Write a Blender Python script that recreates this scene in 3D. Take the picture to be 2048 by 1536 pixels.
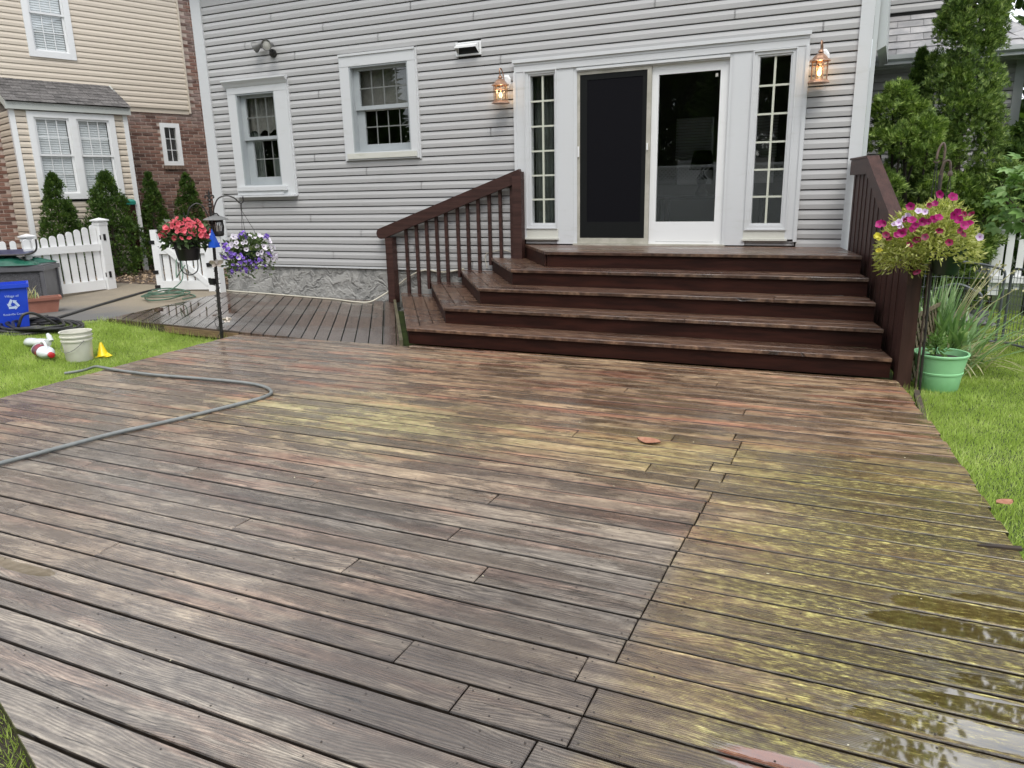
import bpy, math, random
import numpy as np
from mathutils import Vector, Matrix

random.seed(7)
rng = np.random.default_rng(7)
for o in list(bpy.data.objects):
    bpy.data.objects.remove(o, do_unlink=True)
S = bpy.context.scene
COL = S.collection
R = math.radians

# ------------------------------------------------------------------ camera
cam_d = bpy.data.cameras.new("camera")
cam_d.sensor_width = 36.0
cam_d.lens = 36.0 * 1484.2 / 2048.0
cam_d.clip_start = 0.05
cam_d.clip_end = 500
cam = bpy.data.objects.new("camera", cam_d)
COL.objects.link(cam)
yaw, pitch, roll = R(-24.66528), R(14.54403), R(-1.29222)
fw = Vector((math.sin(yaw) * math.cos(pitch), math.cos(yaw) * math.cos(pitch), -math.sin(pitch)))
rt = Vector((math.cos(yaw), -math.sin(yaw), 0))
up = rt.cross(fw)
r2 = rt * math.cos(roll) + up * math.sin(roll)
u2 = up * math.cos(roll) - rt * math.sin(roll)
cm = Matrix((r2, u2, -fw)).transposed().to_4x4()
cm.translation = Vector((0, -8.8, 1.504))
cam.matrix_world = cm
S.camera = cam
S.render.resolution_x = 1024
S.render.resolution_y = 768

# ------------------------------------------------------------------ sky, sun, exposure
SUN_EL, SUN_AZ = 58.0, 150.0          # azimuth clockwise from +Y: high, behind the viewer to the right
world = bpy.data.worlds.new("World")
S.world = world
world.use_nodes = True
wn = world.node_tree.nodes
wl = world.node_tree.links
wn.clear()
w_out = wn.new("ShaderNodeOutputWorld")
w_bg = wn.new("ShaderNodeBackground")
w_sky = wn.new("ShaderNodeTexSky")
w_sky.sky_type = 'NISHITA'
w_sky.sun_disc = False
w_sky.sun_elevation = R(SUN_EL)
w_sky.sun_rotation = R(SUN_AZ)
w_sky.air_density = 1.0
w_sky.dust_density = 1.5
w_tc = wn.new("ShaderNodeTexCoord")
w_map = wn.new("ShaderNodeMapping")
w_map.inputs['Scale'].default_value = (1.0, 1.0, 2.2)
w_noise = wn.new("ShaderNodeTexNoise")
w_noise.inputs['Scale'].default_value = 2.3
w_noise.inputs['Detail'].default_value = 7
w_noise.inputs['Roughness'].default_value = 0.55
w_ramp = wn.new("ShaderNodeValToRGB")
w_ramp.color_ramp.elements[0].position = 0.34
w_ramp.color_ramp.elements[0].color = (0.25, 0.25, 0.25, 1)
w_ramp.color_ramp.elements[1].position = 0.56
w_ramp.color_ramp.elements[1].color = (1, 1, 1, 1)
w_noise2 = wn.new("ShaderNodeTexNoise")
w_noise2.inputs['Scale'].default_value = 3.1
w_noise2.inputs['Detail'].default_value = 5
w_cl = wn.new("ShaderNodeValToRGB")
w_cl.color_ramp.elements[0].position = 0.3
w_cl.color_ramp.elements[0].color = (5.2, 5.5, 6.0, 1)
w_cl.color_ramp.elements[1].position = 0.7
w_cl.color_ramp.elements[1].color = (13.0, 13.1, 13.2, 1)
w_mix = wn.new("ShaderNodeMix")
w_mix.data_type = 'RGBA'
wl.new(w_tc.outputs['Generated'], w_map.inputs['Vector'])
wl.new(w_map.outputs[0], w_noise.inputs['Vector'])
wl.new(w_map.outputs[0], w_noise2.inputs['Vector'])
wl.new(w_noise.outputs['Fac'], w_ramp.inputs['Fac'])
wl.new(w_noise2.outputs['Fac'], w_cl.inputs['Fac'])
wl.new(w_ramp.outputs['Color'], w_mix.inputs['Factor'])
wl.new(w_sky.outputs['Color'], w_mix.inputs['A'])
wl.new(w_cl.outputs['Color'], w_mix.inputs['B'])
wl.new(w_mix.outputs['Result'], w_bg.inputs['Color'])
w_bg.inputs['Strength'].default_value = 0.12
wl.new(w_bg.outputs[0], w_out.inputs['Surface'])

sun_d = bpy.data.lights.new("sun", 'SUN')
sun_d.energy = 1.4
sun_d.angle = R(28)
sun_d.color = (1.0, 0.96, 0.90)
sun = bpy.data.objects.new("sun", sun_d)
COL.objects.link(sun)
_e, _a = R(SUN_EL), R(SUN_AZ)
sdir = Vector((math.sin(_a) * math.cos(_e), math.cos(_a) * math.cos(_e), math.sin(_e)))
sun.rotation_euler = sdir.to_track_quat('Z', 'Y').to_euler()
sun.location = (6, -12, 15)
vs = S.view_settings
vs.view_transform = 'Standard'
vs.look = 'None'
vs.gamma = 1.0
vs.use_curve_mapping = False
vs.exposure = 0.65

# ------------------------------------------------------------------ helpers
def srgb(r, g, b):
    def c(v):
        v /= 255.0
        return v / 12.92 if v <= 0.04045 else ((v + 0.055) / 1.055) ** 2.4
    return (c(r), c(g), c(b), 1.0)

def g3(r, g, b):
    return (r, g, b, 1.0)

class NT:
    def __init__(s, name):
        s.m = bpy.data.materials.new(name)
        s.m.use_nodes = True
        s.t = s.m.node_tree
        s.t.nodes.clear()
        s.out = s.t.nodes.new("ShaderNodeOutputMaterial")
    def put(s, sock, v):
        if isinstance(v, bpy.types.NodeSocket):
            s.t.links.new(v, sock)
        else:
            sock.default_value = v
    def node(s, typ, ins=None, **kw):
        n = s.t.nodes.new(typ)
        for k, v in kw.items():
            setattr(n, k, v)
        for k, v in (ins or {}).items():
            s.put(n.inputs[k], v)
        return n
    def math(s, op, a, b=0.0, c=None, clamp=False):
        n = s.node("ShaderNodeMath", operation=op, use_clamp=clamp)
        s.put(n.inputs[0], a)
        s.put(n.inputs[1], b)
        if c is not None:
            s.put(n.inputs[2], c)
        return n.outputs[0]
    def vmath(s, op, a, b=(0, 0, 0)):
        n = s.node("ShaderNodeVectorMath", operation=op)
        s.put(n.inputs[0], a)
        s.put(n.inputs[1], b)
        return n.outputs[1] if op in ('LENGTH', 'DISTANCE') else n.outputs[0]
    def mix(s, f, a, b, mode='MIX'):
        n = s.node("ShaderNodeMix", data_type='RGBA', blend_type=mode)
        s.put(n.inputs['Factor'], f)
        s.put(n.inputs['A'], a)
        s.put(n.inputs['B'], b)
        return n.outputs['Result']
    def noise(s, vec, scale=1.0, detail=3.0, rough=0.5, dist=0.0):
        n = s.node("ShaderNodeTexNoise", {'Scale': scale, 'Detail': detail, 'Roughness': rough, 'Distortion': dist})
        if vec is not None:
            s.put(n.inputs['Vector'], vec)
        return n.outputs['Fac']
    def ramp(s, f, stops):
        n = s.node("ShaderNodeValToRGB", {'Fac': f})
        e = n.color_ramp.elements
        while len(e) > 1:
            e.remove(e[-1])
        e[0].position, e[0].color = stops[0]
        for p, c in stops[1:]:
            x = e.new(p)
            x.color = c
        return n.outputs['Color']
    def mapr(s, v, a, b, c=0.0, d=1.0, smooth=True):
        n = s.node("ShaderNodeMapRange", interpolation_type='SMOOTHSTEP' if smooth else 'LINEAR')
        for i, x in enumerate((v, a, b, c, d)):
            s.put(n.inputs[i], x)
        return n.outputs[0]
    def pos(s):
        return s.node("ShaderNodeNewGeometry").outputs['Position']
    def island(s):
        return s.node("ShaderNodeNewGeometry").outputs['Random Per Island']
    def obj(s):
        return s.node("ShaderNodeTexCoord").outputs['Object']
    def rand(s):
        return s.node("ShaderNodeObjectInfo").outputs['Random']
    def bump(s, h, strength=0.3, dist=0.01):
        return s.node("ShaderNodeBump", {'Height': h, 'Strength': strength, 'Distance': dist}).outputs[0]
    def bsdf(s, color, rough=0.5, normal=None, **kw):
        ins = {'Base Color': color, 'Roughness': rough}
        if normal is not None:
            ins['Normal'] = normal
        ins.update({k.replace('_', ' '): v for k, v in kw.items()})
        b = s.node("ShaderNodeBsdfPrincipled", ins)
        s.t.links.new(b.outputs[0], s.out.inputs[0])
        return b

def simple(name, c1, c2=None, scale=6.0, rough=0.5, bump=0.0, bscale=40.0, randv=0.0, stretch=(1, 1, 1), world=False, **kw):
    t = NT(name)
    base = t.pos() if world else t.obj()
    v = t.vmath('MULTIPLY', base, stretch)
    r = t.rand()
    if not world:
        v = t.vmath('ADD', v, t.node("ShaderNodeCombineXYZ", {0: t.math('MULTIPLY', r, 31.0), 1: t.math('MULTIPLY', r, 57.0)}).outputs[0])
    col = c1
    if c2 is not None:
        col = t.mix(t.mapr(t.noise(v, scale, 5, 0.6), 0.3, 0.7), c1, c2)
    if randv:
        col = t.mix(1.0, col, t.ramp(r, [(0, g3(1 - randv, 1 - randv, 1 - randv)), (1, g3(1 + randv, 1 + randv, 1 + randv))]), 'MULTIPLY')
    nrm = t.bump(t.noise(v, bscale, 4, 0.6), bump, 0.01) if bump else None
    t.bsdf(col, rough, nrm, **kw)
    return t.m

class MB:
    def __init__(s):
        s.v, s.f = [], []
    def add(s, vs, fs):
        n = len(s.v)
        s.v.extend([tuple(v) for v in vs])
        s.f.extend([tuple(i + n for i in f) for f in fs])
        return s
    def box(s, x0, x1, y0, y1, z0, z1, M=None):
        vs = [(x, y, z) for x in (x0, x1) for y in (y0, y1) for z in (z0, z1)]
        if M is not None:
            vs = [M @ Vector(v) for v in vs]
        return s.add(vs, [(0, 1, 3, 2), (4, 6, 7, 5), (0, 4, 5, 1), (2, 3, 7, 6), (0, 2, 6, 4), (1, 5, 7, 3)])
    def plank(s, q, th, ch=0.003, down=None):
        """q: four top corners counter-clockwise from above; chamfered top edges"""
        q = [Vector(p) for p in q]
        c = sum(q, Vector()) / 4
        n = (q[1] - q[0]).cross(q[3] - q[0]).normalized()
        d = -n if down is None else Vector(down)
        ins = []
        for i in range(4):
            a = (q[(i + 1) % 4] - q[i]).normalized()
            b = (q[(i - 1) % 4] - q[i]).normalized()
            ins.append(q[i] + (a + b) * ch)
        hi = [p + d * ch for p in q]
        lo = [p + d * th for p in q]
        vs = lo + hi + ins
        fs = [(8, 9, 10, 11), (3, 2, 1, 0)]
        for i in range(4):
            j = (i + 1) % 4
            fs += [(i, j, 4 + j, 4 + i), (4 + i, 4 + j, 8 + j, 8 + i)]
        return s.add(vs, fs)
    def bar(s, a, b, w, h, upv=(0, 0, 1), ch=0.0):
        """rectangular bar from a to b; w across, h along upv"""
        a, b = Vector(a), Vector(b)
        d = (b - a).normalized()
        upv = Vector(upv)
        sd = d.cross(upv).normalized()
        uv = sd.cross(d).normalized()
        prof = [(-w / 2, -h / 2), (w / 2, -h / 2), (w / 2, h / 2), (-w / 2, h / 2)]
        if ch:
            c = ch
            prof = [(-w / 2 + c, -h / 2), (w / 2 - c, -h / 2), (w / 2, -h / 2 + c), (w / 2, h / 2 - c),
                    (w / 2 - c, h / 2), (-w / 2 + c, h / 2), (-w / 2, h / 2 - c), (-w / 2, -h / 2 + c)]
        n = len(prof)
        vs = [p + sd * x + uv * y for p in (a, b) for x, y in prof]
        fs = [(i, (i + 1) % n, n + (i + 1) % n, n + i) for i in range(n)]
        fs += [tuple(range(n - 1, -1, -1)), tuple(range(n, 2 * n))]
        return s.add(vs, fs)
    def prism(s, poly, d):
        """poly: planar 3D ring; extruded by vector d"""
        n = len(poly)
        d = Vector(d)
        vs = [Vector(p) for p in poly] + [Vector(p) + d for p in poly]
        fs = [tuple(range(n - 1, -1, -1)), tuple(range(n, 2 * n))]
        fs += [(i, (i + 1) % n, n + (i + 1) % n, n + i) for i in range(n)]
        return s.add(vs, fs)
    def tube(s, pts, r, seg=8, closed=False, caps=True):
        pts = [Vector(p) for p in pts]
        n = len(pts)
        rs = r if isinstance(r, (list, tuple)) else [r] * n
        rings = []
        nrm = None
        for i, p in enumerate(pts):
            if closed:
                t = pts[(i + 1) % n] - pts[i - 1]
            else:
                t = pts[min(i + 1, n - 1)] - pts[max(i - 1, 0)]
            if t.length < 1e-9:
                t = Vector((0, 0, 1))
            t.normalize()
            if nrm is None:
                nrm = t.orthogonal().normalized()
            else:
                nrm = (nrm - t * nrm.dot(t))
                nrm = nrm.normalized() if nrm.length > 1e-6 else t.orthogonal().normalized()
            bi = t.cross(nrm)
            rings.append([p + (nrm * math.cos(a) + bi * math.sin(a)) * rs[i] for a in [2 * math.pi * k / seg for k in range(seg)]])
        vs = [v for rg in rings for v in rg]
        fs = []
        m = n if closed else n - 1
        for i in range(m):
            j = (i + 1) % n
            for k in range(seg):
                l = (k + 1) % seg
                fs.append((i * seg + k, i * seg + l, j * seg + l, j * seg + k))
        if caps and not closed:
            fs += [tuple(range(seg - 1, -1, -1)), tuple(range((n - 1) * seg, n * seg))]
        return s.add(vs, fs)
    def lathe(s, prof, c=(0, 0, 0), seg=20, M=None, sx=1.0, sy=1.0, phase=0.0):
        """prof: (radius, z) from bottom to top"""
        c = Vector(c)
        vs = []
        for r, z in prof:
            for k in range(seg):
                a = 2 * math.pi * k / seg + phase
                p = Vector((max(r, 1e-4) * math.cos(a) * sx, max(r, 1e-4) * math.sin(a) * sy, z))
                vs.append((M @ p if M is not None else p) + c)
        fs = []
        for i in range(len(prof) - 1):
            for k in range(seg):
                l = (k + 1) % seg
                fs.append((i * seg + k, i * seg + l, (i + 1) * seg + l, (i + 1) * seg + k))
        return s.add(vs, fs)

def smooth_path(pts, n=6):
    """Catmull-Rom through pts"""
    P = [Vector(p) for p in pts]
    P = [P[0] * 2 - P[1]] + P + [P[-1] * 2 - P[-2]]
    out = []
    for i in range(1, len(P) - 2):
        a, b, c, d = P[i - 1:i + 3]
        for k in range(n):
            t = k / n
            out.append(0.5 * ((2 * b) + (c - a) * t + (2 * a - 5 * b + 4 * c - d) * t * t + (3 * b - a - 3 * c + d) * t ** 3))
    out.append(P[-2])
    return out

WM = {}
def setp(o, label=None, cat=None, group=None, kind=None):
    if label:
        o['label'] = label
    if cat:
        o['category'] = cat
    if group:
        o['group'] = group
    if kind:
        o['kind'] = kind
    return o

def thing(name, label, cat, loc=(0, 0, 0), rz=0.0, group=None):
    o = bpy.data.objects.new(name, None)
    o.empty_display_size = 0.2
    COL.objects.link(o)
    o.location = loc
    o.rotation_euler = (0, 0, rz)
    WM[o] = Matrix.Translation(Vector(loc)) @ Matrix.Rotation(rz, 4, 'Z')
    return setp(o, label, cat, group)

def shade(me, smooth):
    if smooth:
        me.polygons.foreach_set('use_smooth', [True] * len(me.polygons))
        me.set_sharp_from_angle(angle=R(38))

def emit(name, mb, mat, parent=None, local=False, smooth=False, frame=None, origin=None, kind=None):
    """link a mesh. Vertices are in world space (or the parent's space if local). frame: world matrix of the object."""
    PW = WM[parent] if parent is not None else Matrix()
    if frame is None:
        if origin is not None:
            frame = Matrix.Translation(Vector(origin)) if not local else PW @ Matrix.Translation(Vector(origin))
        else:
            frame = PW.copy()
    inv = frame.inverted()
    if local:
        inv = inv @ PW
    me = bpy.data.meshes.new(name)
    me.from_pydata([inv @ Vector(v) for v in mb.v], [], mb.f)
    me.update()
    shade(me, smooth)
    me.materials.append(mat)
    o = bpy.data.objects.new(name, me)
    COL.objects.link(o)
    if parent is not None:
        o.parent = parent
        o.matrix_local = PW.inverted() @ frame
    else:
        o.matrix_world = frame
    WM[o] = frame
    if kind:
        o['kind'] = kind
    return o

def inst(src, name, parent, M, local=True):
    """copy of a mesh object (mesh data shared) under parent with matrix M"""
    o = src.copy()
    o.name = name
    COL.objects.link(o)
    o.parent = parent
    o.matrix_parent_inverse = Matrix()
    o.matrix_local = M if local else WM[parent].inverted() @ M
    WM[o] = (WM[parent] @ M) if local else M
    return o

def np_mesh(name, V, F, mat, parent=None, kind=None, smooth=False, mats=None, midx=None):
    me = bpy.data.meshes.new(name)
    n, m = len(V), len(F)
    k = F.shape[1]
    if parent is not None:
        inv = np.array(WM[parent].inverted())
        V = V @ inv[:3, :3].T + inv[:3, 3]
    me.vertices.add(n)
    me.vertices.foreach_set('co', V.astype(np.float32).ravel())
    me.loops.add(m * k)
    me.loops.foreach_set('vertex_index', F.astype(np.int32).ravel())
    me.polygons.add(m)
    me.polygons.foreach_set('loop_start', np.arange(0, m * k, k, dtype=np.int32))
    me.polygons.foreach_set('loop_total', np.full(m, k, dtype=np.int32))
    for x in (mats or [mat]):
        me.materials.append(x)
    if midx is not None:
        me.polygons.foreach_set('material_index', midx.astype(np.int32))
    me.update(calc_edges=True)
    me.validate()
    o = bpy.data.objects.new(name, me)
    COL.objects.link(o)
    if parent is not None:
        o.parent = parent
        WM[o] = WM[parent].copy()
    else:
        WM[o] = Matrix()
    if kind:
        o['kind'] = kind
    return o

def scatter(base_v, base_f, pos, X, Y, Z, scale):
    """instances of a small shape: axes X,Y,Z (n,3), positions, scale (n,)"""
    n = len(pos)
    B = np.asarray(base_v, float)
    Fb = np.asarray(base_f, int)
    V = (B[None, :, 0, None] * X[:, None, :] + B[None, :, 1, None] * Y[:, None, :] + B[None, :, 2, None] * Z[:, None, :]) * scale[:, None, None] + pos[:, None, :]
    F = Fb[None] + (np.arange(n) * len(B))[:, None, None]
    return V.reshape(-1, 3), F.reshape(-1, Fb.shape[1])

def unit(a):
    return a / np.maximum(np.linalg.norm(a, axis=1, keepdims=True), 1e-9)

def axes_from(dirv, rollv=None):
    """Y axis = dirv; X random perpendicular; Z normal"""
    d = unit(dirv)
    r = unit(rng.normal(size=d.shape)) if rollv is None else rollv
    X = unit(np.cross(d, r))
    Z = np.cross(X, d)
    return X, d, Z

def gz(x, y):
    """ground height: lawn just under the deck, rising to the driveway on the left"""
    def sm(t):
        t = min(max(t, 0.0), 1.0)
        return t * t * (3 - 2 * t)
    return -0.10 + 0.15 * sm((-6.6 - x) / 2.6) + 0.07 * sm((y + 1.2) / 1.6) * sm((-8.4 - x) / 1.2)

# ------------------------------------------------------------------ materials
def wood_mat(name, mode):
    """weathered wet decking. Local X of each board runs along the grain; stains follow the world position."""
    t = NT(name)
    P = t.pos()
    rnd = t.rand()
    off = t.node("ShaderNodeCombineXYZ", {0: t.math('MULTIPLY', rnd, 91.0), 1: t.math('MULTIPLY', rnd, 37.0), 2: t.math('MULTIPLY', rnd, 53.0)}).outputs[0]
    O = t.obj()
    V = t.vmath('ADD', O, off)
    sep = t.node("ShaderNodeSeparateXYZ", {0: O})
    y = sep.outputs[1]
    warp = t.noise(t.vmath('MULTIPLY', V, (1.3, 6.0, 1.0)), 1.0, 2, 0.5)
    fine = t.noise(t.vmath('MULTIPLY', V, (14.0, 330.0, 20.0)), 1.0, 4, 0.75)
    streak = t.noise(t.vmath('MULTIPLY', V, (5.5, 70.0, 8.0)), 1.0, 9, 0.78)
    mott = t.noise(t.vmath('MULTIPLY', P, (9.0, 22.0, 1.0)), 1.0, 9, 0.76)
    patch = t.noise(t.vmath('MULTIPLY', P, (1.3, 5.0, 1.0)), 1.0, 4, 0.6)
    soft = t.noise(t.vmath('MULTIPLY', P, (0.55, 1.1, 1.0)), 1.0, 3, 0.55)
    cup = t.mapr(t.math('ABSOLUTE', t.math('ADD', y, t.math('MULTIPLY', t.math('SUBTRACT', mott, 0.5), 0.05))), 0.030, 0.066, 1.0, 0.0)
    blot = t.noise(t.vmath('MULTIPLY', V, (1.1, 10.0, 1.0)), 1.0, 5, 0.62)
    wetn = t.noise(t.vmath('MULTIPLY', t.vmath('ADD', t.vmath('MULTIPLY', P, (0.75, 1.2, 0.0)), t.vmath('MULTIPLY', V, (0.9, 4.0, 0.0))), (1, 1, 1)), 1.0, 5, 0.6)
    fleck = t.noise(t.vmath('MULTIPLY', P, (20.0, 62.0, 1.0)), 1.0, 6, 0.7)
    vk = t.node("ShaderNodeTexVoronoi", {'Vector': t.vmath('MULTIPLY', V, (1.6, 7.5, 0.0)), 'Scale': 1.0}, feature='F1')
    vsep = t.node("ShaderNodeSeparateColor", {0: vk.outputs['Color']})
    knot = t.math('MULTIPLY', t.mapr(vk.outputs['Distance'], 0.045, 0.125, 1.0, 0.0), t.mapr(vsep.outputs[0], 0.72, 0.76))
    ring = t.math('SINE', t.math('ADD', t.math('MULTIPLY', y, 640.0), t.math('ADD', t.math('MULTIPLY', warp, 105.0), t.math('MULTIPLY', knot, 14.0))))
    ring = t.math('MULTIPLY_ADD', ring, 0.5, 0.5)
    crack_n = t.noise(t.vmath('MULTIPLY', V, (0.9, 34.0, 1.0)), 1.0, 3, 0.55)
    crack = t.mapr(t.math('ABSOLUTE', t.math('SUBTRACT', crack_n, 0.43)), 0.003, 0.012, 1.0, 0.0)
    crack = t.math('MULTIPLY', crack, t.mapr(t.noise(t.vmath('MULTIPLY', V, (0.7, 3.0, 1.0)), 1.0, 2), 0.50, 0.56))

    def blob(cx, cy, rx, ry, lo=0.55, hi=1.05, nz=0.9):
        d = t.vmath('MULTIPLY', t.vmath('SUBTRACT', P, (cx, cy, 0)), (1.0 / rx, 1.0 / ry, 0.0))
        d = t.vmath('LENGTH', d)
        d = t.math('ADD', d, t.math('ADD', t.math('MULTIPLY', t.math('SUBTRACT', patch, 0.5), nz), t.math('MULTIPLY', t.math('SUBTRACT', mott, 0.5), 0.55)))
        return t.mapr(d, lo, hi, 1.0, 0.0)
    px = t.node("ShaderNodeSeparateXYZ", {0: P})
    X, Y = px.outputs[0], px.outputs[1]

    # bare wood: dark earlywood lines, paler ridges
    if mode == 'deck':
        grn = t.math('ADD', t.math('MULTIPLY', streak, 0.36), t.math('ADD', t.math('MULTIPLY', mott, 0.32), t.math('MULTIPLY', blot, 0.32)))
        wood = t.ramp(grn, [(0.38, g3(0.030, 0.017, 0.011)), (0.465, g3(0.105, 0.066, 0.042)), (0.53, g3(0.200, 0.140, 0.088)), (0.63, g3(0.40, 0.31, 0.20))])
        grey = t.ramp(grn, [(0.38, g3(0.028, 0.023, 0.022)), (0.465, g3(0.080, 0.073, 0.067)), (0.53, g3(0.138, 0.126, 0.114)), (0.63, g3(0.255, 0.236, 0.208))])
        m_grey = t.math('MAXIMUM', t.mapr(Y, -4.6, -6.2, 0.0, 0.9), t.mapr(X, -2.6, -4.8, 0.0, 0.55))
        m_grey = t.math('MULTIPLY', m_grey, t.mapr(X, -0.62, -0.50, 1.0, 0.35))
        m_grey = t.math('MULTIPLY', m_grey, t.mapr(soft, 0.25, 0.6, 0.55, 1.0))
        col = t.mix(m_grey, wood, grey)
        # old red stain left in streaks
        red = t.math('MULTIPLY', t.mapr(t.noise(t.vmath('MULTIPLY', P, (0.8, 7.0, 1.0)), 1.0, 4, 0.6), 0.50, 0.62), t.mapr(Y, -6.6, -4.0, 0.2, 0.75))
        col = t.mix(red, col, t.mix(t.mapr(grn, 0.4, 0.6), g3(0.060, 0.020, 0.012), g3(0.26, 0.115, 0.075)))
        # algae
        a1 = t.math('MULTIPLY', t.math('MULTIPLY', blob(-3.05, -4.75, 1.7, 0.75, 0.1, 1.1, 1.2), 0.80), t.mapr(fleck, 0.36, 0.62, 0.25, 1.0))
        a2 = t.math('MULTIPLY', t.math('MULTIPLY', t.mapr(X, -0.66, -0.48), t.mapr(Y, -3.9, -4.9)), t.mapr(mott, 0.30, 0.62, 0.70, 1.0))
        a2 = t.math('MULTIPLY', a2, t.mapr(patch, 0.25, 0.55, 0.5, 1.0))
        a2 = t.math('MULTIPLY', a2, t.mapr(t.math('ADD', X, t.math('MULTIPLY', t.math('SUBTRACT', patch, 0.5), 0.9)), -0.55, 0.05, 0.35, 1.0))
        a3 = t.math('MULTIPLY', t.math('MULTIPLY', blob(-0.85, -4.70, 1.0, 0.60, 0.2, 1.1, 1.3), 0.65), t.mapr(mott, 0.35, 0.6, 0.3, 1.0))
        col = t.mix(a1, col, t.mix(t.mapr(grn, 0.4, 0.62), g3(0.085, 0.082, 0.030), g3(0.34, 0.34, 0.16)))
        col = t.mix(a3, col, t.mix(t.mapr(grn, 0.4, 0.62), g3(0.10, 0.085, 0.028), g3(0.33, 0.29, 0.12)))
        col = t.mix(t.math('MULTIPLY', a2, 0.97), col, t.ramp(t.math('ADD', t.math('MULTIPLY', fleck, 0.55), t.math('MULTIPLY', grn, 0.45)), [(0.38, g3(0.014, 0.010, 0.004)), (0.465, g3(0.060, 0.048, 0.014)), (0.525, g3(0.150, 0.130, 0.038)), (0.570, g3(0.29, 0.275, 0.085)), (0.625, g3(0.50, 0.475, 0.20))]))
        # darker grey patch near the middle of the front edge
        col = t.mix(t.math('MULTIPLY', blob(-1.05, -7.02, 1.0, 0.45, 0.5, 1.1, 0.8), 0.55), col, g3(0.030, 0.026, 0.026))
        # soaked, dark spots
        wet = t.mapr(wetn, 0.47, 0.56)
        wet = t.math('MULTIPLY', wet, t.math('MULTIPLY_ADD', cup, 0.75, 0.25))
        for b in ((-1.65, -6.23, 0.33, 0.055), (-1.75, -6.80, 0.38, 0.06), (-1.35, -3.85, 1.3, 0.10), (-3.2, -5.12, 0.35, 0.07), (-4.7, -5.6, 0.5, 0.06), (-1.0, -4.38, 0.42, 0.05)):
            wet = t.math('MAXIMUM', wet, blob(*b, lo=0.7, hi=1.15, nz=0.7))
        wetr = t.math('MULTIPLY', t.mapr(t.math('ADD', X, t.math('MULTIPLY', t.math('SUBTRACT', patch, 0.5), 0.7)), -0.25, 0.15), t.mapr(Y, -4.2, -5.2))
        wet = t.math('MAXIMUM', wet, t.math('MULTIPLY', t.math('MULTIPLY', wetr, t.mapr(fleck, 0.45, 0.62, 1.0, 0.35)), t.math('MULTIPLY_ADD', cup, 0.7, 0.3)))
        # standing water
        pud = blob(0.62, -6.80, 0.60, 0.62, 0.70, 1.05, 1.5)
        for b in ((0.60, -5.98, 0.40, 0.20), (-3.12, -7.06, 0.26, 0.05), (0.10, -7.00, 0.40, 0.08), (0.45, -6.10, 0.4, 0.08), (-5.4, -6.1, 0.5, 0.06)):
            pud = t.math('MAXIMUM', pud, blob(*b, lo=0.75, hi=1.0, nz=1.1))
        pud = t.math('MULTIPLY', pud, t.mapr(cup, 0.10, 0.55))
        col = t.mix(t.math('MULTIPLY', wet, 0.62), col, g3(0.030, 0.018, 0.010))
        col = t.mix(t.math('MULTIPLY', pud, 0.55), col, g3(0.040, 0.030, 0.010))
        # a board painted orange-red near the bottom edge
        orange = t.math('MULTIPLY', blob(-0.04, -7.005, 0.20, 0.060, 0.8, 1.0, 0.4), 0.85)
        col = t.mix(orange, col, t.mix(t.mapr(grn, 0.42, 0.6), g3(0.050, 0.012, 0.005), g3(0.150, 0.045, 0.020)))
    elif mode == 'tread':
        col = t.ramp(t.math('ADD', t.math('MULTIPLY', streak, 0.7), t.math('MULTIPLY', mott, 0.3)), [(0.36, g3(0.036, 0.018, 0.012)), (0.48, g3(0.088, 0.048, 0.032)), (0.62, g3(0.27, 0.170, 0.108))])
        red = t.mapr(soft, 0.45, 0.65)
        col = t.mix(t.math('MULTIPLY', red, 0.4), col, g3(0.085, 0.036, 0.028))
        wet = t.mapr(t.noise(t.vmath('MULTIPLY', P, (0.9, 5.0, 1.0)), 1.0, 4, 0.55), 0.5, 0.64)
        col = t.mix(t.math('MULTIPLY', wet, 0.45), col, g3(0.05, 0.026, 0.018))
        pud = t.math('MULTIPLY', wet, 0.3)
    else:
        col = t.ramp(streak, [(0.34, g3(0.042, 0.025, 0.018)), (0.5, g3(0.108, 0.072, 0.054)), (0.68, g3(0.21, 0.15, 0.115))])
        wet = t.mapr(soft, 0.45, 0.62)
        col = t.mix(t.math('MULTIPLY', wet, 0.35), col, g3(0.060, 0.036, 0.028))
        pud = blob(-8.0, -1.5, 1.1, 0.75, 0.6, 1.0, 0.8)
    lines = t.math('MULTIPLY', t.math('MULTIPLY', ring, fine), 1.6)
    col = t.mix(t.math('MULTIPLY', t.math('SUBTRACT', 1.0, pud), 0.42), col, t.ramp(lines, [(0.10, g3(0.30, 0.28, 0.27)), (0.45, g3(1, 1, 1)), (0.9, g3(1.5, 1.47, 1.42))]), 'MULTIPLY')
    col = t.mix(t.math('MULTIPLY', knot, 0.75), col, g3(0.028, 0.016, 0.010))
    gap_shade = 0.0
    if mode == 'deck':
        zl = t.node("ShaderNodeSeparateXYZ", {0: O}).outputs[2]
        gap_shade = t.math('MAXIMUM', t.mapr(t.math('ABSOLUTE', y), 0.0605, 0.0650), t.mapr(zl, -0.0025, -0.0065))  # shade of the board gaps, painted on edges and side faces
        col = t.mix(t.math('MULTIPLY', gap_shade, 0.93), col, g3(0.010, 0.008, 0.007))
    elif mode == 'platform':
        col = t.mix(t.math('MULTIPLY', t.mapr(t.math('ABSOLUTE', y), 0.061, 0.066), 0.9), col, g3(0.010, 0.008, 0.007))  # gap shade painted along the platform board edges too
    bright = t.ramp(rnd, [(0, g3(0.80, 0.79, 0.79)), (0.5, g3(1, 1, 1)), (1, g3(1.18, 1.16, 1.13))])
    if mode == 'deck':
        bright = t.mix(1.0, bright, g3(1.85, 1.80, 1.70), 'MULTIPLY')
    col = t.mix(0.95, col, bright, 'MULTIPLY')
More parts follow.
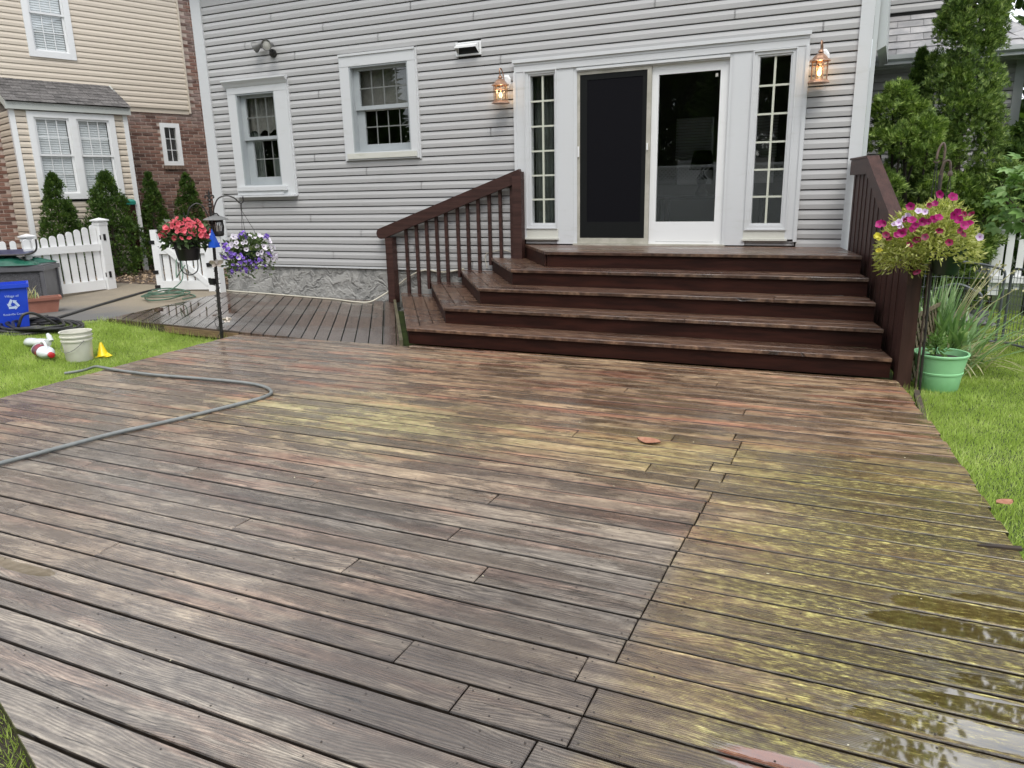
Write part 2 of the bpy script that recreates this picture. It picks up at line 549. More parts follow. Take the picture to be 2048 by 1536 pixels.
    col = t.mix(t.math('MULTIPLY', crack, 0.85), col, g3(0.012, 0.010, 0.009))
    rough = t.math('ADD', 0.16, t.math('MULTIPLY', fine, 0.34))
    rough = t.math('SUBTRACT', rough, t.math('MULTIPLY', wet, 0.16))
    rough = t.math('ADD', t.math('MULTIPLY', rough, t.math('SUBTRACT', 1.0, pud)), t.math('MULTIPLY', pud, 0.03))
    h = t.math('ADD', t.math('MULTIPLY', ring, 0.35), t.math('ADD', t.math('MULTIPLY', fine, 0.6), t.math('MULTIPLY', streak, 0.5)))
    h = t.math('SUBTRACT', h, t.math('MULTIPLY', crack, 1.5))
    keep = t.math('SUBTRACT', 1.0, t.mapr(pud, 0.35, 0.95))
    nrm = t.node("ShaderNodeBump", {'Height': h, 'Strength': t.math('MULTIPLY', keep, 0.75), 'Distance': 0.0035}).outputs[0]
    t.bsdf(col, rough, nrm, IOR=t.math('MULTIPLY_ADD', pud, 0.75, 1.5), Specular_IOR_Level=t.math('MULTIPLY_ADD', pud, 0.40, 0.5), Coat_Weight=t.math('MULTIPLY', t.math('MULTIPLY', t.math('ADD', t.math('ADD', 0.25, t.math('MULTIPLY', wet, 0.65)), t.math('MULTIPLY', t.mapr(Y, -5.2, -6.6), t.mapr(X, -0.8, -2.0, 0.0, 0.45)), clamp=True), t.math('SUBTRACT', 1.0, gap_shade)), t.math('SUBTRACT', 1.0, pud)),
           Coat_Roughness=0.13, Coat_Normal=t.node("ShaderNodeBump", {'Height': streak, 'Strength': 0.35, 'Distance': 0.0025}).outputs[0])
    return t.m

M = {}
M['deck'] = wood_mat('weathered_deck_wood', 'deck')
M['tread'] = wood_mat('wet_tread_wood', 'tread')
M['platform'] = wood_mat('brown_platform_wood', 'platform')
M['riser'] = simple('dark_red_brown_stain', g3(0.016, 0.0048, 0.003), g3(0.040, 0.0120, 0.0075), 1.0, 0.55, 0.25, 30, 0.12, (2, 18, 18), Specular_IOR_Level=0.2)
M['rail'] = simple('red_brown_rail_stain', g3(0.034, 0.0145, 0.0115), g3(0.068, 0.031, 0.025), 1.0, 0.45, 0.3, 30, 0.10, (2, 26, 26), Specular_IOR_Level=0.35)
M['joist'] = simple('old_joist', g3(0.035, 0.026, 0.02), g3(0.09, 0.065, 0.045), 3, 0.8, 0.2, 30, 0.1, (1, 8, 8))
M['nail'] = simple('rusty_nail', g3(0.035, 0.028, 0.024), None, rough=0.5)

def siding_mat(name, c, dirt, rv=0.03, rough=0.42):
    t = NT(name)
    P = t.pos()
    v = t.noise(t.vmath('MULTIPLY', P, (3.0, 3.0, 14.0)), 1.0, 5, 0.65)
    v2 = t.noise(P, 0.9, 4, 0.6)
    k = t.math('MULTIPLY', t.mapr(v, 0.50, 0.78), t.mapr(v2, 0.40, 0.68, 0.05, 0.55))
    col = t.mix(k, c, dirt)
    col = t.mix(1.0, col, t.ramp(t.rand(), [(0, g3(1 - rv, 1 - rv, 1 - rv)), (1, g3(1 + rv, 1 + rv, 1 + rv))]), 'MULTIPLY')
    b = t.bump(t.noise(t.vmath('MULTIPLY', P, (9, 9, 90)), 1.0, 3), 0.10, 0.004)
    t.bsdf(col, rough, b)
    return t.m
M['siding'] = siding_mat('grey_vinyl_siding', g3(0.425, 0.423, 0.420), g3(0.31, 0.308, 0.292))
M['beige'] = siding_mat('beige_vinyl_siding', g3(0.64, 0.565, 0.465), g3(0.55, 0.48, 0.40), 0.02)
M['trim'] = siding_mat('white_aluminium_trim', g3(0.62, 0.635, 0.645), g3(0.45, 0.455, 0.42), 0.02, 0.38)
M['trim_dirty'] = siding_mat('algae_stained_sill', g3(0.62, 0.62, 0.56), g3(0.36, 0.36, 0.25), 0.02, 0.45)
M['white'] = siding_mat('white_vinyl', g3(0.80, 0.81, 0.81), g3(0.66, 0.66, 0.63), 0.015, 0.3)
M['sash'] = simple('grey_sash_paint', g3(0.34, 0.37, 0.385), g3(0.40, 0.43, 0.44), 3, 0.4)
M['muntin'] = simple('pale_grille', g3(0.17, 0.18, 0.17), None, rough=0.4)
M['muntin_cream'] = simple('cream_grille', g3(0.56, 0.58, 0.49), None, rough=0.4)
M['black'] = simple('black_paint', g3(0.012, 0.012, 0.013), None, rough=0.4)
M['blackmetal'] = simple('black_iron', g3(0.014, 0.013, 0.013), g3(0.03, 0.026, 0.022), 20, 0.42, 0.2, 80)
M['rustmetal'] = simple('rusty_iron', g3(0.05, 0.035, 0.026), g3(0.14, 0.10, 0.075), 25, 0.5, 0.2, 80)
M['dark'] = simple('dark_room', g3(0.028, 0.027, 0.027), g3(0.04, 0.038, 0.036), 1, 0.9)
M['roomwall'] = simple('room_wall', g3(0.20, 0.195, 0.18), None, rough=0.9)
M['floor'] = simple('room_floor', g3(0.06, 0.04, 0.028), g3(0.09, 0.06, 0.04), 4, 0.5)
M['curtain'] = simple('grey_green_curtain', g3(0.10, 0.115, 0.105), g3(0.15, 0.17, 0.155), 6, 0.9)
M['shade'] = simple('roller_shade', g3(0.17, 0.165, 0.15), g3(0.22, 0.21, 0.19), 4, 0.9)
M['blind'] = simple('white_blind_slat', g3(0.80, 0.82, 0.84), None, rough=0.5)
M['mesh'] = simple('black_insect_screen', g3(0.004, 0.004, 0.006), None, rough=0.75, Specular_IOR_Level=0.12)
M['mesh_frame'] = simple('dark_screen_frame', g3(0.009, 0.010, 0.010), None, rough=0.6, Specular_IOR_Level=0.15)
M['sill'] = simple('aluminium_sill', g3(0.50, 0.48, 0.42), g3(0.34, 0.33, 0.27), 5, 0.45)

def stucco():
    t = NT('swirled_grey_stucco')
    P = t.pos()
    w = t.noise(P, 3.5, 3, 0.6)
    v = t.vmath('ADD', P, t.node("ShaderNodeCombineXYZ", {0: t.math('MULTIPLY', w, 0.5), 2: t.math('MULTIPLY', w, 0.9)}).outputs[0])
    vo = t.node("ShaderNodeTexVoronoi", {'Vector': t.vmath('MULTIPLY', v, (5, 5, 11)), 'Scale': 1.0}, feature='F1')
    n = t.noise(P, 22, 5, 0.65)
    h = t.math('ADD', vo.outputs['Distance'], t.math('MULTIPLY', n, 0.5))
    col = t.mix(t.mapr(h, 0.35, 1.0), g3(0.21, 0.21, 0.20), g3(0.37, 0.365, 0.345))
    t.bsdf(col, 0.75, t.bump(h, 0.8, 0.028))
    return t.m
M['stucco'] = stucco()

def brick_mat():
    t = NT('red_brick')
    r = t.rand()
    n = t.noise(t.vmath('ADD', t.obj(), t.node("ShaderNodeCombineXYZ", {0: t.math('MULTIPLY', r, 40.0)}).outputs[0]), 28, 5, 0.65)
    isl = t.island()
    k = t.math('FRACT', t.math('ADD', r, isl))
    c = t.ramp(k, [(0.0, g3(0.085, 0.044, 0.034)), (0.3, g3(0.165, 0.080, 0.058)), (0.7, g3(0.235, 0.125, 0.092)), (1.0, g3(0.28, 0.18, 0.14))])
    # a few courses under the siding are bleached with lime
    P = t.pos()
    zz = t.node("ShaderNodeSeparateXYZ", {0: P}).outputs[2]
    lime = t.math('MULTIPLY', t.mapr(zz, 2.75, 3.15), t.mapr(t.noise(P, 3.0, 3), 0.42, 0.58))
    c = t.mix(t.math('MULTIPLY', lime, 0.45), c, g3(0.36, 0.30, 0.28))
    c = t.mix(t.mapr(n, 0.5, 0.75), c, t.mix(0.5, c, g3(0.36, 0.26, 0.22)))
    t.bsdf(c, 0.85, t.bump(n, 0.6, 0.008))
    return t.m
M['brick'] = brick_mat()
M['mortar'] = simple('mortar', g3(0.42, 0.34, 0.29), g3(0.54, 0.45, 0.39), 18, 0.95, 0.4, 60)
M['brick_sill'] = simple('brown_brick_sill', g3(0.14, 0.09, 0.065), g3(0.22, 0.15, 0.11), 20, 0.85, 0.4, 60, 0.15)
M['shingle'] = simple('grey_asphalt_shingle', g3(0.085, 0.08, 0.078), g3(0.17, 0.16, 0.155), 30, 0.85, 0.6, 160, 0.28)
M['slate'] = simple('pale_wet_slate', g3(0.30, 0.30, 0.31), g3(0.44, 0.43, 0.43), 7, 0.28, 0.25, 25, 0.20)
M['slate_red'] = simple('rust_stained_slate', g3(0.34, 0.31, 0.30), g3(0.36, 0.22, 0.17), 9, 0.35, 0.25, 25, 0.1)

def asphalt():
    t = NT('worn_asphalt')
    P = t.pos()
    n = t.noise(P, 55, 4, 0.7)
    b = t.noise(P, 0.8, 4, 0.6)
    px = t.node("ShaderNodeSeparateXYZ", {0: P})
    tan = t.mapr(t.math('ADD', px.outputs[1], t.math('MULTIPLY', t.math('SUBTRACT', b, 0.5), 2.2)), -2.3, -1.4)
    col = t.mix(tan, t.mix(n, g3(0.085, 0.085, 0.085), g3(0.17, 0.17, 0.165)), t.mix(n, g3(0.18, 0.145, 0.10), g3(0.36, 0.31, 0.23)))
    col = t.mix(t.mapr(b, 0.35, 0.7, 0, 0.5), col, g3(0.13, 0.115, 0.095))
    t.bsdf(col, 0.75, t.bump(n, 0.5, 0.008))
    return t.m
M['asphalt'] = asphalt()
M['soil'] = simple('lawn_soil', g3(0.030, 0.045, 0.010), g3(0.055, 0.085, 0.018), 5, 0.95, 0.5, 40, world=True)
M['mulch'] = simple('brown_mulch', g3(0.045, 0.032, 0.024), g3(0.12, 0.085, 0.062), 14, 0.95, 0.8, 50, world=True)
M['chips'] = None

def leaf_mat(name, c1, c2, c3=None, rough=0.5, transl=0.25, clump=4.0, spec=0.4):
    t = NT(name)
    k = t.math('ADD', t.math('MULTIPLY', t.island(), 0.65), t.math('MULTIPLY', t.mapr(t.noise(t.pos(), clump, 3, 0.6), 0.3, 0.7), 0.35))
    col = t.ramp(k, [(0.0, c1), (0.6, c2), (1.0, c3 or c2)])
    b = t.node("ShaderNodeBsdfPrincipled", {'Base Color': col, 'Roughness': rough, 'Specular IOR Level': spec})
    tr = t.node("ShaderNodeBsdfTranslucent", {'Color': t.mix(1.0, col, g3(1.5, 1.6, 0.9), 'MULTIPLY')})
    mx = t.node("ShaderNodeMixShader", {0: transl, 1: b.outputs[0], 2: tr.outputs[0]})
    t.t.links.new(mx.outputs[0], t.out.inputs[0])
    return t.m
M['grass'] = leaf_mat('lawn_blade', g3(0.19, 0.27, 0.040), g3(0.41, 0.54, 0.12), g3(0.70, 0.74, 0.34), 0.5, 0.35, 2.2)
M['arb'] = leaf_mat('arborvitae_spray', g3(0.018, 0.044, 0.008), g3(0.062, 0.122, 0.020), g3(0.165, 0.245, 0.045), 0.6, 0.2, 9)
M['arb_light'] = leaf_mat('arborvitae_bright_spray', g3(0.022, 0.055, 0.012), g3(0.15, 0.235, 0.052), g3(0.44, 0.54, 0.17), 0.55, 0.22, 7)
M['shrub'] = leaf_mat('cypress_shrub_spray', g3(0.026, 0.062, 0.012), g3(0.18, 0.275, 0.058), g3(0.46, 0.56, 0.17), 0.5, 0.22, 7)
M['tree'] = leaf_mat('tree_leaf', g3(0.018, 0.040, 0.008), g3(0.045, 0.090, 0.014), g3(0.10, 0.18, 0.03), 0.5, 0.3, 0.8)
M['fig'] = leaf_mat('broad_leaf', g3(0.07, 0.16, 0.03), g3(0.18, 0.31, 0.09), g3(0.36, 0.50, 0.22), 0.35, 0.25, 5)
M['iris'] = leaf_mat('sword_leaf', g3(0.12, 0.24, 0.085), g3(0.29, 0.44, 0.21), g3(0.62, 0.70, 0.48), 0.4, 0.25, 4)
M['dryleaf'] = leaf_mat('straw_leaf', g3(0.30, 0.27, 0.13), g3(0.50, 0.47, 0.28), g3(0.62, 0.58, 0.40), 0.6, 0.2, 4)
M['limefol'] = leaf_mat('lime_foliage', g3(0.17, 0.21, 0.035), g3(0.47, 0.50, 0.15), g3(0.80, 0.78, 0.42), 0.5, 0.3, 12)
M['darkfol'] = leaf_mat('dark_leaf', g3(0.018, 0.038, 0.014), g3(0.05, 0.09, 0.03), g3(0.15, 0.22, 0.09), 0.35, 0.15, 15)
M['midfol'] = leaf_mat('basket_leaf', g3(0.035, 0.065, 0.02), g3(0.09, 0.14, 0.045), g3(0.22, 0.27, 0.09), 0.45, 0.2, 12)
M['bark'] = simple('bark', g3(0.05, 0.036, 0.026), g3(0.11, 0.085, 0.065), 12, 0.9, 0.6, 30, stretch=(1, 1, 0.2))
M['twig'] = simple('dark_twig', g3(0.035, 0.028, 0.02), None, rough=0.8)

def flower_mat(name, eye, mid, rim, r0, r1, rough=0.5):
    t = NT(name)
    d = t.vmath('LENGTH', t.vmath('MULTIPLY', t.obj(), (1, 1, 0.3)))
    col = t.ramp(t.mapr(d, 0.0, r1, smooth=False), [(0.0, eye), (r0, eye), (min(r0 + 0.12, 0.98), mid), (1.0, rim)])
    col = t.mix(1.0, col, t.ramp(t.rand(), [(0, g3(0.75, 0.72, 0.78)), (1, g3(1.15, 1.1, 1.15))]), 'MULTIPLY')
    b = t.node("ShaderNodeBsdfPrincipled", {'Base Color': col, 'Roughness': rough})
    tr = t.node("ShaderNodeBsdfTranslucent", {'Color': col})
    mx = t.node("ShaderNodeMixShader", {0: 0.25, 1: b.outputs[0], 2: tr.outputs[0]})
    t.t.links.new(mx.outputs[0], t.out.inputs[0])
    return t.m
M['f_magenta'] = flower_mat('magenta_petal', g3(0.16, 0.004, 0.05), g3(0.36, 0.006, 0.14), g3(0.44, 0.010, 0.19), 0.15, 1.0)
M['f_dark'] = flower_mat('dark_red_petal', g3(0.04, 0.002, 0.012), g3(0.20, 0.006, 0.05), g3(0.30, 0.012, 0.075), 0.2, 1.0)
M['f_lilac'] = flower_mat('lilac_petal', g3(0.45, 0.20, 0.50), g3(0.66, 0.50, 0.74), g3(0.80, 0.74, 0.84), 0.2, 1.0)
M['f_red'] = flower_mat('coral_red_petal', g3(0.40, 0.01, 0.03), g3(0.70, 0.07, 0.10), g3(0.78, 0.17, 0.20), 0.12, 1.0)
M['f_white'] = flower_mat('white_petal', g3(0.06, 0.03, 0.10), g3(0.82, 0.80, 0.84), g3(0.86, 0.86, 0.86), 0.22, 1.0)
M['f_purple'] = flower_mat('violet_petal', g3(0.10, 0.03, 0.30), g3(0.22, 0.10, 0.60), g3(0.36, 0.24, 0.74), 0.2, 1.0)
M['f_yellow'] = flower_mat('yellow_petal', g3(0.6, 0.45, 0.02), g3(0.78, 0.74, 0.04), g3(0.80, 0.78, 0.10), 0.1, 1.0)

def glass_mat(name, tint=(0.965, 0.975, 0.97), boost=1.0, ior=1.52):
    t = NT(name)
    ge = t.node("ShaderNodeNewGeometry")
    dn = t.node("ShaderNodeVectorMath", {0: ge.outputs['Normal'], 1: ge.outputs['Incoming']}, operation='DOT_PRODUCT').outputs[1]
    om = t.math('SUBTRACT', 1.0, t.math('ABSOLUTE', dn), clamp=True)
    f = t.math('MULTIPLY', t.math('MULTIPLY_ADD', t.math('POWER', om, 5.0), 0.957, 0.043), boost, clamp=True)
    gl = t.node("ShaderNodeBsdfGlossy", {'Color': g3(1, 1, 1), 'Roughness': 0.0})
    tr = t.node("ShaderNodeBsdfTransparent", {'Color': g3(*tint)})
    mx = t.node("ShaderNodeMixShader", {0: f, 1: tr.outputs[0], 2: gl.outputs[0]})
    t.t.links.new(mx.outputs[0], t.out.inputs[0])
    return t.m
M['glass'] = glass_mat('window_glass', boost=1.15)
M['amber'] = glass_mat('amber_lantern_glass', (0.97, 0.92, 0.82), 1.0)
M['brass'] = simple('brushed_copper', g3(0.30, 0.17, 0.11), g3(0.46, 0.29, 0.20), 15, 0.38, 0.1, 60, Metallic=0.55)
M['bulb'] = None
def emis(name, c, s):
    t = NT(name)
    e = t.node("ShaderNodeEmission", {'Color': c, 'Strength': s})
    t.t.links.new(e.outputs[0], t.out.inputs[0])
    return t.m
M['bulb'] = emis('lit_bulb', g3(1.0, 0.74, 0.32), 4.0)
M['gunmetal'] = simple('grey_floodlight_metal', g3(0.16, 0.16, 0.155), g3(0.22, 0.22, 0.215), 10, 0.45, Metallic=0.3)
M['lens'] = simple('frosted_lamp_lens', g3(0.42, 0.41, 0.37), g3(0.52, 0.51, 0.47), 30, 0.3, 0.3, 90)
M['bluebin'] = simple('blue_plastic', g3(0.012, 0.055, 0.55), g3(0.016, 0.065, 0.62), 3, 0.38)
M['bluelight'] = simple('pale_blue_print', g3(0.55, 0.66, 0.90), None, rough=0.5)
M['terracotta'] = simple('terracotta_plastic', g3(0.30, 0.125, 0.085), g3(0.36, 0.16, 0.115), 5, 0.55)
M['wicker'] = simple('grey_resin_wicker', g3(0.085, 0.085, 0.092), g3(0.13, 0.13, 0.14), 20, 0.5, 0, 1, 0.25)
M['greyplastic'] = simple('grey_plastic', g3(0.10, 0.10, 0.11), g3(0.13, 0.13, 0.14), 5, 0.4)
M['greentarp'] = simple('green_plastic_sheet', g3(0.012, 0.085, 0.055), g3(0.03, 0.14, 0.095), 6, 0.25)
M['navy'] = simple('navy_panel', g3(0.028, 0.036, 0.085), g3(0.04, 0.05, 0.11), 5, 0.4)
M['bucket'] = simple('off_white_plastic', g3(0.70, 0.69, 0.61), g3(0.64, 0.62, 0.54), 5, 0.4)
M['jug'] = simple('white_jug_plastic', g3(0.66, 0.71, 0.75), g3(0.74, 0.78, 0.80), 6, 0.35)
M['redcap'] = simple('red_plastic', g3(0.50, 0.015, 0.025), None, rough=0.4)
M['label'] = simple('dark_label_print', g3(0.05, 0.03, 0.06), g3(0.42, 0.03, 0.05), 9, 0.4)
M['whitebag'] = simple('clear_white_film', g3(0.58, 0.62, 0.60), g3(0.74, 0.77, 0.76), 9, 0.25)
M['yellow'] = simple('yellow_plastic', g3(0.85, 0.62, 0.005), None, rough=0.4)
M['greenpot'] = simple('mint_green_plastic', g3(0.27, 0.60, 0.30), g3(0.32, 0.66, 0.35), 4, 0.42)
M['darkgreen'] = simple('dark_green_pot', g3(0.008, 0.028, 0.014), None, rough=0.35)
M['potsoil'] = simple('potting_soil', g3(0.02, 0.016, 0.012), g3(0.05, 0.04, 0.03), 40, 0.95, 0.8, 60)
M['hosegrey'] = simple('grey_hose', g3(0.17, 0.185, 0.18), g3(0.23, 0.245, 0.24), 8, 0.35)
M['hoseblack'] = simple('black_hose', g3(0.016, 0.016, 0.016), g3(0.035, 0.034, 0.032), 12, 0.42)
M['hosegreen'] = simple('green_hose', g3(0.06, 0.13, 0.085), g3(0.10, 0.19, 0.13), 10, 0.4)
M['cable'] = simple('cream_cable', g3(0.58, 0.55, 0.45), None, rough=0.5)
M['penmetal'] = simple('grey_pen_metal', g3(0.15, 0.16, 0.18), g3(0.21, 0.22, 0.24), 20, 0.4, Metallic=0.3)
M['lattice'] = simple('brown_lattice', g3(0.10, 0.075, 0.045), g3(0.17, 0.135, 0.085), 12, 0.7, 0.3, 50, 0.15)
M['blueorn'] = simple('blue_ornament', g3(0.006, 0.060, 0.42), g3(0.01, 0.09, 0.52), 5, 0.3)
M['clearorn'] = simple('clear_ornament', g3(0.62, 0.55, 0.48), g3(0.78, 0.72, 0.64), 12, 0.12)
M['orangeleaf'] = simple('fallen_leaf', g3(0.30, 0.12, 0.07), g3(0.40, 0.20, 0.12), 30, 0.6)
M['chip'] = simple('tan_chip', g3(0.30, 0.21, 0.13), g3(0.50, 0.38, 0.26), 30, 0.9, 0, 1, 0.3)
M['debris'] = simple('pale_petal', g3(0.34, 0.31, 0.20), g3(0.50, 0.47, 0.34), 30, 0.8, 0, 1, 0.3)
M['gutter'] = siding_mat('pale_gutter', g3(0.55, 0.58, 0.58), g3(0.40, 0.41, 0.40), 0.02, 0.35)
M['frieze'] = siding_mat('grey_green_fascia', g3(0.50, 0.52, 0.49), g3(0.42, 0.44, 0.41), 0.02, 0.4)
M['stone'] = simple('grey_fieldstone', g3(0.14, 0.14, 0.14), g3(0.30, 0.29, 0.28), 8, 0.85, 0.5, 30, 0.3)

# ------------------------------------------------------------------ ground
def sheet(name, xs, ys, mat, dz, kind='structure', jitter=0.0, keep=None):
    V = [(x, y, gz(x, y) + dz + (random.uniform(-jitter, jitter) if jitter else 0)) for y in ys for x in xs]
    nx = len(xs)
    F = []
    for j in range(len(ys) - 1):
        for i in range(nx - 1):
            cx, cy = (xs[i] + xs[i + 1]) / 2, (ys[j] + ys[j + 1]) / 2
            if keep is None or keep(cx, cy):
                F.append((j * nx + i, j * nx + i + 1, (j + 1) * nx + i + 1, (j + 1) * nx + i))
    mb = MB()
    mb.add(V, F)
    return emit(name, mb, mat, kind=kind, smooth=True)

def frange(a, b, st):
    n = max(1, int(round((b - a) / st)))
    return [a + (b - a) * i / n for i in range(n + 1)]
sheet('lawn_ground', [-120, -60, -30, -20] + frange(-16, 6, 0.25) + [10, 20, 40, 80], [-80, -40, -20] + frange(-10, 8, 0.25) + [14, 25, 50, 110], M['soil'], 0.0)
def drive_edge(y):
    return -8.66 + 0.12 * math.sin(y * 1.9) + (-0.45 * max(0.0, -2.9 - y))
sheet('shade_painted_soil', frange(-6.0, 0.6, 0.2), frange(-8.6, -2.5, 0.2), M['potsoil'], 0.004, keep=lambda x, y: x > -5.9 and y > -7.78 - 0.37 * (x + 2.4))  # soil coloured near-black to stand for the shade under the deck
sheet('driveway', frange(-15.2, -8.45, 0.11), frange(-7.5, 0.10, 0.11), M['asphalt'], 0.006,
      keep=lambda x, y: x < drive_edge(y))
sheet('mulch_bed', frange(-14.2, -8.95, 0.12), frange(0.10, 6.0, 0.12), M['mulch'], 0.010, jitter=0.012)

# ------------------------------------------------------------------ grey house
house = thing('grey_house', 'pale grey vinyl sided house wall with white trimmed windows behind the deck', 'house', (-4.5, 0.1, 0))
PITCH = 0.1036
W1 = (-8.46, -7.37, 1.53, 3.08)
W2 = (-6.45, -5.28, 1.96, 3.30)
DR = (-3.90, -0.585, 0.86, 3.01)
HOLES = [(-8.31, -7.60, 1.67, 2.945), (-6.305, -5.395, 2.06, 3.15), (-3.74, -3.37, 1.06, 2.885), (-3.14, -1.34, 0.85, 2.88), (-1.115, -0.70, 1.04, 2.87)]
XL, XR = -8.80, -0.13
ZB = 0.52
EAVE = 4.75

def holes_wall(mb, x0, x1, z0, z1, holes, y0, y1):
    xs = sorted(set([x0, x1] + [h[0] for h in holes] + [h[1] for h in holes]))
    for a, b in zip(xs, xs[1:]):
        m = (a + b) / 2
        cuts = sorted([(h[2], h[3]) for h in holes if h[0] < m < h[1]])
        z = z0
        for c0, c1 in cuts:
            if c0 > z:
                mb.box(a, b, y0, y1, z, c0)
            z = c1
        if z < z1:
            mb.box(a, b, y0, y1, z, z1)
    return mb
emit('wall_sheathing', holes_wall(MB(), -8.92, -0.03, ZB - 0.02, EAVE, HOLES, 0.02, 0.14), M['dark'], house)
emit('side_wall', MB().box(-8.92, -8.80, 0.15, 9.0, 0.0, EAVE).box(-0.15, -0.03, 0.15, 9.0, 0.0, EAVE).box(-8.92, -0.03, 9.0, 9.1, 0, EAVE), M['siding'], house)
# gable roof out of the picture, built because the wet deck and the puddles mirror it
emit('roof', MB().prism([(-9.2, -0.35, EAVE - 0.02), (-9.2, 4.6, EAVE + 2.1), (-9.2, 9.4, EAVE - 0.02), (-9.2, 9.4, EAVE + 0.13), (-9.2, 4.6, EAVE + 2.27), (-9.2, -0.35, EAVE + 0.13)], (9.45, 0, 0)), M['shingle'], house)

def siding_run(parent, x0, x1, z, pitch, mat, y=0.0, name='siding_panel', axis=None):
    """one dutch-lap course: groove, face, cove. axis: (origin, u, n) for walls that do not lie along X"""
    k_ = pitch / 0.1036
    prof = [(0.017, 0.0), (-0.0135, 0.0), (-0.0155, 0.003), (-0.0165, 0.050 * k_), (-0.013, 0.060 * k_), (-0.003, 0.0930 * k_), (0.017, 0.0930 * k_)]
    mb = MB()
    n = len(prof)
    vs = []
    for xx in (x0, x1):
        for py, pz in prof:
            if axis is None:
                vs.append((xx, y + py, z + pz))
            else:
                o, u, nn = axis
                vs.append(tuple(o[i] + u[i] * xx - nn[i] * (y + py) for i in range(2)) + (z + pz,))
    fs = [(i, i + 1, n + i + 1, n + i) for i in range(n - 1)] + [tuple(range(n)), tuple(range(2 * n - 1, n - 1, -1))]
    mb.add(vs, fs)
    return emit(name, mb, mat, parent)

def spans(x0, x1, z, pitch, rects, joints=None):
    segs = [(x0, x1)]
    for a, b, c, d in rects:
        if z >= c - pitch * 0.35 and z + pitch <= d + pitch * 0.35:
            segs = [s for p in segs for s in ((p[0], min(p[1], a)), (max(p[0], b), p[1])) if s[1] - s[0] > 0.02]
    return segs
rects = [W1, W2, DR, (-4.68, -4.35, 3.14, 3.30)]
k = 0
z = ZB + 0.004
while z < 4.05:
    for a, b in spans(XL, XR, z, PITCH, rects):
        jx = XL + ((k * 1.37) % 3.6) + 0.6
        while jx < b - 0.3:
            if jx > a + 0.3:
                siding_run(house, a, jx + 0.02, z, PITCH, M['siding'])
                a = jx
            jx += 3.62
        siding_run(house, a, b, z, PITCH, M['siding'], y=-0.0008 * (k % 2))
    z += PITCH
    k += 1
emit('upper_siding', MB().box(XL, XR, -0.012, 0.016, z, EAVE), M['siding'], house)
emit('starter_strip', MB().box(XL, -3.9, -0.010, 0.016, ZB - 0.03, ZB - 0.004), M['trim'], house)
emit('corner_board', MB().box(-8.985, -8.80, -0.034, 0.02, 0.45, EAVE).box(-8.985, -8.925, 0.021, 0.15, 0.45, EAVE), M['trim'], house)
emit('corner_board', MB().box(-0.13, -0.02, -0.034, 0.02, ZB, EAVE).box(-0.029, -0.004, 0.021, 0.10, ZB, EAVE), M['trim'], house)
# stucco foundation, trowelled in swirls
nx, nz = 90, 14
V, F = [], []
for j in range(nz + 1):
    for i in range(nx + 1):
        x = -8.93 + 8.86 * i / nx
        zz = -0.15 + 0.64 * j / nz
        V.append((x, 0.022 + 0.006 * math.sin(x * 9 + 2.2 * math.sin(zz * 17 + x * 3)) * math.cos(zz * 13 + x * 2) + random.uniform(-0.004, 0.004), zz))
for j in range(nz):
    for i in range(nx):
        a = j * (nx + 1) + i
        F.append((a, a + 1, a + nx + 2, a + nx + 1))
emit('foundation', MB().add(V, F).box(-8.93, -0.07, 0.045, 0.14, -0.15, 0.49), M['stucco'], house, smooth=True)

# rooms behind the glass, with the few things one makes out through it
emit('room', MB().box(-8.78, -0.17, 0.2, 4.4, 0.60, 0.80), M['floor'], house)
rm = MB().box(-8.78, -0.17, 0.15, 4.4, 3.35, 3.40).box(-8.78, -8.70, 0.15, 4.4, 0.8, 3.35).box(-0.23, -0.17, 0.15, 4.4, 0.8, 3.35).box(-4.2, -4.1, 0.15, 4.4, 0.8, 3.35).box(-6.9, -6.8, 0.15, 4.4, 0.8, 3.35)
holes_wall(rm, -8.78, -0.17, 0.8, 3.35, [(-2.86, -2.26, 1.55, 2.62), (-1.83, -1.28, 1.55, 2.62)], 4.30, 4.40)
emit('room_wall', rm, M['roomwall'], house)
for cx0 in (-2.86, -1.83):
    bl = MB()
    for i in range(15):
        zz = 1.95 + i * 0.045
        bl.box(cx0, cx0 + 0.58, 4.22, 4.25, zz, zz + 0.034)
    emit('window_blind', bl, M['blind'], house)
lampx, lampy = -2.22, 3.2
emit('table_lamp', MB().lathe([(0.001, 1.38), (0.09, 1.38), (0.10, 1.42), (0.05, 1.50), (0.09, 1.62), (0.03, 1.72), (0.015, 1.80)], (lampx, lampy, 0), 14).lathe([(0.20, 1.76), (0.13, 2.04)], (lampx, lampy, 0), 18), M['black'], house, smooth=True)
emit('dining_table', MB().box(-2.9, -1.2, 2.8, 3.6, 1.33, 1.38).box(-2.85, -2.78, 2.85, 2.92, 0.8, 1.33).box(-1.32, -1.25, 2.85, 2.92, 0.8, 1.33).box(-2.85, -2.78, 3.48, 3.55, 0.8, 1.33).box(-1.32, -1.25, 3.48, 3.55, 0.8, 1.33), M['black'], house)

def wavy(x0, x1, z0, z1, y, amp, n, hem=0.0):
    V, F = [], []
    m = n * 6
    for i in range(m + 1):
        x = x0 + (x1 - x0) * i / m
        yy = y + amp * math.sin(i / 6 * 2 * math.pi)
        V += [(x, yy, z0 + hem * abs(math.sin(i / m * n * math.pi * 0.5))), (x, yy, z1)]
        if i:
            F.append((2 * i - 2, 2 * i, 2 * i + 1, 2 * i - 1))
    return MB().add(V, F)

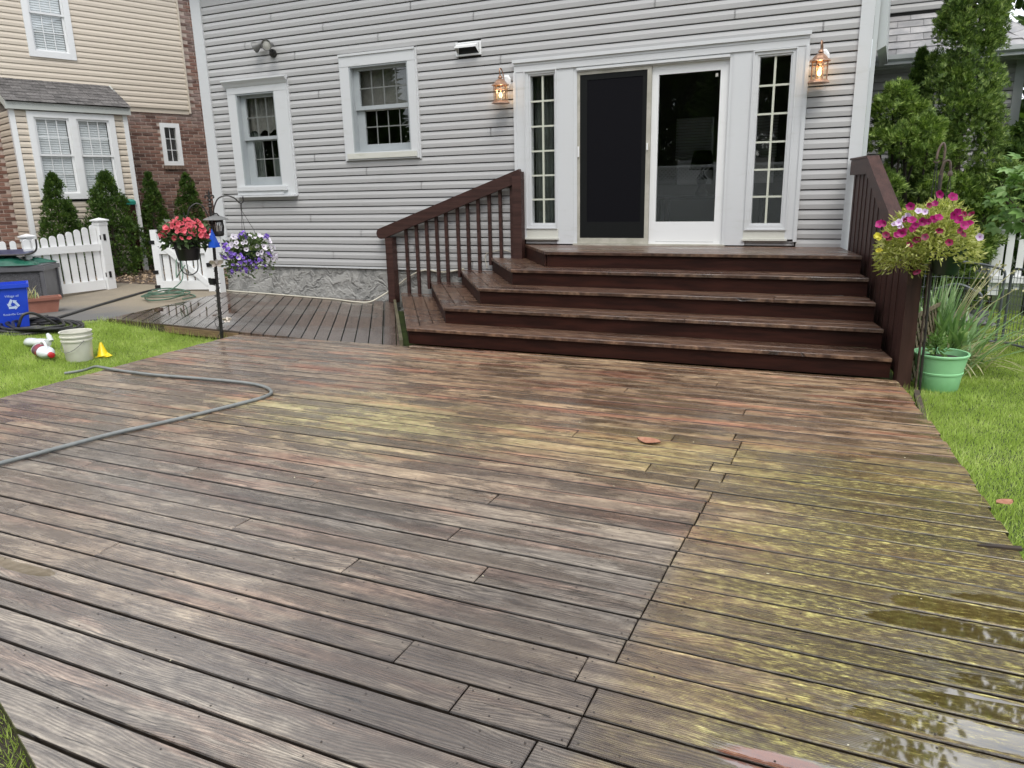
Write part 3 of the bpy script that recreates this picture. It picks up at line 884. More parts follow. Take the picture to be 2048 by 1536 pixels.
def dh_window(box, opening, ug, lg, cols, sashes_z, head_crown, apron, jx):
    """double hung window: box = outer casing, opening = reveal, ug/lg glass of upper/lower sash"""
    x0, x1, z0, z1 = box
    a, b, c, d = opening
    root = emit('window', MB().box(x0, x1, -0.046, 0.018, z0 + 0.0, c).box(x0, a, -0.046, 0.018, c, d).box(b, x1, -0.046, 0.018, c, d).box(x0, x1, -0.049, 0.018, d, z1)
                .box(x0 - 0.018, x0, -0.030, 0.018, z0 - 0.012, z1).box(x1, x1 + 0.018, -0.030, 0.018, z0 - 0.012, z1), M['trim'], house)
    # reveal lining
    emit('jamb', MB().box(a, a + 0.02, -0.040, 0.135, c, d).box(b - 0.02, b, -0.040, 0.135, c, d).box(a + 0.02, b - 0.02, -0.040, 0.135, d - 0.02, d).box(a + 0.02, b - 0.02, -0.040, 0.135, c, c + 0.015), M['sash'], root)
    zm0, zm1 = sashes_z
    def sash(gx0, gx1, gz0, gz1, ox0, ox1, oz0, oz1, y):
        mb = MB().box(ox0, gx0, y, y + 0.032, oz0, oz1).box(gx1, ox1, y, y + 0.032, oz0, oz1).box(gx0, gx1, y, y + 0.032, oz0, gz0).box(gx0, gx1, y, y + 0.032, gz1, oz1)
        s_ = emit('sash', mb, M['sash'], root)
        return s_
    sash(*ug, a + 0.02, b - 0.02, zm0, d - 0.02, 0.030)
    sash(*lg, a + 0.02, b - 0.02, c + 0.015, zm1, 0.066)
    for g, y in ((ug, 0.046), (lg, 0.082)):
        gx0, gx1, gz0, gz1 = g
        emit('pane', MB().box(gx0, gx1, y, y + 0.004, gz0, gz1), M['glass'], root)
        for i in range(1, cols):
            xx = gx0 + (gx1 - gx0) * i / cols
            emit('muntin', MB().box(xx - 0.007, xx + 0.007, y - 0.007, y - 0.001, gz0, gz1), M['muntin'], root)
        zz = (gz0 + gz1) / 2
        emit('muntin', MB().box(gx0, gx1, y - 0.0065, y - 0.0015, zz - 0.007, zz + 0.007), M['muntin'], root)
    if head_crown:
        mb = MB()
        p = [(-0.05, z1 - 0.05), (-0.062, z1 - 0.035), (-0.075, z1 - 0.01), (-0.11, z1 + 0.03), (-0.11, z1 + 0.05), (0.018, z1 + 0.06), (0.018, z1 - 0.05)]
        n = len(p)
        vs = [(x0 - (0.005 if y > -0.06 else 0.045), y, zz) for y, zz in p] + [(x1 + (0.005 if y > -0.06 else 0.030), y, zz) for y, zz in p]
        mb.add(vs, [(i, (i + 1) % n, n + (i + 1) % n, n + i) for i in range(n)] + [tuple(range(n)), tuple(range(2 * n - 1, n - 1, -1))])
        emit('head_moulding', mb, M['trim'], root)
    else:
        emit('head_moulding', MB().box(x0 - 0.004, x1 + 0.004, -0.062, -0.049, z1 - 0.022, z1 + 0.006), M['trim'], root)
    if apron:
        emit('sill', MB().box(a - 0.12, b + 0.10, -0.085, -0.047, c - 0.075, c - 0.018).box(a - 0.13, b + 0.02, -0.066, -0.047, z0 + 0.006, c - 0.078).box(x0 - 0.01, x1 + 0.01, -0.105, 0.018, z0 - 0.024, z0), M['trim'], root)
    else:
        emit('sill', MB().box(x0 + 0.04, x1 - 0.03, -0.062, -0.047, z0 + 0.02, c - 0.012), M['trim_dirty'], root)
    return root
w1 = dh_window(W1, HOLES[0], (-8.205, -7.655, 2.355, 2.885), (-8.165, -7.655, 1.79, 2.295), 3, (2.31, 2.345), True, True, 0)
w2 = dh_window(W2, HOLES[1], (-6.20, -5.44, 2.655, 3.095), (-6.17, -5.44, 2.165, 2.61), 4, (2.605, 2.645), False, False, 0)
emit('valance', wavy(-8.30, -7.60, 2.40, 2.94, 0.150, 0.008, 7, 0.05), M['shade'], w1, smooth=True)
emit('curtain', wavy(-8.31, -8.10, 1.67, 2.94, 0.175, 0.010, 4), M['curtain'], w1, smooth=True)
emit('curtain', wavy(-7.90, -7.60, 1.67, 2.05, 0.165, 0.006, 4), M['curtain'], w1, smooth=True)
emit('roller_shade', MB().box(-6.27, -5.42, 0.17, 0.175, 2.60, 3.12), M['shade'], w2)

# ------------------------------------------------------------------ patio door and sidelights
door = emit('patio_door', MB().box(-3.90, -0.585, -0.050, 0.018, 2.885, 3.005), M['trim'], house)
emit('head_cap', MB().box(-3.915, -0.570, -0.075, -0.051, 2.985, 3.022).box(-3.90, -0.585, -0.056, -0.051, 2.955, 2.984), M['trim'], door)
emit('casing', MB().box(-3.912, -3.878, -0.058, 0.018, 0.86, 2.884).box(-3.878, -3.765, -0.044, 0.018, 0.93, 2.884), M['trim'], door)
emit('casing', MB().box(-0.700, -0.612, -0.044, 0.018, 0.93, 2.884).box(-0.612, -0.575, -0.058, 0.018, 0.905, 2.884), M['trim'], door)
emit('flat_panel', MB().box(-3.365, -3.150, -0.036, 0.018, 0.862, 2.884), M['trim'], door)
emit('flat_panel', MB().box(-1.335, -1.122, -0.036, 0.018, 0.862, 2.884), M['trim'], door)
def sidelight(x0, x1, z0, z1, gx0, gx1, gz0, gz1):
    mb = MB().box(x0, gx0 - 0.02, -0.040, 0.06, z0, z1).box(gx1 + 0.02, x1, -0.040, 0.06, z0, z1).box(gx0 - 0.02, gx1 + 0.02, -0.040, 0.06, z0, gz0 - 0.02).box(gx0 - 0.02, gx1 + 0.02, -0.040, 0.06, gz1 + 0.02, z1)
    mb.box(gx0 - 0.02, gx0, -0.026, 0.06, gz0 - 0.02, gz1 + 0.02).box(gx1, gx1 + 0.02, -0.026, 0.06, gz0 - 0.02, gz1 + 0.02).box(gx0, gx1, -0.026, 0.06, gz0 - 0.02, gz0).box(gx0, gx1, -0.026, 0.06, gz1, gz1 + 0.02)
    # thin bead standing proud of the casing
    mb.box(x0 - 0.012, x0, -0.056, 0.018, z0 - 0.012, z1 + 0.006).box(x1, x1 + 0.012, -0.056, 0.018, z0 - 0.012, z1 + 0.006).box(x0, x1, -0.056, -0.041, z1 - 0.004, z1 + 0.010).box(x0, x1, -0.056, -0.041, z0 - 0.012, z0)
    s_ = emit('sidelight', mb, M['trim'], door)
    return s_
# (a sidelight is a part of the house, so its panes and bars stay one level below it)
def sidelight_full(x0, x1, z0, z1, gx0, gx1, gz0, gz1):
    s_ = sidelight(x0, x1, z0, z1, gx0, gx1, gz0, gz1)
    s_.parent = house
    s_.matrix_local = WM[house].inverted() @ WM[s_]
    cols, rows = 2, 6
    for i in range(cols):
        for j in range(rows):
            a0, a1 = gx0 + (gx1 - gx0) * i / cols, gx0 + (gx1 - gx0) * (i + 1) / cols
            c0, c1 = gz0 + (gz1 - gz0) * j / rows, gz0 + (gz1 - gz0) * (j + 1) / rows
            emit('pane', MB().box(a0, a1, 0.006, 0.010, c0, c1), M['glass'], s_)
    xx = (gx0 + gx1) / 2
    emit('muntin', MB().box(xx - 0.011, xx + 0.011, -0.010, 0.005, gz0, gz1), M['muntin_cream'], s_)
    for j in range(1, rows):
        c0 = gz0 + (gz1 - gz0) * j / rows
        emit('muntin', MB().box(gx0, xx - 0.011, -0.0085, 0.005, c0 - 0.010, c0 + 0.010).box(xx + 0.011, gx1, -0.0085, 0.005, c0 - 0.010, c0 + 0.010), M['muntin_cream'], s_)
    emit('sill_apron', MB().box(x0 - 0.02, x1 + 0.02, -0.042, 0.018, 0.935, z0 - 0.013).box(x0 - 0.03, x1 + 0.03, -0.062, 0.018, 0.915, 0.934), M['trim_dirty'], s_)
    return s_
sl = sidelight_full(-3.760, -3.368, 1.058, 2.884, -3.700, -3.395, 1.113, 2.833)
sr = sidelight_full(-1.120, -0.702, 1.040, 2.872, -1.066, -0.756, 1.102, 2.817)
emit('drape', wavy(-3.74, -3.38, 0.85, 2.9, 0.22, 0.022, 6), M['curtain'], sl, smooth=True)
emit('siding_end', MB().box(-3.79, -3.37, -0.020, 0.018, 0.862, 0.885).box(-3.79, -3.37, -0.016, 0.018, 0.890, 0.912), M['siding'], house)
emit('siding_end', MB().box(-1.12, -0.60, -0.020, 0.018, 0.862, 0.882).box(-1.12, -0.60, -0.016, 0.018, 0.887, 0.912), M['siding'], house)
# sliding door frame
emit('frame', MB().box(-3.150, -3.105, -0.030, 0.12, 0.85, 2.884).box(-1.372, -1.335, -0.030, 0.12, 0.85, 2.884).box(-3.105, -1.372, -0.030, 0.12, 2.832, 2.884)
     .box(-3.105, -1.372, -0.052, -0.031, 2.845, 2.872), M['trim'], door)
emit('threshold', MB().box(-3.15, -1.335, -0.060, 0.12, 0.838, 0.868), M['sill'], door)
# insect screen panel (left, outermost) with its closed dark door behind it
emit('screen_frame', MB().box(-3.104, -3.072, -0.022, 0.004, 0.870, 2.830).box(-2.272, -2.225, -0.022, 0.004, 0.870, 2.830).box(-3.072, -2.272, -0.022, 0.004, 2.796, 2.830).box(-3.072, -2.272, -0.022, 0.004, 0.870, 0.934), M['sill'], door)
emit('insect_screen', MB().box(-3.072, -2.272, -0.012, -0.008, 0.934, 2.796), M['mesh'], door)
emit('stile', MB().box(-3.072, -2.985, -0.0165, -0.0125, 0.934, 2.796).box(-2.985, -2.325, -0.0165, -0.0125, 0.934, 1.125).box(-2.985, -2.325, -0.0165, -0.0125, 2.735, 2.796).box(-2.325, -2.272, -0.0165, -0.0125, 0.934, 2.796), M['mesh_frame'], door)
emit('handle', MB().box(-3.096, -3.078, -0.040, -0.022, 1.885, 2.005), M['white'], door)
emit('handle', MB().box(-2.262, -2.246, -0.038, -0.022, 1.93, 2.005), M['white'], door)
# glazed panel (right)
emit('door_panel', MB().box(-2.224, -2.148, 0.008, 0.046, 0.868, 2.832).box(-1.472, -1.373, 0.008, 0.046, 0.868, 2.832).box(-2.148, -1.472, 0.008, 0.046, 2.730, 2.832).box(-2.148, -1.472, 0.008, 0.046, 0.895, 1.122)
     .box(-2.224, -1.373, 0.004, 0.0075, 0.868, 0.892), M['white'], door)
emit('pane', MB().box(-2.148, -1.472, 0.024, 0.029, 1.122, 2.730), M['glass'], door)
emit('sticker', MB().box(-1.528, -1.500, 0.0205, 0.0235, 2.665, 2.700), M['lens'], door)

# ------------------------------------------------------------------ dryer vent, floodlight, lanterns
vent = emit('wall_vent', MB().box(-4.695, -4.345, -0.024, 0.015, 3.135, 3.155).box(-4.695, -4.345, -0.024, 0.015, 3.275, 3.292).box(-4.695, -4.670, -0.024, 0.015, 3.155, 3.275).box(-4.370, -4.345, -0.024, 0.015, 3.155, 3.275).box(-4.67, -4.37, -0.006, 0.015, 3.155, 3.275), M['black'], house)
vent.data.materials[0] = M['white']
emit('vent_hood', MB().add([(-4.665, -0.024, 3.272), (-4.375, -0.024, 3.272), (-4.665, -0.115, 3.235), (-4.375, -0.115, 3.235), (-4.665, -0.115, 3.215), (-4.375, -0.115, 3.215), (-4.665, -0.024, 3.155), (-4.375, -0.024, 3.155)],
     [(0, 1, 3, 2), (2, 3, 5, 4), (0, 2, 4, 6), (1, 7, 5, 3)]), M['white'], vent)
emit('vent_opening', MB().box(-4.66, -4.38, -0.010, -0.007, 3.158, 3.268), M['black'], vent)

def lantern(x, z0, label):
    root = thing('wall_lantern', label, 'wall lantern', (x, -0.02, z0), 0, 'lit lanterns either side of the patio door')
    y = -0.135
    H = 0.205
    emit('back_plate', MB().lathe([(0.001, 0), (0.062, 0.0), (0.062, 0.014), (0.045, 0.024), (0.001, 0.026)], (0.02, 0.012, 0.26), 8, Matrix.Rotation(R(90), 4, 'X'), 1.0, 1.35, R(22.5)), M['white'], root, local=True)
    emit('arm', MB().tube(smooth_path([(0.02, -0.01, 0.24), (0.018, -0.06, 0.27), (0.01, -0.075, 0.345), (0.004, -0.105, 0.392), (0, -0.135, 0.395), (0, -0.150, 0.36), (0, -0.135, 0.315)], 5), 0.0075, 8), M['brass'], root, local=True, smooth=True)
    emit('finial', MB().lathe([(0.012, 0.285), (0.03, 0.292), (0.022, 0.305), (0.012, 0.318), (0.001, 0.322)], (0, y, 0), 12), M['brass'], root, local=True, smooth=True)
    emit('roof', MB().lathe([(0.088, 0.200), (0.108, 0.204), (0.104, 0.214), (0.082, 0.226), (0.062, 0.252), (0.03, 0.278), (0.012, 0.287)], (0, y, 0), 8, phase=R(22.5)), M['brass'], root, local=True)
    emit('base', MB().lathe([(0.001, 0.0), (0.112, 0.0), (0.108, 0.012), (0.086, 0.030), (0.001, 0.031)], (0, y, 0), 8, phase=R(22.5)), M['brass'], root, local=True)
    for i in range(8):
        a = R(22.5 + 45 * i)
        b = R(22.5 + 45 * (i + 1))
        p = Vector((0.080 * math.cos(a), y + 0.080 * math.sin(a), 0))
        q = Vector((0.080 * math.cos(b), y + 0.080 * math.sin(b), 0))
        emit('glazing_bar', MB().bar(p + Vector((0, 0, 0.03)), p * 1.0 + Vector((0, 0, 0.203)), 0.008, 0.008, (math.cos(a), math.sin(a), 0)).bar(p + Vector((0, 0, 0.166)), q + Vector((0, 0, 0.166)), 0.005, 0.006), M['brass'], root, local=True)
        pi, qi = p * 0.97 + Vector((0, y * 0.03, 0.032)), q * 0.97 + Vector((0, y * 0.03, 0.032))
        emit('glass', MB().add([pi, qi, qi + Vector((0, 0, 0.168)), pi + Vector((0, 0, 0.168))], [(0, 1, 2, 3)]), M['amber'], root, local=True)
    emit('bulb', MB().lathe([(0.001, 0.065), (0.014, 0.072), (0.021, 0.092), (0.016, 0.115), (0.004, 0.135)], (0, y, 0), 12), M['bulb'], root, local=True, smooth=True)
    emit('candle_sleeve', MB().lathe([(0.011, 0.03), (0.011, 0.066)], (0, y, 0), 10), M['white'], root, local=True)
    ld = bpy.data.lights.new('lantern_light', 'POINT')
    ld.energy = 0.5
    ld.color = (1.0, 0.66, 0.36)
    ld.shadow_soft_size = 0.02
    lo = bpy.data.objects.new('lantern_light', ld)
    COL.objects.link(lo)
    lo.parent = root
    lo.location = (0, y, 0.15)
    return root
lantern(-4.035, 2.535, 'lit copper lantern on the siding left of the patio door')
lantern(-0.467, 2.502, 'lit copper lantern on the siding right of the patio door')

fl = thing('floodlight', 'grey twin-head floodlight high on the grey siding above the smaller window', 'floodlight', (-7.56, -0.02, 3.42))
emit('mount', MB().lathe([(0.001, 0), (0.055, 0.0), (0.055, 0.03), (0.025, 0.04), (0.001, 0.041)], (-7.56, -0.012, 3.43), 12, Matrix.Rotation(R(90), 4, 'X')).tube([(-7.56, -0.04, 3.43), (-7.565, -0.075, 3.46), (-7.575, -0.085, 3.53)], 0.018, 8), M['blackmetal'], fl, smooth=True)
emit('yoke', MB().tube(smooth_path([(-7.575, -0.085, 3.53), (-7.62, -0.085, 3.575), (-7.67, -0.09, 3.555)], 4), 0.011, 8).tube(smooth_path([(-7.575, -0.085, 3.53), (-7.56, -0.085, 3.56), (-7.535, -0.09, 3.53)], 4), 0.011, 8), M['gunmetal'], fl, smooth=True)
def head(px, d):
    q = Vector(d).normalized().to_track_quat('Z', 'Y').to_matrix().to_4x4()
    h = emit('lamp_head', MB().lathe([(0.001, -0.02), (0.030, -0.015), (0.036, 0.05), (0.042, 0.075), (0.070, 0.125), (0.074, 0.150), (0.066, 0.150), (0.062, 0.128)], px, 18, q), M['gunmetal'], fl, smooth=True)
    emit('lens', MB().lathe([(0.063, 0.132), (0.040, 0.140), (0.001, 0.143)], px, 18, q), M['lens'], h, smooth=True)
head((-7.66, -0.09, 3.565), (-0.88, -0.25, -0.38))
head((-7.525, -0.085, 3.525), (0.22, -0.95, -0.18))

# ------------------------------------------------------------------ main deck: board by board
deck = thing('deck', 'large wet weathered wooden deck with algae stains and puddles filling the foreground', 'deck', (-2.6, -5.6, 0))
def interp(tab, v):
    if v <= tab[0][0]:
        return tab[0][1]
    for (a, b), (c, d) in zip(tab, tab[1:]):
        if v <= c:
            return b + (d - b) * (v - a) / (c - a)
    return tab[-1][1]
XRT = [(-8.8, 0.90), (-7.0, 0.84), (-5.3, 0.74), (-4.71, 0.68), (-4.07, 0.61), (-3.36, 0.53), (-2.43, 0.405)]
XLT = [(-8.8, 0.9), (-7.625, -2.40), (-6.45, -6.0), (-5.3, -6.09), (-4.3, -6.19), (-3.3, -6.27), (-2.43, -6.29)]
JOINTS = [(-1.815, -6.53), (-1.27, -6.39), (-1.28, -6.95), (-0.99, -7.09), (-0.69, -6.81), (-2.55, -6.40), (-2.545, -5.84), (-3.34, -5.98),
          (-3.76, -6.69), (-2.93, -3.99), (-1.51, -3.40), (-1.52, -4.55), (-1.555, -5.69), (-1.55, -6.06), (-0.89, -3.05), (-0.59, -3.70),
          (-0.575, -4.27), (-0.925, -4.42), (-0.52, -4.42), (-0.525, -4.55), (-0.525, -4.69), (-0.617, -4.84), (-0.53, -4.98), (-0.645, -5.125), (-0.94, -4.97), (-2.2, -2.9), (-3.4, -3.3)]
PW_ = 0.1415
GAP = 0.0100
rr = random.Random(11)
nails = MB()
def nail(x, y, z=0.0):
    for dy in (-0.042, 0.042):
        c = (x + rr.uniform(-0.008, 0.008), y + dy + rr.uniform(-0.006, 0.006), z + 0.0008)
        nails.add([c] + [(c[0] + 0.0036 * math.cos(a), c[1] + 0.0036 * math.sin(a), c[2]) for a in (0, 1.05, 2.09, 3.14, 4.19, 5.24)], [(0, 1 + i, 1 + (i + 1) % 6) for i in range(6)])
def deck_board(xa0, xa1, xb0, xb1, ya, yb):
    """near edge ya from xa0 to xa1, far edge yb from xb0 to xb1"""
    cx, cy = (xa0 + xa1 + xb0 + xb1) / 4, (ya + yb) / 2
    z = lambda: rr.uniform(-0.0022, 0.0014)
    e = lambda: rr.uniform(-0.0016, 0.0016)
    mb = MB().plank([(xa0, ya + e(), z()), (xa1, ya + e(), z()), (xb1, yb + e(), z()), (xb0, yb + e(), z())], 0.032, 0.004, (0, 0, -1))
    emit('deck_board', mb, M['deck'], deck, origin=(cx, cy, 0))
    x = math.ceil((min(xa0, xb0) + 0.03 - 0.33) / 0.40) * 0.40 + 0.33
    nail(max(xa0, xb0) + 0.025, cy)
    nail(min(xa1, xb1) - 0.025, cy)
    while x < max(xa1, xb1) - 0.08:
        if x > max(xa0, xb0) + 0.08:
            nail(x, cy)
        x += 0.40
k0 = -10
for k in range(k0, 34):
    ya = -7.299 + PW_ * k + GAP / 2
    yb = -7.299 + PW_ * (k + 1) - GAP / 2
    ym = (ya + yb) / 2
    js = [x for x, y in JOINTS if abs(y - ym) < PW_ * 0.5]
    if -6.75 < ym < -5.19:
        js.append(interp([(-6.75, -0.601), (-6.45, -0.594), (-5.9, -0.578), (-5.2, -0.548)], ym))
    elif -7.16 < ym < -6.87:
        js.append(-0.613)
    elif ym < -7.16:
        js.append((-0.70, -0.66)[k % 2])
    xl, xr = interp(XLT, ym), interp(XRT, ym)
    if xl > xr - 0.05:
        continue
    # long runs that show no joint in the picture still come in boards of about 4.5 m
    js = sorted(j for j in js if xl + 0.1 < j < xr - 0.1)
    if js and js[0] - xl > 4.2 and rr.random() < 0.8:
        js.insert(0, xl + rr.choice((1.15, 1.6, 2.0, 0.75)) + rr.uniform(-0.05, 0.05))
    ends = [None] + js + [None]
    jl, jr = rr.uniform(-0.010, 0.010), rr.uniform(-0.012, 0.012)
    for a, b in zip(ends, ends[1:]):
        xa0 = interp(XLT, ya) + jl if a is None else a + 0.0022
        xb0 = interp(XLT, yb) + jl if a is None else a + 0.0022 + rr.uniform(-0.002, 0.002)
        xa1 = interp(XRT, ya) + jr if b is None else b - 0.0022
        xb1 = interp(XRT, yb) + jr if b is None else b - 0.0022 + rr.uniform(-0.002, 0.002)
        deck_board(xa0, xa1, xb0, xb1, ya, yb)
deck_board(-4.05, 0.41, -4.05, 0.40, -2.488 + GAP / 2, -2.405)
emit('nail_heads', nails, M['nail'], deck, kind='stuff')
rim = MB()
def rimboard(a, b, z0=-0.165, z1=-0.034, th=0.038):
    rim.bar((a[0], a[1], (z0 + z1) / 2), (b[0], b[1], (z0 + z1) / 2), th, z1 - z0)
for tab in (XLT, XRT):
    for (y0, x0), (y1, x1) in zip(tab, tab[1:]):
        s_ = 0.035 if tab is XLT else -0.035
        rimboard((x0 + s_, y0 + (0.02 if y1 < -6.2 and tab is XLT else 0)), (x1 + s_, y1 + (0.02 if y1 < -6.2 and tab is XLT else 0)))
for i in range(17):
    x = -5.87 + i * 0.40
    y0 = max(-8.6, -7.58 - 0.37 * (x + 2.4)) + 0.06
    rimboard((x, y0), (x, -2.52), -0.17, -0.036)
emit('joist', rim, M['joist'], deck)
# broken, mossy spot at the right edge
emit('split_end', MB().plank([(0.585, -5.365, 0.004), (0.75, -5.352, 0.010), (0.748, -5.334, 0.016), (0.60, -5.352, 0.006)], 0.012, 0.001, (0, 0, -1)), M['joist'], deck)

# ------------------------------------------------------------------ low side platform with diagonal boards
plat = thing('side_platform', 'low brown side platform of diagonal boards along the stucco foundation', 'platform', (-6.8, -1.3, 0.0))
def plz(x, y):
    zf = 0.02 - 0.0203 * (x + 6.24)
    zb = 0.083 - 0.0145 * (x + 8.89)
    t = (y + 2.506) / 2.506
    return zf + (zb - zf) * t
SL = -0.66                       # dx/dy of the boards
uvec = Vector((-SL, -1, 0)).normalized()
def clip_poly(poly, a, b, c):
    """keep a*x+b*y<=c"""
    out = []
    for i in range(len(poly)):
        p, q = poly[i], poly[(i + 1) % len(poly)]
        dp, dq = a * p[0] + b * p[1] - c, a * q[0] + b * q[1] - c
        if dp <= 0:
            out.append(p)
        if dp * dq < 0:
            t = dp / (dp - dq)
            out.append((p[0] + (q[0] - p[0]) * t, p[1] + (q[1] - p[1]) * t))
    return out
outline = [(-8.47, -2.512), (-4.10, -2.495), (-5.84, -0.02), (-8.90, -0.02)]
step = 0.147 * math.sqrt(1 + SL * SL)
i = 0
xs0 = -12.0
ang = math.atan2(uvec.y, uvec.x)
while xs0 + step * i < -3.0:
    # strip between lines x = c + SL*y
    c0, c1 = xs0 + step * i + 0.006, xs0 + step * (i + 1) - 0.006
    poly = clip_poly(clip_poly(outline, 1, -SL, c1), -1, SL, -c0)
    i += 1
    if len(poly) < 3:
        continue
    cx = sum(p[0] for p in poly) / len(poly)
    cy = sum(p[1] for p in poly) / len(poly)
    fr = Matrix.Translation((cx, cy, plz(cx, cy))) @ Matrix.Rotation(ang, 4, 'Z')
    dz = rr.uniform(-0.002, 0.002)
    emit('platform_board', MB().prism([(p[0], p[1], plz(*p) - 0.03 + dz) for p in poly], (0, 0, 0.03)), M['platform'], plat, frame=fr)
emit('fascia', MB().bar((-8.43, -2.495, 0.020), (-6.30, -2.490, -0.028), 0.03, 0.10).bar((-8.44, -2.48, 0.02), (-8.87, -0.05, 0.04), 0.03, 0.08), M['joist'], plat)
emit('fascia', MB().bar((-7.45, -2.520, -0.005), (-6.30, -2.514, -0.030), 0.016, 0.075), simple('tan_timber', g3(0.16, 0.105, 0.055), g3(0.27, 0.18, 0.10), 4, 0.7, 0.2, 30, 0, (2, 20, 20)), plat)

# ------------------------------------------------------------------ stairs
stairs = thing('stairs', 'wide wet brown wooden stairs wrapping round to the left below the patio door', 'stairs', (-1.9, -1.2, 0))
RISE, RUN, OV = 0.17, 0.332, 0.026
SD = Vector((-0.555, 0.832, 0)).normalized()         # direction of the left side edges (towards the wall)
FRONT = {k: -(1.06 + RUN * (5 - k)) for k in range(1, 6)}
LEFTX = {1: -4.125, 2: -3.868, 3: -3.622, 4: -3.385, 5: -3.115}
def rightx(y):
    return -0.135 - 0.203 * y
side_n = Vector((SD.y, -SD.x, 0))                     # inward normal of the left edge
for k in range(1, 6):
    zt = RISE * k
    yf = FRONT[k]
    xl = LEFTX[k]
    B = Vector((xl, yf, zt))
    mit = (Vector((1, 0, 0)) - SD).normalized() * -1
    # mitre direction between front edge (+X) and side edge (SD)
    mit = (Vector((1, 0, 0)) + SD).normalized()
    def on_front(d):
        """point where the front line, moved in by d, meets the left line moved in by d"""
        y = yf + d
        # left line: points P with (P-B).side_n = d
        x = B.x + (d - (y - B.y) * side_n.y) / side_n.x
        return Vector((x, y, zt))
    depth = (0 - yf) - 0.012 if k == 5 else RUN + 0.03
    n = 7 if k == 5 else 2
    w = depth / n
    for i in range(n):
        d0, d1 = i * w + (0.003 if i else 0), (i + 1) * w - 0.003
        if k == 5:
            a = Vector((xl + SD.x / SD.y * d0, yf + d0, zt))
            b = Vector((xl + SD.x / SD.y * d1, yf + d1, zt))
        else:
            a, b = on_front(d0), on_front(d1)
        c, d = Vector((rightx(yf + d1), yf + d1, zt)), Vector((rightx(yf + d0), yf + d0, zt))
        # long treads are made of two lengths
        split = None
        if i == 0 and k in (2, 3):
            split = -1.35 if k == 2 else -0.62
        segs = [(a, d, c, b)]
        if split:
            segs = [(a, Vector((split - 0.002, d.y, zt)), Vector((split - 0.002, c.y, zt)), b), (Vector((split + 0.002, d.y, zt)), d, c, Vector((split + 0.002, c.y, zt)))]
        for q in segs:
            q = [p + Vector((0, 0, rr.uniform(-0.0015, 0.0015))) for p in q]
            m = sum(q, Vector()) / 4
            emit('tread_board', MB().plank(q, 0.032, 0.005, (0, 0, -1)), M['tread'], stairs, origin=m)
    # left side treads: three boards parallel to the side edge
    if k < 5:
        dside = (Vector((LEFTX[k + 1], FRONT[k + 1], 0)) - Vector((xl, yf, 0))).dot(side_n) + 0.03
        ns = 3 if k > 0 else 2
        ws = dside / ns
        for i in range(ns):
            d0, d1 = i * ws + (0.003 if i else 0), (i + 1) * ws - 0.003
            pts = []
            for dd in (d0, d1):
                p = on_front(dd) if dd < RUN else on_front(min(dd, depth))
                if dd >= RUN:
                    p = B + side_n * dd + SD * ((p - B).dot(SD))
                t = (-0.02 - p.y) / SD.y
                pts.append((p, p + SD * t))
            q = [pts[0][1], pts[0][0], pts[1][0], pts[1][1]]
            q = [p + Vector((0, 0, rr.uniform(-0.0015, 0.0012) - 0.0005)) for p in q]
            m = sum(q, Vector()) / 4
            fr = Matrix.Translation(m) @ Matrix.Rotation(math.atan2(-SD.y, -SD.x), 4, 'Z')
            emit('tread_board', MB().plank(q, 0.032, 0.005, (0, 0, -1)), M['tread'], stairs, frame=fr)
    # risers: front and left side
    yr = yf + OV
    zl, zh = zt - RISE + (0.001 if k > 1 else 0.002), zt - 0.033
    bl = B + side_n * OV
    xr0 = rightx(yr)
    xl0 = on_front(OV).x
    emit('riser', MB().box(xl0, xr0, yr, yr + 0.022, zl, zh), M['riser'], stairs, origin=((xl0 + xr0) / 2, yr, zl + 0.07))
    p0 = on_front(OV) if k < 5 else Vector((xl + SD.x / SD.y * OV + OV / side_n.x * 0.4, yr, zt))
    t = (-0.03 - p0.y) / SD.y
    p1 = p0 + SD * t
    mid = (p0 + p1) / 2
    emit('riser', MB().bar((p0.x, p0.y, (zl + zh) / 2), (p1.x, p1.y, (zl + zh) / 2), 0.02, zh - zl), M['riser'], stairs,
         frame=Matrix.Translation((mid.x, mid.y, zl)) @ Matrix.Rotation(math.atan2(SD.y, SD.x), 4, 'Z'))
# mossy green post foot between platform and first step
emit('edge_board', MB().bar((-4.165, -2.44, 0.005), (-5.82, -0.02, 0.045), 0.035, 0.09), simple('mossy_board', g3(0.06, 0.055, 0.03), g3(0.12, 0.105, 0.06), 4, 0.7, 0.3, 30), stairs)

# ------------------------------------------------------------------ left balustrade against the wall
rl = thing('left_stair_railing', 'dark red brown balustrade with sloping handrail along the siding left of the patio door', 'railing', (-4.8, -0.1, 0.04))
YR = -0.085
emit('post', MB().box(-5.835, -5.725, -0.14, -0.03, 0.045, 0.93), M['rail'], rl, origin=(-5.78, -0.085, 0.5))
emit('post', MB().box(-3.905, -3.785, -0.165, -0.066, 0.68, 1.735), M['rail'], rl, origin=(-3.85, -0.1, 1.2))
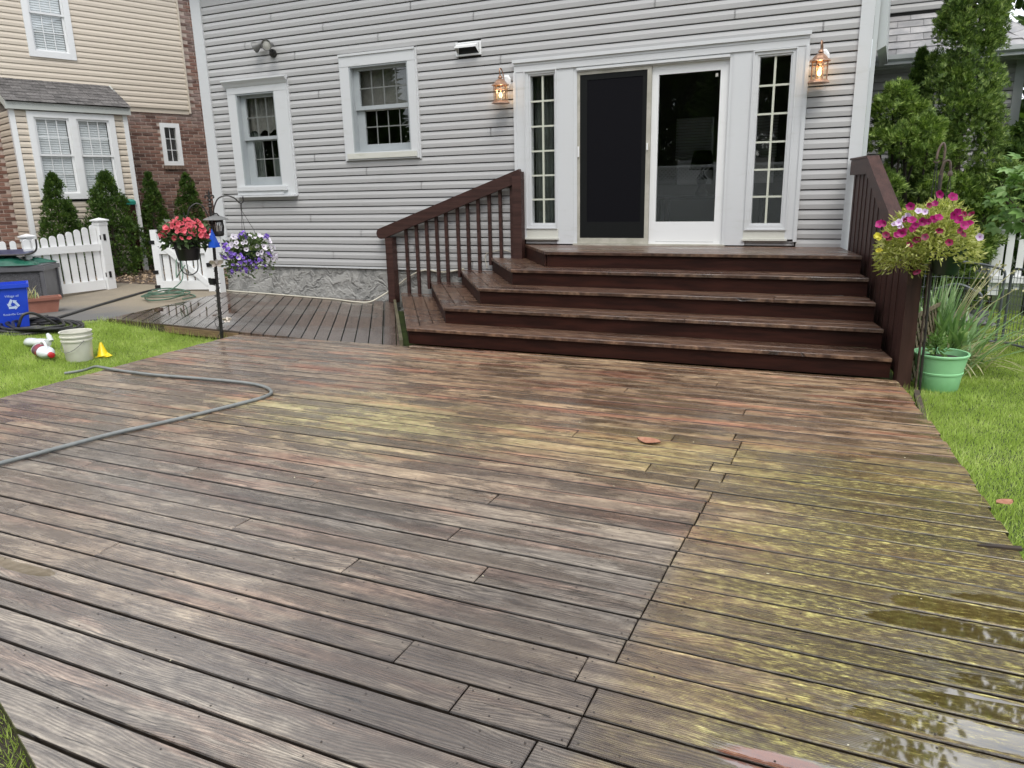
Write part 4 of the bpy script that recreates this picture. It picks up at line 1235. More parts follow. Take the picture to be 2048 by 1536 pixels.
# handrail: a plank on edge with a rounded lower end
hr = []
a, b = Vector((-5.90, YR - 0.02, 0.985)), Vector((-3.80, YR - 0.02, 1.70))
d = (b - a).normalized()
nrm = Vector((-d.z, 0, d.x))
h = 0.072
ring = [b - nrm * h, b + Vector((0.0, 0, 0.0)) + nrm * h]
for i in range(9):
    t = math.pi / 2 + math.pi * i / 8
    ring.append(a + d * (math.cos(t) * h) + nrm * (math.sin(t) * h))
emit('handrail', MB().prism([p + Vector((0, -0.03, 0)) for p in ring], (0, 0.062, 0)), M['rail'], rl)
XB = [-5.535, -5.37, -5.21, -5.055, -4.91, -4.735, -4.585, -4.43, -4.27, -4.115, -3.955]
ZBt = [0.21, 0.21, 0.345, 0.345, 0.345, 0.515, 0.515, 0.515, 0.683, 0.683, 0.683]
for x, z0 in zip(XB, ZBt):
    ztop = a.z + (x - a.x) * d.z / d.x - 0.05
    emit('baluster', MB().box(x - 0.019, x + 0.019, YR - 0.005, YR + 0.033, z0 - 0.1, ztop), M['rail'], rl, origin=(x, YR, z0))

# ------------------------------------------------------------------ right closed railing (vertical boards), splayed outwards
rw = thing('right_stair_railing', 'dark red brown closed railing of vertical boards beside the stairs on the right', 'railing', (0.15, -1.2, 0))
p0 = Vector((-0.10, -0.02, 0))
dr = Vector((0.5, -2.45, 0)).normalized()
nr = Vector((dr.y, -dr.x, 0))                         # towards the stairs (left)
if nr.x > 0:
    nr = -nr
def rp(s, z, o=0.0):
    return p0 + dr * s + Vector((0, 0, z)) - nr * o
def topz(s):
    return 1.735 if s < 0.80 else 1.735 - (s - 0.80) * (1.735 - 0.90) / 1.70
def bar_rail(s0, s1, zoff, hh, o0, o1, name, mat):
    q = [rp(s0, topz(s0) + zoff - hh, o0), rp(s1, topz(s1) + zoff - hh, o0), rp(s1, topz(s1) + zoff, o0), rp(s0, topz(s0) + zoff, o0)]
    return emit(name, MB().prism(q, -nr * (o1 - o0)), mat, rw, frame=Matrix.Translation(q[0]) @ Matrix.Rotation(math.atan2(dr.y, dr.x), 4, 'Z'))
bar_rail(0.06, 0.80, 0.0, 0.145, -0.012, 0.026, 'top_rail', M['rail'])
bar_rail(0.802, 2.50, 0.0, 0.145, -0.012, 0.026, 'top_rail', M['rail'])
bar_rail(0.05, 0.80, 0.022, 0.020, -0.022, 0.085, 'rail_cap', M['rail'])
bar_rail(0.802, 2.53, 0.022, 0.020, -0.022, 0.085, 'rail_cap', M['rail'])
s = 0.07
i = 0
while s < 2.32:
    w = 0.088 if i % 3 else 0.07
    s1 = min(s + w, 2.335)
    o = 0.030 + (0.006 if i % 2 else 0.0)
    zlo = 0.02
    q = [rp(s, zlo, o), rp(s1, zlo, o), rp(s1, topz(s1) - 0.06, o), rp(s, topz(s) - 0.06, o)]
    emit('railing_board', MB().prism(q, -nr * 0.018), M['rail'], rw, frame=Matrix.Translation(q[0]) @ Matrix.Rotation(R(90), 4, 'Y'))
    s = s1 + 0.006
    i += 1
q = [rp(2.36, -0.12, 0.0), rp(2.47, -0.12, 0.0), rp(2.47, topz(2.47) - 0.05, 0.0), rp(2.36, topz(2.36) - 0.05, 0.0)]
emit('post', MB().prism(q, -nr * 0.10), M['rail'], rw, frame=Matrix.Translation(q[0]) @ Matrix.Rotation(R(90), 4, 'Y'))
# diagonal lattice that closes the side under the stairs, outside of the railing
lat = thing('lattice_skirt', 'brown diagonal lattice panel beside the foot of the stair railing behind the green pot', 'lattice', (0.5, -2.0, -0.1))
def lat_clip(a, b):
    return a, b
LD = Vector((0.30, 1.0, 0)).normalized()
LN = Vector((-LD.y, LD.x, 0))
def rp2(s, z, o=0.0):
    return Vector((0.435, -2.32, 0)) + LD * s + Vector((0, 0, z)) - LN * (o - 0.12)
s0, s1, z0, z1 = 0.0, 1.10, -0.12, 0.47
for fam in (1, -1):
    c = -1.0
    while c < 4.0:
        # line: z - z0 = fam*(s - c)
        pts = []
        for ss in (s0, s1):
            zz = z0 + fam * (ss - c)
            if z0 <= zz <= z1:
                pts.append((ss, zz))
        for zz in (z0, z1):
            ss = c + fam * (zz - z0)
            if s0 < ss < s1:
                pts.append((ss, zz))
        if len(pts) >= 2:
            pts.sort()
            A, Bq = pts[0], pts[-1]
            if abs(A[0] - Bq[0]) > 0.05:
                oo = 0.115 if fam > 0 else 0.122
                emit('lattice_slat', MB().bar(rp2(A[0], A[1], oo), rp2(Bq[0], Bq[1], oo), 0.006, 0.036, LN.cross(Vector(rp2(*Bq) - rp2(*A))).normalized()), M['lattice'], lat)
        c += 0.105
emit('frame', MB().bar(rp2(s0, z1, 0.132), rp2(s1, z1, 0.132), 0.012, 0.03), M['lattice'], lat)

# ------------------------------------------------------------------ neighbour's house on the left
NU = Vector((0.318, 0.948, 0)).normalized()
NN = Vector((NU.y, -NU.x, 0))
N1 = Vector((-13.0707, 3.4399, 0))
nb = thing('brick_house', 'neighbour brick house with beige siding and a bay window, left of the grey house', 'house', tuple(N1 + NU * -1.5))
def npt(s, z, o=0.0):
    return N1 + NU * s + NN * o + Vector((0, 0, z))
NAX = ((N1.x, N1.y), (NU.x, NU.y), (NN.x, NN.y))
def nbox(mb, s0, s1, o0, o1, z0, z1):
    vs = [npt(s, z, o) for s in (s0, s1) for o in (o0, o1) for z in (z0, z1)]
    return mb.add(vs, [(0, 1, 3, 2), (4, 6, 7, 5), (0, 4, 5, 1), (2, 3, 7, 6), (0, 2, 6, 4), (1, 5, 7, 3)])
# bed of mortar the bricks sit in; opening for the small window
mbm = MB()
for s0, s1, z0, z1 in ((-9, 1.6, -0.1, 2.27), (-9, -0.53, 2.27, 3.0), (-0.155, 1.6, 2.27, 3.0), (-9, 1.6, 3.0, 4.18), (-9, -2.62, 4.18, 5.45), (-2.05, 1.6, 4.18, 5.45), (-9, 1.6, 5.45, 6.2)):
    nbox(mbm, s0, s1, -0.3, -0.008, z0, z1)
emit('mortar_bed', mbm, M['mortar'], nb)
roofm = MB().prism([npt(-9.3, 6.2, 0.4), npt(-9.3, 8.4, -4), npt(-9.3, 6.2, -8.4)], NU * 11.2)
emit('roof', roofm, M['shingle'], nb)
# bricks: running bond 0.0685 x 0.212
bw, bh, bd = 0.198, 0.0545, 0.02
brick_src = None
bricks = []
zc = 0.02
row = 0
SW = (-0.545, -0.14, 2.19, 3.035)
while zc < 5.6:
    s = -9.0 + (0.106 if row % 2 else 0)
    while s < 0.9:
        a, b = s, s + bw
        s += 0.213
        if zc > 3.26 and a < 0.115:
            continue
        if b > 0.9:
            continue
        if (SW[0] - 0.02 < a < SW[1] or SW[0] < b < SW[1] + 0.02 or (a < SW[0] and b > SW[1])) and SW[2] - 0.06 < zc < SW[3]:
            if a < SW[0] - 0.05:
                b = SW[0] - 0.004
            elif b > SW[1] + 0.05:
                a = SW[1] + 0.004
            else:
                continue
        if -3.42 < (a + b) / 2 < -1.50 and zc < 3.3:
            continue
        if a < -4.4 and zc < 3.3:
            bricks.append((a, b, zc, 9))
        else:
            bricks.append((a, b, zc, 0 if (a > -1.5 and zc < 3.3) or (-4.3 < a < -3.3) else 2))
    zc += 0.0687
    row += 1
def brick_mb(a, b, o):
    mb = MB()
    w = (b - a) / 2
    c = 0.004
    vs = [(-w, 0, 0), (w, 0, 0), (w, 0, bh), (-w, 0, bh), (-w, o - c, 0), (w, o - c, 0), (w, o - c, bh), (-w, o - c, bh),
          (-w + c, o, c), (w - c, o, c), (w - c, o, bh - c), (-w + c, o, bh - c)]
    fs = [(8, 9, 10, 11)] + [(4 + i, 4 + (i + 1) % 4, 8 + (i + 1) % 4, 8 + i) for i in range(4)] + [(i, (i + 1) % 4, 4 + (i + 1) % 4, 4 + i) for i in range(4)]
    return mb.add(vs, fs)
NROT = Matrix(((NU.x, NN.x, 0, 0), (NU.y, NN.y, 0, 0), (0, 0, 1, 0), (0, 0, 0, 1)))
vis = [q for q in bricks if q[3] == 0]
vis.sort(key=lambda q: (abs(q[0] + 0.7) + (2.5 if q[0] < -3 else 0)))
single, rest = vis[:300], vis[300:] + [q for q in bricks if q[3] != 0]
cache = {}
for a, b, zz, _ in single:
    key = round(b - a, 2)
    fr = Matrix.Translation(npt((a + b) / 2, zz, -0.008)) @ NROT
    if key not in cache:
        cache[key] = emit('brick', brick_mb(a, b, 0.010), M['brick'], nb, local=False, frame=fr)
        me = cache[key].data
        # emit() moved the vertices by the frame: put the brick back into its own space
        for v, co in zip(me.vertices, brick_mb(a, b, 0.010).v):
            v.co = co
    else:
        inst(cache[key], 'brick', nb, fr @ Matrix.Translation((0, random.uniform(-0.002, 0.002), 0)), local=False)
mbr = MB()
for a, b, zz, _ in rest:
    src = brick_mb(a, b, 0.010)
    fr = Matrix.Translation(npt((a + b) / 2, zz, -0.008)) @ NROT
    mbr.add([fr @ Vector(v) for v in src.v], src.f)
emit('brick', mbr, M['brick'], nb, kind='stuff')
# brick sill under the small window
for i in range(6):
    a = -0.57 + i * 0.075
    mb = MB()
    nbox(mb, a, a + 0.068, -0.02, 0.045, 2.185 - 0.075, 2.185)
    emit('brick_sill', mb, M['brick_sill'], nb, origin=npt(a, 2.1, 0))
# beige siding of the upper storey
z = 3.31
k = 0
NWIN = (-2.73, -1.945, 4.07, 5.6)
while z < 5.75:
    segs = [(-9.0, 0.10)]
    if NWIN[2] - 0.03 < z < NWIN[3]:
        segs = [(-9.0, NWIN[0]), (NWIN[1], 0.10)]
    for a, b in segs:
        if z < 3.66 and a < -3.3:
            pass
        siding_run(nb, a, b, z, 0.1035, M['beige'], y=-0.03, axis=(NAX[0], NAX[1], NAX[2]))
    z += 0.1035
mb = MB()
nbox(mb, -9.0, 0.10, -0.005, 0.022, 3.22, 3.308)
nbox(mb, 0.10, 0.135, -0.004, 0.058, 3.24, 6.0)
emit('siding_trim', mb, M['beige'], nb)
mb = MB()
for s0, s1, z0, z1 in ((-9, 0.10, 3.30, 4.10), (-9, -2.70, 4.10, 5.52), (-1.97, 0.10, 4.10, 5.52), (-9, 0.10, 5.52, 6.2)):
    nbox(mb, s0, s1, -0.004, 0.028, z0, z1)
emit('siding_backing', mb, M['beige'], nb)

def nwindow(name_s0, s1, z0, z1, o, casing, rail, cols, rows, blind=True, parent=nb, sashes=True):
    s0 = name_s0
    mb = MB()
    c = casing
    nbox(mb, s0, s0 + c, o - 0.05, o + 0.03, z0, z1)
    nbox(mb, s1 - c, s1, o - 0.05, o + 0.03, z0, z1)
    nbox(mb, s0 + c, s1 - c, o - 0.05, o + 0.03, z1 - c, z1)
    nbox(mb, s0 + c, s1 - c, o - 0.05, o + 0.034, z0, z0 + c)
    root = emit('window', mb, M['white'], parent)
    a, b, d0, d1 = s0 + c, s1 - c, z0 + c, z1 - c
    zm = (d0 + d1) / 2 + 0.02
    f = 0.035
    if sashes:
        mb = MB()
        for (q0, q1, oo) in ((zm - 0.02, d1, 0.006), (d0, zm + 0.012, -0.018)):
            nbox(mb, a, a + f, o + oo - 0.02, o + oo, q0, q1)
            nbox(mb, b - f, b, o + oo - 0.02, o + oo, q0, q1)
            nbox(mb, a + f, b - f, o + oo - 0.02, o + oo, q0, q0 + f)
            nbox(mb, a + f, b - f, o + oo - 0.02, o + oo, q1 - f, q1)
        emit('sash', mb, M['white'], root)
        panes = ((zm + 0.015, d1 - f, -0.004), (d0 + f, zm - 0.022, -0.028))
        a, b = a + f, b - f
    else:
        panes = ((d0, d1, -0.01),)
    for q0, q1, oo in panes:
        mb = MB()
        nbox(mb, a, b, o + oo - 0.008, o + oo - 0.005, q0, q1)
        emit('pane', mb, M['glass'], root)
        for i in range(1, cols):
            x = a + (b - a) * i / cols
            mb = MB()
            nbox(mb, x - 0.006, x + 0.006, o + oo - 0.005, o + oo + 0.004, q0, q1)
            emit('muntin', mb, M['white'], root)
        for j in range(1, rows):
            zz = q0 + (q1 - q0) * j / rows
            mb = MB()
            nbox(mb, a, b, o + oo - 0.0045, o + oo + 0.0035, zz - 0.006, zz + 0.006)
            emit('muntin', mb, M['white'], root)
    if blind:
        mb = MB()
        zz = d0
        while zz < d1:
            vs = [npt(s, zz + h_, o + oo2) for s in (a, b) for h_, oo2 in ((0, -0.055), (0.036, -0.066), (0.038, -0.064), (0.002, -0.053))]
            mb.add(vs, [(0, 1, 5, 4), (1, 2, 6, 5), (2, 3, 7, 6), (3, 0, 4, 7)])
            zz += 0.041
        emit('blind', mb, M['blind'], root)
    mb = MB()
    nbox(mb, a - 0.03, b + 0.03, o - 0.135, o - 0.13, d0 - 0.03, d1 + 0.03)
    emit('dark_reveal', mb, M['dark'], root)
    return root
nwindow(-2.73, -1.945, 4.07, 5.55, 0.035, 0.105, 0.04, 3, 2)
nwindow(SW[0], SW[1], 2.19, 3.03, -0.02, 0.085, 0.03, 2, 3, False, nb, False)

# bay: three faces, its own windows and a shingled lean-to roof
BS0, BS1, BO = -3.395, -1.485, 0.77
bay = emit('bay', nbox(nbox(MB(), BS0 + 0.03, BS1 - 0.03, -0.05, BO - 0.17, 0.0, 3.07), BS0 + 0.03, BS1 - 0.03, BO - 0.17, BO - 0.012, 0.0, 1.6), M['dark'], nb)
z = 0.06
k = 0
BWIN = (-3.16, -1.715, 1.545, 3.05)
while z < 3.02:
    segs = [(BS0 + 0.06, BS1 - 0.055)]
    if BWIN[2] - 0.04 < z < BWIN[3]:
        segs = [(BS0 + 0.06, BWIN[0]), (BWIN[1], BS1 - 0.055)]
    for a, b in segs:
        siding_run(bay, a, b, z, 0.1035, M['beige'], y=-BO, axis=(NAX[0], NAX[1], NAX[2]))
    # left and right cheek
    pl_ = npt(BS0, 0, 0)
    siding_run(bay, 0.02, BO - 0.05, z, 0.1035, M['beige'], axis=((pl_.x, pl_.y), (NN.x, NN.y), (-NU.x, -NU.y)))
    pr_ = npt(BS1, 0, 0)
    siding_run(bay, 0.02, BO - 0.05, z, 0.1035, M['beige'], axis=((pr_.x, pr_.y), (NN.x, NN.y), (NU.x, NU.y)))
    z += 0.1035
mb = MB()
nbox(mb, BS0 - 0.018, BS0 + 0.065, BO - 0.06, BO + 0.022, 0.0, 3.06)
emit('corner_board', mb, M['white'], bay)
mb = MB()
nbox(mb, BS1 - 0.065, BS1 + 0.018, BO - 0.06, BO + 0.022, 0.0, 3.06)
emit('corner_board', mb, M['white'], bay)
mb = MB()
nbox(mb, BS0 - 0.06, BS1 + 0.06, BO - 0.02, BO + 0.085, 3.065, 3.185)
emit('fascia', mb, M['frieze'], bay)
mb = MB()
q = [npt(BS0 - 0.075, 3.06, BO + 0.09), npt(BS0 - 0.075, 3.19, BO + 0.09), npt(BS0 - 0.075, 3.68, 0.03), npt(BS0 - 0.075, 3.53, 0.03)]
mb.prism(q, NU * 0.035)
q = [p + NU * (BS1 - BS0 + 0.115) for p in q]
mb.prism(q, NU * 0.03)
emit('rake_board', mb, M['frieze'], bay)
# roof deck + shingles
q = [npt(BS0 - 0.04, 3.18, BO + 0.085), npt(BS1 + 0.04, 3.18, BO + 0.085), npt(BS1 + 0.04, 3.655, 0.0), npt(BS0 - 0.04, 3.655, 0.0)]
emit('roof_deck', MB().plank(q, 0.05, 0.001, (0, 0, -1)), M['dark'], bay)
A, Bv = npt(BS0 - 0.075, 3.188, BO + 0.12), npt(BS0 - 0.075, 3.675, 0.0)
upr = (Bv - A)
Lr = upr.length
upr.normalize()
nrm = NU.cross(upr).normalized()
if nrm.z < 0:
    nrm = -nrm
rows = 8
for j in range(rows):
    x = -0.10 - (j * 0.37) % 0.25
    while x < BS1 - BS0 + 0.15:
        w = random.choice((0.12, 0.17, 0.22, 0.15))
        a, b = max(x, 0.0), min(x + w - 0.004, BS1 - BS0 + 0.15)
        x += w
        if b - a < 0.03:
            continue
        lift = random.uniform(0.004, 0.010)
        c0 = A + NU * a + upr * (j * Lr / rows) + nrm * (0.010 + lift)
        c1 = A + NU * b + upr * (j * Lr / rows) + nrm * (0.010 + lift)
        c2 = c1 + upr * (Lr / rows * 1.15) - nrm * 0.008
        c3 = c0 + upr * (Lr / rows * 1.15) - nrm * 0.008
        emit('shingle', MB().plank([c0, c1, c2, c3], 0.008, 0.001, -nrm), M['shingle'], bay, origin=c0)
# twin windows of the bay
mb = MB()
nwindow(-3.16, -2.40, 1.545, 3.05, BO + 0.012, 0.10, 0.04, 3, 2)
nwindow(-2.475, -1.715, 1.545, 3.05, BO + 0.0145, 0.10, 0.04, 3, 2)

# ------------------------------------------------------------------ rear wing behind the evergreens on the right
wing = thing('rear_wing', 'grey sided rear wing with pale slate roof behind the evergreens', 'house', (0.8, 2.6, 0))
z = 0.3
while z < 2.88:
    siding_run(wing, -0.02, 1.60, z, 0.0985, M['siding'], y=2.5)
    z += 0.0985
emit('wall', MB().box(-0.02, 1.68, 2.517, 8.0, -0.1, 2.90), M['siding'], wing)
emit('base', MB().box(-0.02, 1.68, 2.45, 2.516, -0.1, 0.295), M['riser'], wing)
emit('corner_board', MB().box(1.60, 1.70, 2.47, 2.515, 0.29, 2.90), M['gutter'], wing)
emit('soffit', MB().box(-0.02, 1.82, 2.30, 2.516, 2.90, 2.925), M['frieze'], wing)
gp = [(2.20, 2.925), (2.20, 2.955), (2.165, 2.985), (2.165, 3.035), (2.175, 3.035), (2.175, 2.99), (2.21, 2.965), (2.29, 2.965), (2.29, 3.035), (2.30, 3.035), (2.30, 2.925)]
emit('gutter', MB().prism([(0.05, y, z) for y, z in gp], (1.80, 0, 0)), M['gutter'], wing)
# short eave running back from the house corner
emit('cornice_return', MB().add([(0.00, 0.12, 4.2), (0.085, 0.10, 4.2), (0.125, 0.10, 2.84), (0.045, 0.12, 2.80), (0.00, 2.1, 4.2), (0.085, 2.1, 4.2), (0.19, 2.1, 2.93), (0.10, 2.1, 2.90)],
     [(0, 3, 2, 1), (4, 5, 6, 7), (0, 1, 5, 4), (1, 2, 6, 5), (2, 3, 7, 6), (3, 0, 4, 7)]), M['gutter'], wing)
emit('downspout', MB().box(-0.002, 0.040, 0.03, 0.09, 0.3, 3.30), M['gutter'], wing)
roof_p = math.tan(R(35))
def rz_(y):
    return 3.02 + (y - 2.24) * roof_p
def hipx(y):
    return 1.86 - (y - 2.24) * 0.80
emit('roof_deck', MB().plank([(0.02, 2.26, rz_(2.24) - 0.01), (1.80, 2.26, rz_(2.24) - 0.01), (hipx(3.1) - 0.05, 3.1, rz_(3.1) - 0.03), (0.02, 3.1, rz_(3.1) - 0.03)], 0.02, 0.001, (0, 0, -1)).add([(1.82, 2.26, 3.02), (1.85, 8, 3.02), (0.9, 8, 3.7), (hipx(3.1) - 0.03, 3.1, rz_(3.1) - 0.03)], [(0, 1, 2, 3)]), M['dark'], wing)
ur = Vector((0, math.cos(R(35)), math.sin(R(35))))
nrs = Vector((0, -math.sin(R(35)), math.cos(R(35))))
for j in range(6):
    y0 = 2.235 + j * 0.152
    x = -0.02 - (0.15 if j % 2 else 0)
    while x < 1.95:
        a, b = max(x, 0.03), min(x + 0.296, hipx(y0))
        x += 0.300
        if b - a < 0.04:
            continue
        c0 = Vector((a, y0, rz_(y0))) + nrs * (0.012 + random.uniform(0, 0.005))
        c1 = Vector((b, y0, rz_(y0))) + nrs * (0.012 + random.uniform(0, 0.005))
        b2 = min(b, hipx(y0 + 0.19))
        c2 = Vector((max(b2, a + 0.01), y0, rz_(y0))) + ur * 0.215 - nrs * 0.002
        c3 = Vector((a, y0, rz_(y0))) + ur * 0.215 - nrs * 0.002
        emit('slate', MB().plank([c0, c1, c2, c3], 0.009, 0.0015, -nrs), M['slate_red'] if random.random() < 0.07 else M['slate'], wing, origin=c0)
for j in range(6):
    y0 = 2.20 + j * 0.16
    a = Vector((hipx(y0) + 0.03, y0, rz_(y0) + 0.035))
    b = Vector((hipx(y0 + 0.19) + 0.03, y0 + 0.19, rz_(y0 + 0.19) + 0.03))
    sd = Vector((1, 0.0, -0.5)).normalized()
    s2_ = Vector((-1, -0.2, -0.25)).normalized()
    emit('hip_slate', MB().plank([a, a + sd * 0.16, b + sd * 0.16, b], 0.01, 0.001).plank([a + s2_ * 0.16, a, b, b + s2_ * 0.16], 0.01, 0.001), M['slate'], wing, origin=a)
uw = MB().box(-0.02, 1.05, 3.12, 3.2, 3.4, 4.7)
emit('upper_wall', uw, M['dark'], wing)
z = 3.68
while z < 4.6:
    siding_run(wing, -0.02, 1.05, z, 0.1, M['siding'], y=3.10)
    z += 0.1

# ------------------------------------------------------------------ foliage builders
LOBES_V, LOBES_F = [], []
for a, l in ((-62, 0.55), (-30, 0.85), (0, 1.0), (30, 0.85), (62, 0.55)):
    c, s_ = math.sin(R(a)), math.cos(R(a))
    n = len(LOBES_V)
    w = 0.11
    LOBES_V += [(0, 0.02, 0), (c * l * 0.55 - s_ * w, s_ * l * 0.55 + c * w, 0.03), (c * l, s_ * l, -0.05), (c * l * 0.55 + s_ * w, s_ * l * 0.55 - c * w, 0.03)]
    LOBES_F.append((n, n + 1, n + 2, n + 3))
LEAF_V = [(0, 0, 0), (-0.28, 0.45, 0.05), (0, 1, -0.08), (0.28, 0.45, 0.05)]
LEAF_F = [(0, 1, 2, 3)]

def evergreen(name, label, cat, x, y, h, r, mat, n, size, group=None, bulge=0.25, lumps=7, lump_amp=0.25, lean=0.0, z0=None, tips=1, p=1.0, trunk=True):
    """conical evergreen made of flat sprays over an uneven crown, sparse enough to see into"""
    z0 = gz(x, y) if z0 is None else z0
    root = thing(name, label, cat, (x, y, z0), 0, group)
    # clumps over the crown's surface, each clump a bouquet of upward fans
    nc = max(60, int(lumps * h * 14))
    ct = rng.random(nc) ** 0.8
    caz = rng.random(nc) * 2 * np.pi
    prof = np.where(ct < bulge, 0.72 + 0.28 * ct / bulge, np.maximum(1 - (ct - bulge) / (1 - bulge), 0.0) ** p)
    crad = r * prof * (1 + lump_amp * rng.normal(0, 0.55, nc)) * 0.84
    cc = np.stack([x + crad * np.cos(caz) + lean * ct * h, y + crad * np.sin(caz), z0 + 0.04 + ct * h * 0.95], 1)
    cr = (0.20 + 0.16 * rng.random(nc)) * r * (0.45 + 0.75 * prof)
    inner = rng.random(n) < 0.16
    k_ = rng.integers(0, nc, n)
    t = ct[k_]
    u = unit(rng.normal(size=(n, 3)) + np.stack([np.cos(caz[k_]), np.sin(caz[k_]), np.full(n, 0.55)], 1) * 0.9)
    pos = cc[k_] + u * (cr[k_] * (0.35 + 0.75 * rng.random(n)))[:, None] * np.array([1, 1, 1.25])
    axis = np.stack([np.full(n, x), np.full(n, y), pos[:, 2]], 1)
    pos = np.where(inner[:, None], axis + (pos - axis) * 0.55, pos)
    pos[:, 2] = np.maximum(pos[:, 2], z0 + 0.02)
    d = u + np.array([0, 0, 0.75]) + rng.normal(0, 0.35, (n, 3))
    X, Y, Z = axes_from(d)
    V, F = scatter(LOBES_V, LOBES_F, pos, X, Y, Z, size * (0.65 + 0.6 * rng.random(n)) * (1 - 0.35 * t))
    np_mesh('crown', V, F, mat, root, kind=None)
    if trunk:
        emit('trunk', MB().tube([(x, y, z0 - 0.05), (x + lean * h * 0.4, y, z0 + h * 0.5), (x + lean * h * 0.8, y, z0 + h * 0.85)], [0.05 * max(h / 2.5, 0.8), 0.03, 0.008], 7), M['bark'], root)
    return root

GL = 'young arborvitae in a row in front of the brick house'
evergreen('arborvitae', 'small arborvitae in front of the left bay window, leftmost of the row', 'evergreen', -12.95, 0.22, 1.90, 0.37, M['arb'], 6500, 0.062, GL, 0.22, 6, 0.16, p=0.75)
evergreen('arborvitae', 'broad young arborvitae before the right bay window, taller and wider than its neighbours', 'evergreen', -12.62, 0.98, 1.92, 0.48, M['arb'], 8500, 0.062, GL, 0.24, 6, 0.16, p=0.72)
evergreen('arborvitae', 'twin-tipped slim arborvitae beside the teal bin under the small brick wall window', 'evergreen', -12.74, 2.05, 1.93, 0.32, M['arb'], 5500, 0.06, GL, 0.25, 5, 0.2, p=0.75)
evergreen('arborvitae', 'slim arborvitae next to the corner of the grey house, rightmost of the row', 'evergreen', -12.55, 2.78, 1.92, 0.34, M['arb'], 5500, 0.06, GL, 0.25, 5, 0.18, p=0.75)

GR = 'tall evergreens by the rear wing'
evergreen('tall_arborvitae', 'tallest evergreen column on the right, running out of the top of the picture', 'evergreen', 0.97, 1.35, 5.7, 0.49, M['arb_light'], 26000, 0.072, GR, 0.10, 5.5, 0.22, p=0.78)
evergreen('tall_arborvitae', 'narrow dark evergreen spire left of the tallest one, against the grey wing', 'evergreen', 0.54, 1.75, 3.20, 0.30, M['arb'], 11000, 0.055, GR, 0.30, 5, 0.2, p=0.75)

def shrub(name, label, cat, blobs, mat, n, size, base, group=None, stems=5):
    root = thing(name, label, cat, base, 0, group)
    vols = np.array([b[3] ** 2 for b in blobs])
    cnt = (n * vols / vols.sum()).astype(int)
    Vs, Fs, off = [], [], 0
    for (bx, by, bz, br), c in zip(blobs, cnt):
        u = unit(rng.normal(size=(c, 3)))
        u[:, 2] = np.abs(u[:, 2]) * np.where(rng.random(c) < 0.75, 1, -0.7)
        br = br * 0.78
        rad = br * (0.55 + 0.5 * rng.random(c) ** 0.6) * (1 + 0.22 * np.sin(u[:, 0] * 6 + bx * 40) * np.sin(u[:, 2] * 7 + bz * 30))
        pos = np.array([bx, by, bz]) + u * rad[:, None] * np.array([1, 1, 0.8])
        d = u + np.array([0, 0, 0.35]) + rng.normal(0, 0.4, (c, 3))
        X, Y, Z = axes_from(d)
        V, F = scatter(LOBES_V, LOBES_F, pos, X, Y, Z, size * (0.6 + 0.7 * rng.random(c)))
        Vs.append(V)
        Fs.append(F + off)
        off += len(V)
    np_mesh('foliage', np.concatenate(Vs), np.concatenate(Fs), mat, root)
    mb = MB()
    for (bx, by, bz, br) in blobs[:stems + 3]:
        b0 = Vector(base) + Vector((random.uniform(-0.08, 0.08), random.uniform(-0.08, 0.08), -0.05))
        e = Vector((bx, by, bz))
        m = (b0 + e) / 2 + Vector((random.uniform(-0.1, 0.1), random.uniform(-0.1, 0.1), 0.1))
        mb.tube(smooth_path([b0, m, e], 4), [0.028 - 0.0024 * i for i in range(9)], 6)
    emit('stem', mb, M['twig'], root)
    return root
shrub('cypress_shrub', 'open bushy cypress shrub with layered bright green clumps beside the house corner', 'shrub',
      [(0.26, 0.62, 2.25, 0.30), (0.30, 0.55, 2.42, 0.17), (0.16, 0.55, 1.95, 0.24), (0.36, 0.40, 1.92, 0.26), (0.56, 0.55, 2.02, 0.26), (0.62, 0.45, 1.80, 0.26), (0.44, 0.62, 2.22, 0.20),
       (0.17, 0.50, 1.55, 0.22), (0.28, 0.30, 1.45, 0.20), (0.30, 0.45, 1.18, 0.24), (0.42, 0.35, 0.95, 0.26), (0.62, 0.30, 1.10, 0.18), (0.72, 0.45, 1.45, 0.20), (0.58, 0.40, 0.70, 0.26)],
      M['shrub'], 6500, 0.062, (0.42, 0.62, -0.1), stems=12)
shrub('evergreen_shrub', 'low dark spreading evergreen skirt under the tallest evergreen', 'shrub',
      [(1.0, 0.85, 1.35, 0.34), (1.25, 0.8, 1.15, 0.36), (0.85, 0.8, 0.95, 0.32), (1.15, 0.75, 0.80, 0.34), (1.42, 0.9, 1.5, 0.28), (1.0, 0.75, 0.55, 0.3)],
      M['arb_light'], 5500, 0.07, (1.1, 0.95, -0.1))
shrub('dark_bush', 'dark green bush cut by the right edge of the picture beyond the wing corner', 'shrub',
      [(1.95, 1.9, 2.0, 0.45), (1.80, 1.7, 1.7, 0.40), (2.15, 1.8, 2.35, 0.5), (1.9, 1.6, 1.35, 0.4), (2.1, 2.0, 2.8, 0.45), (1.88, 1.9, 1.75, 0.40)], M['arb'], 8000, 0.08, (2.0, 1.9, -0.1))

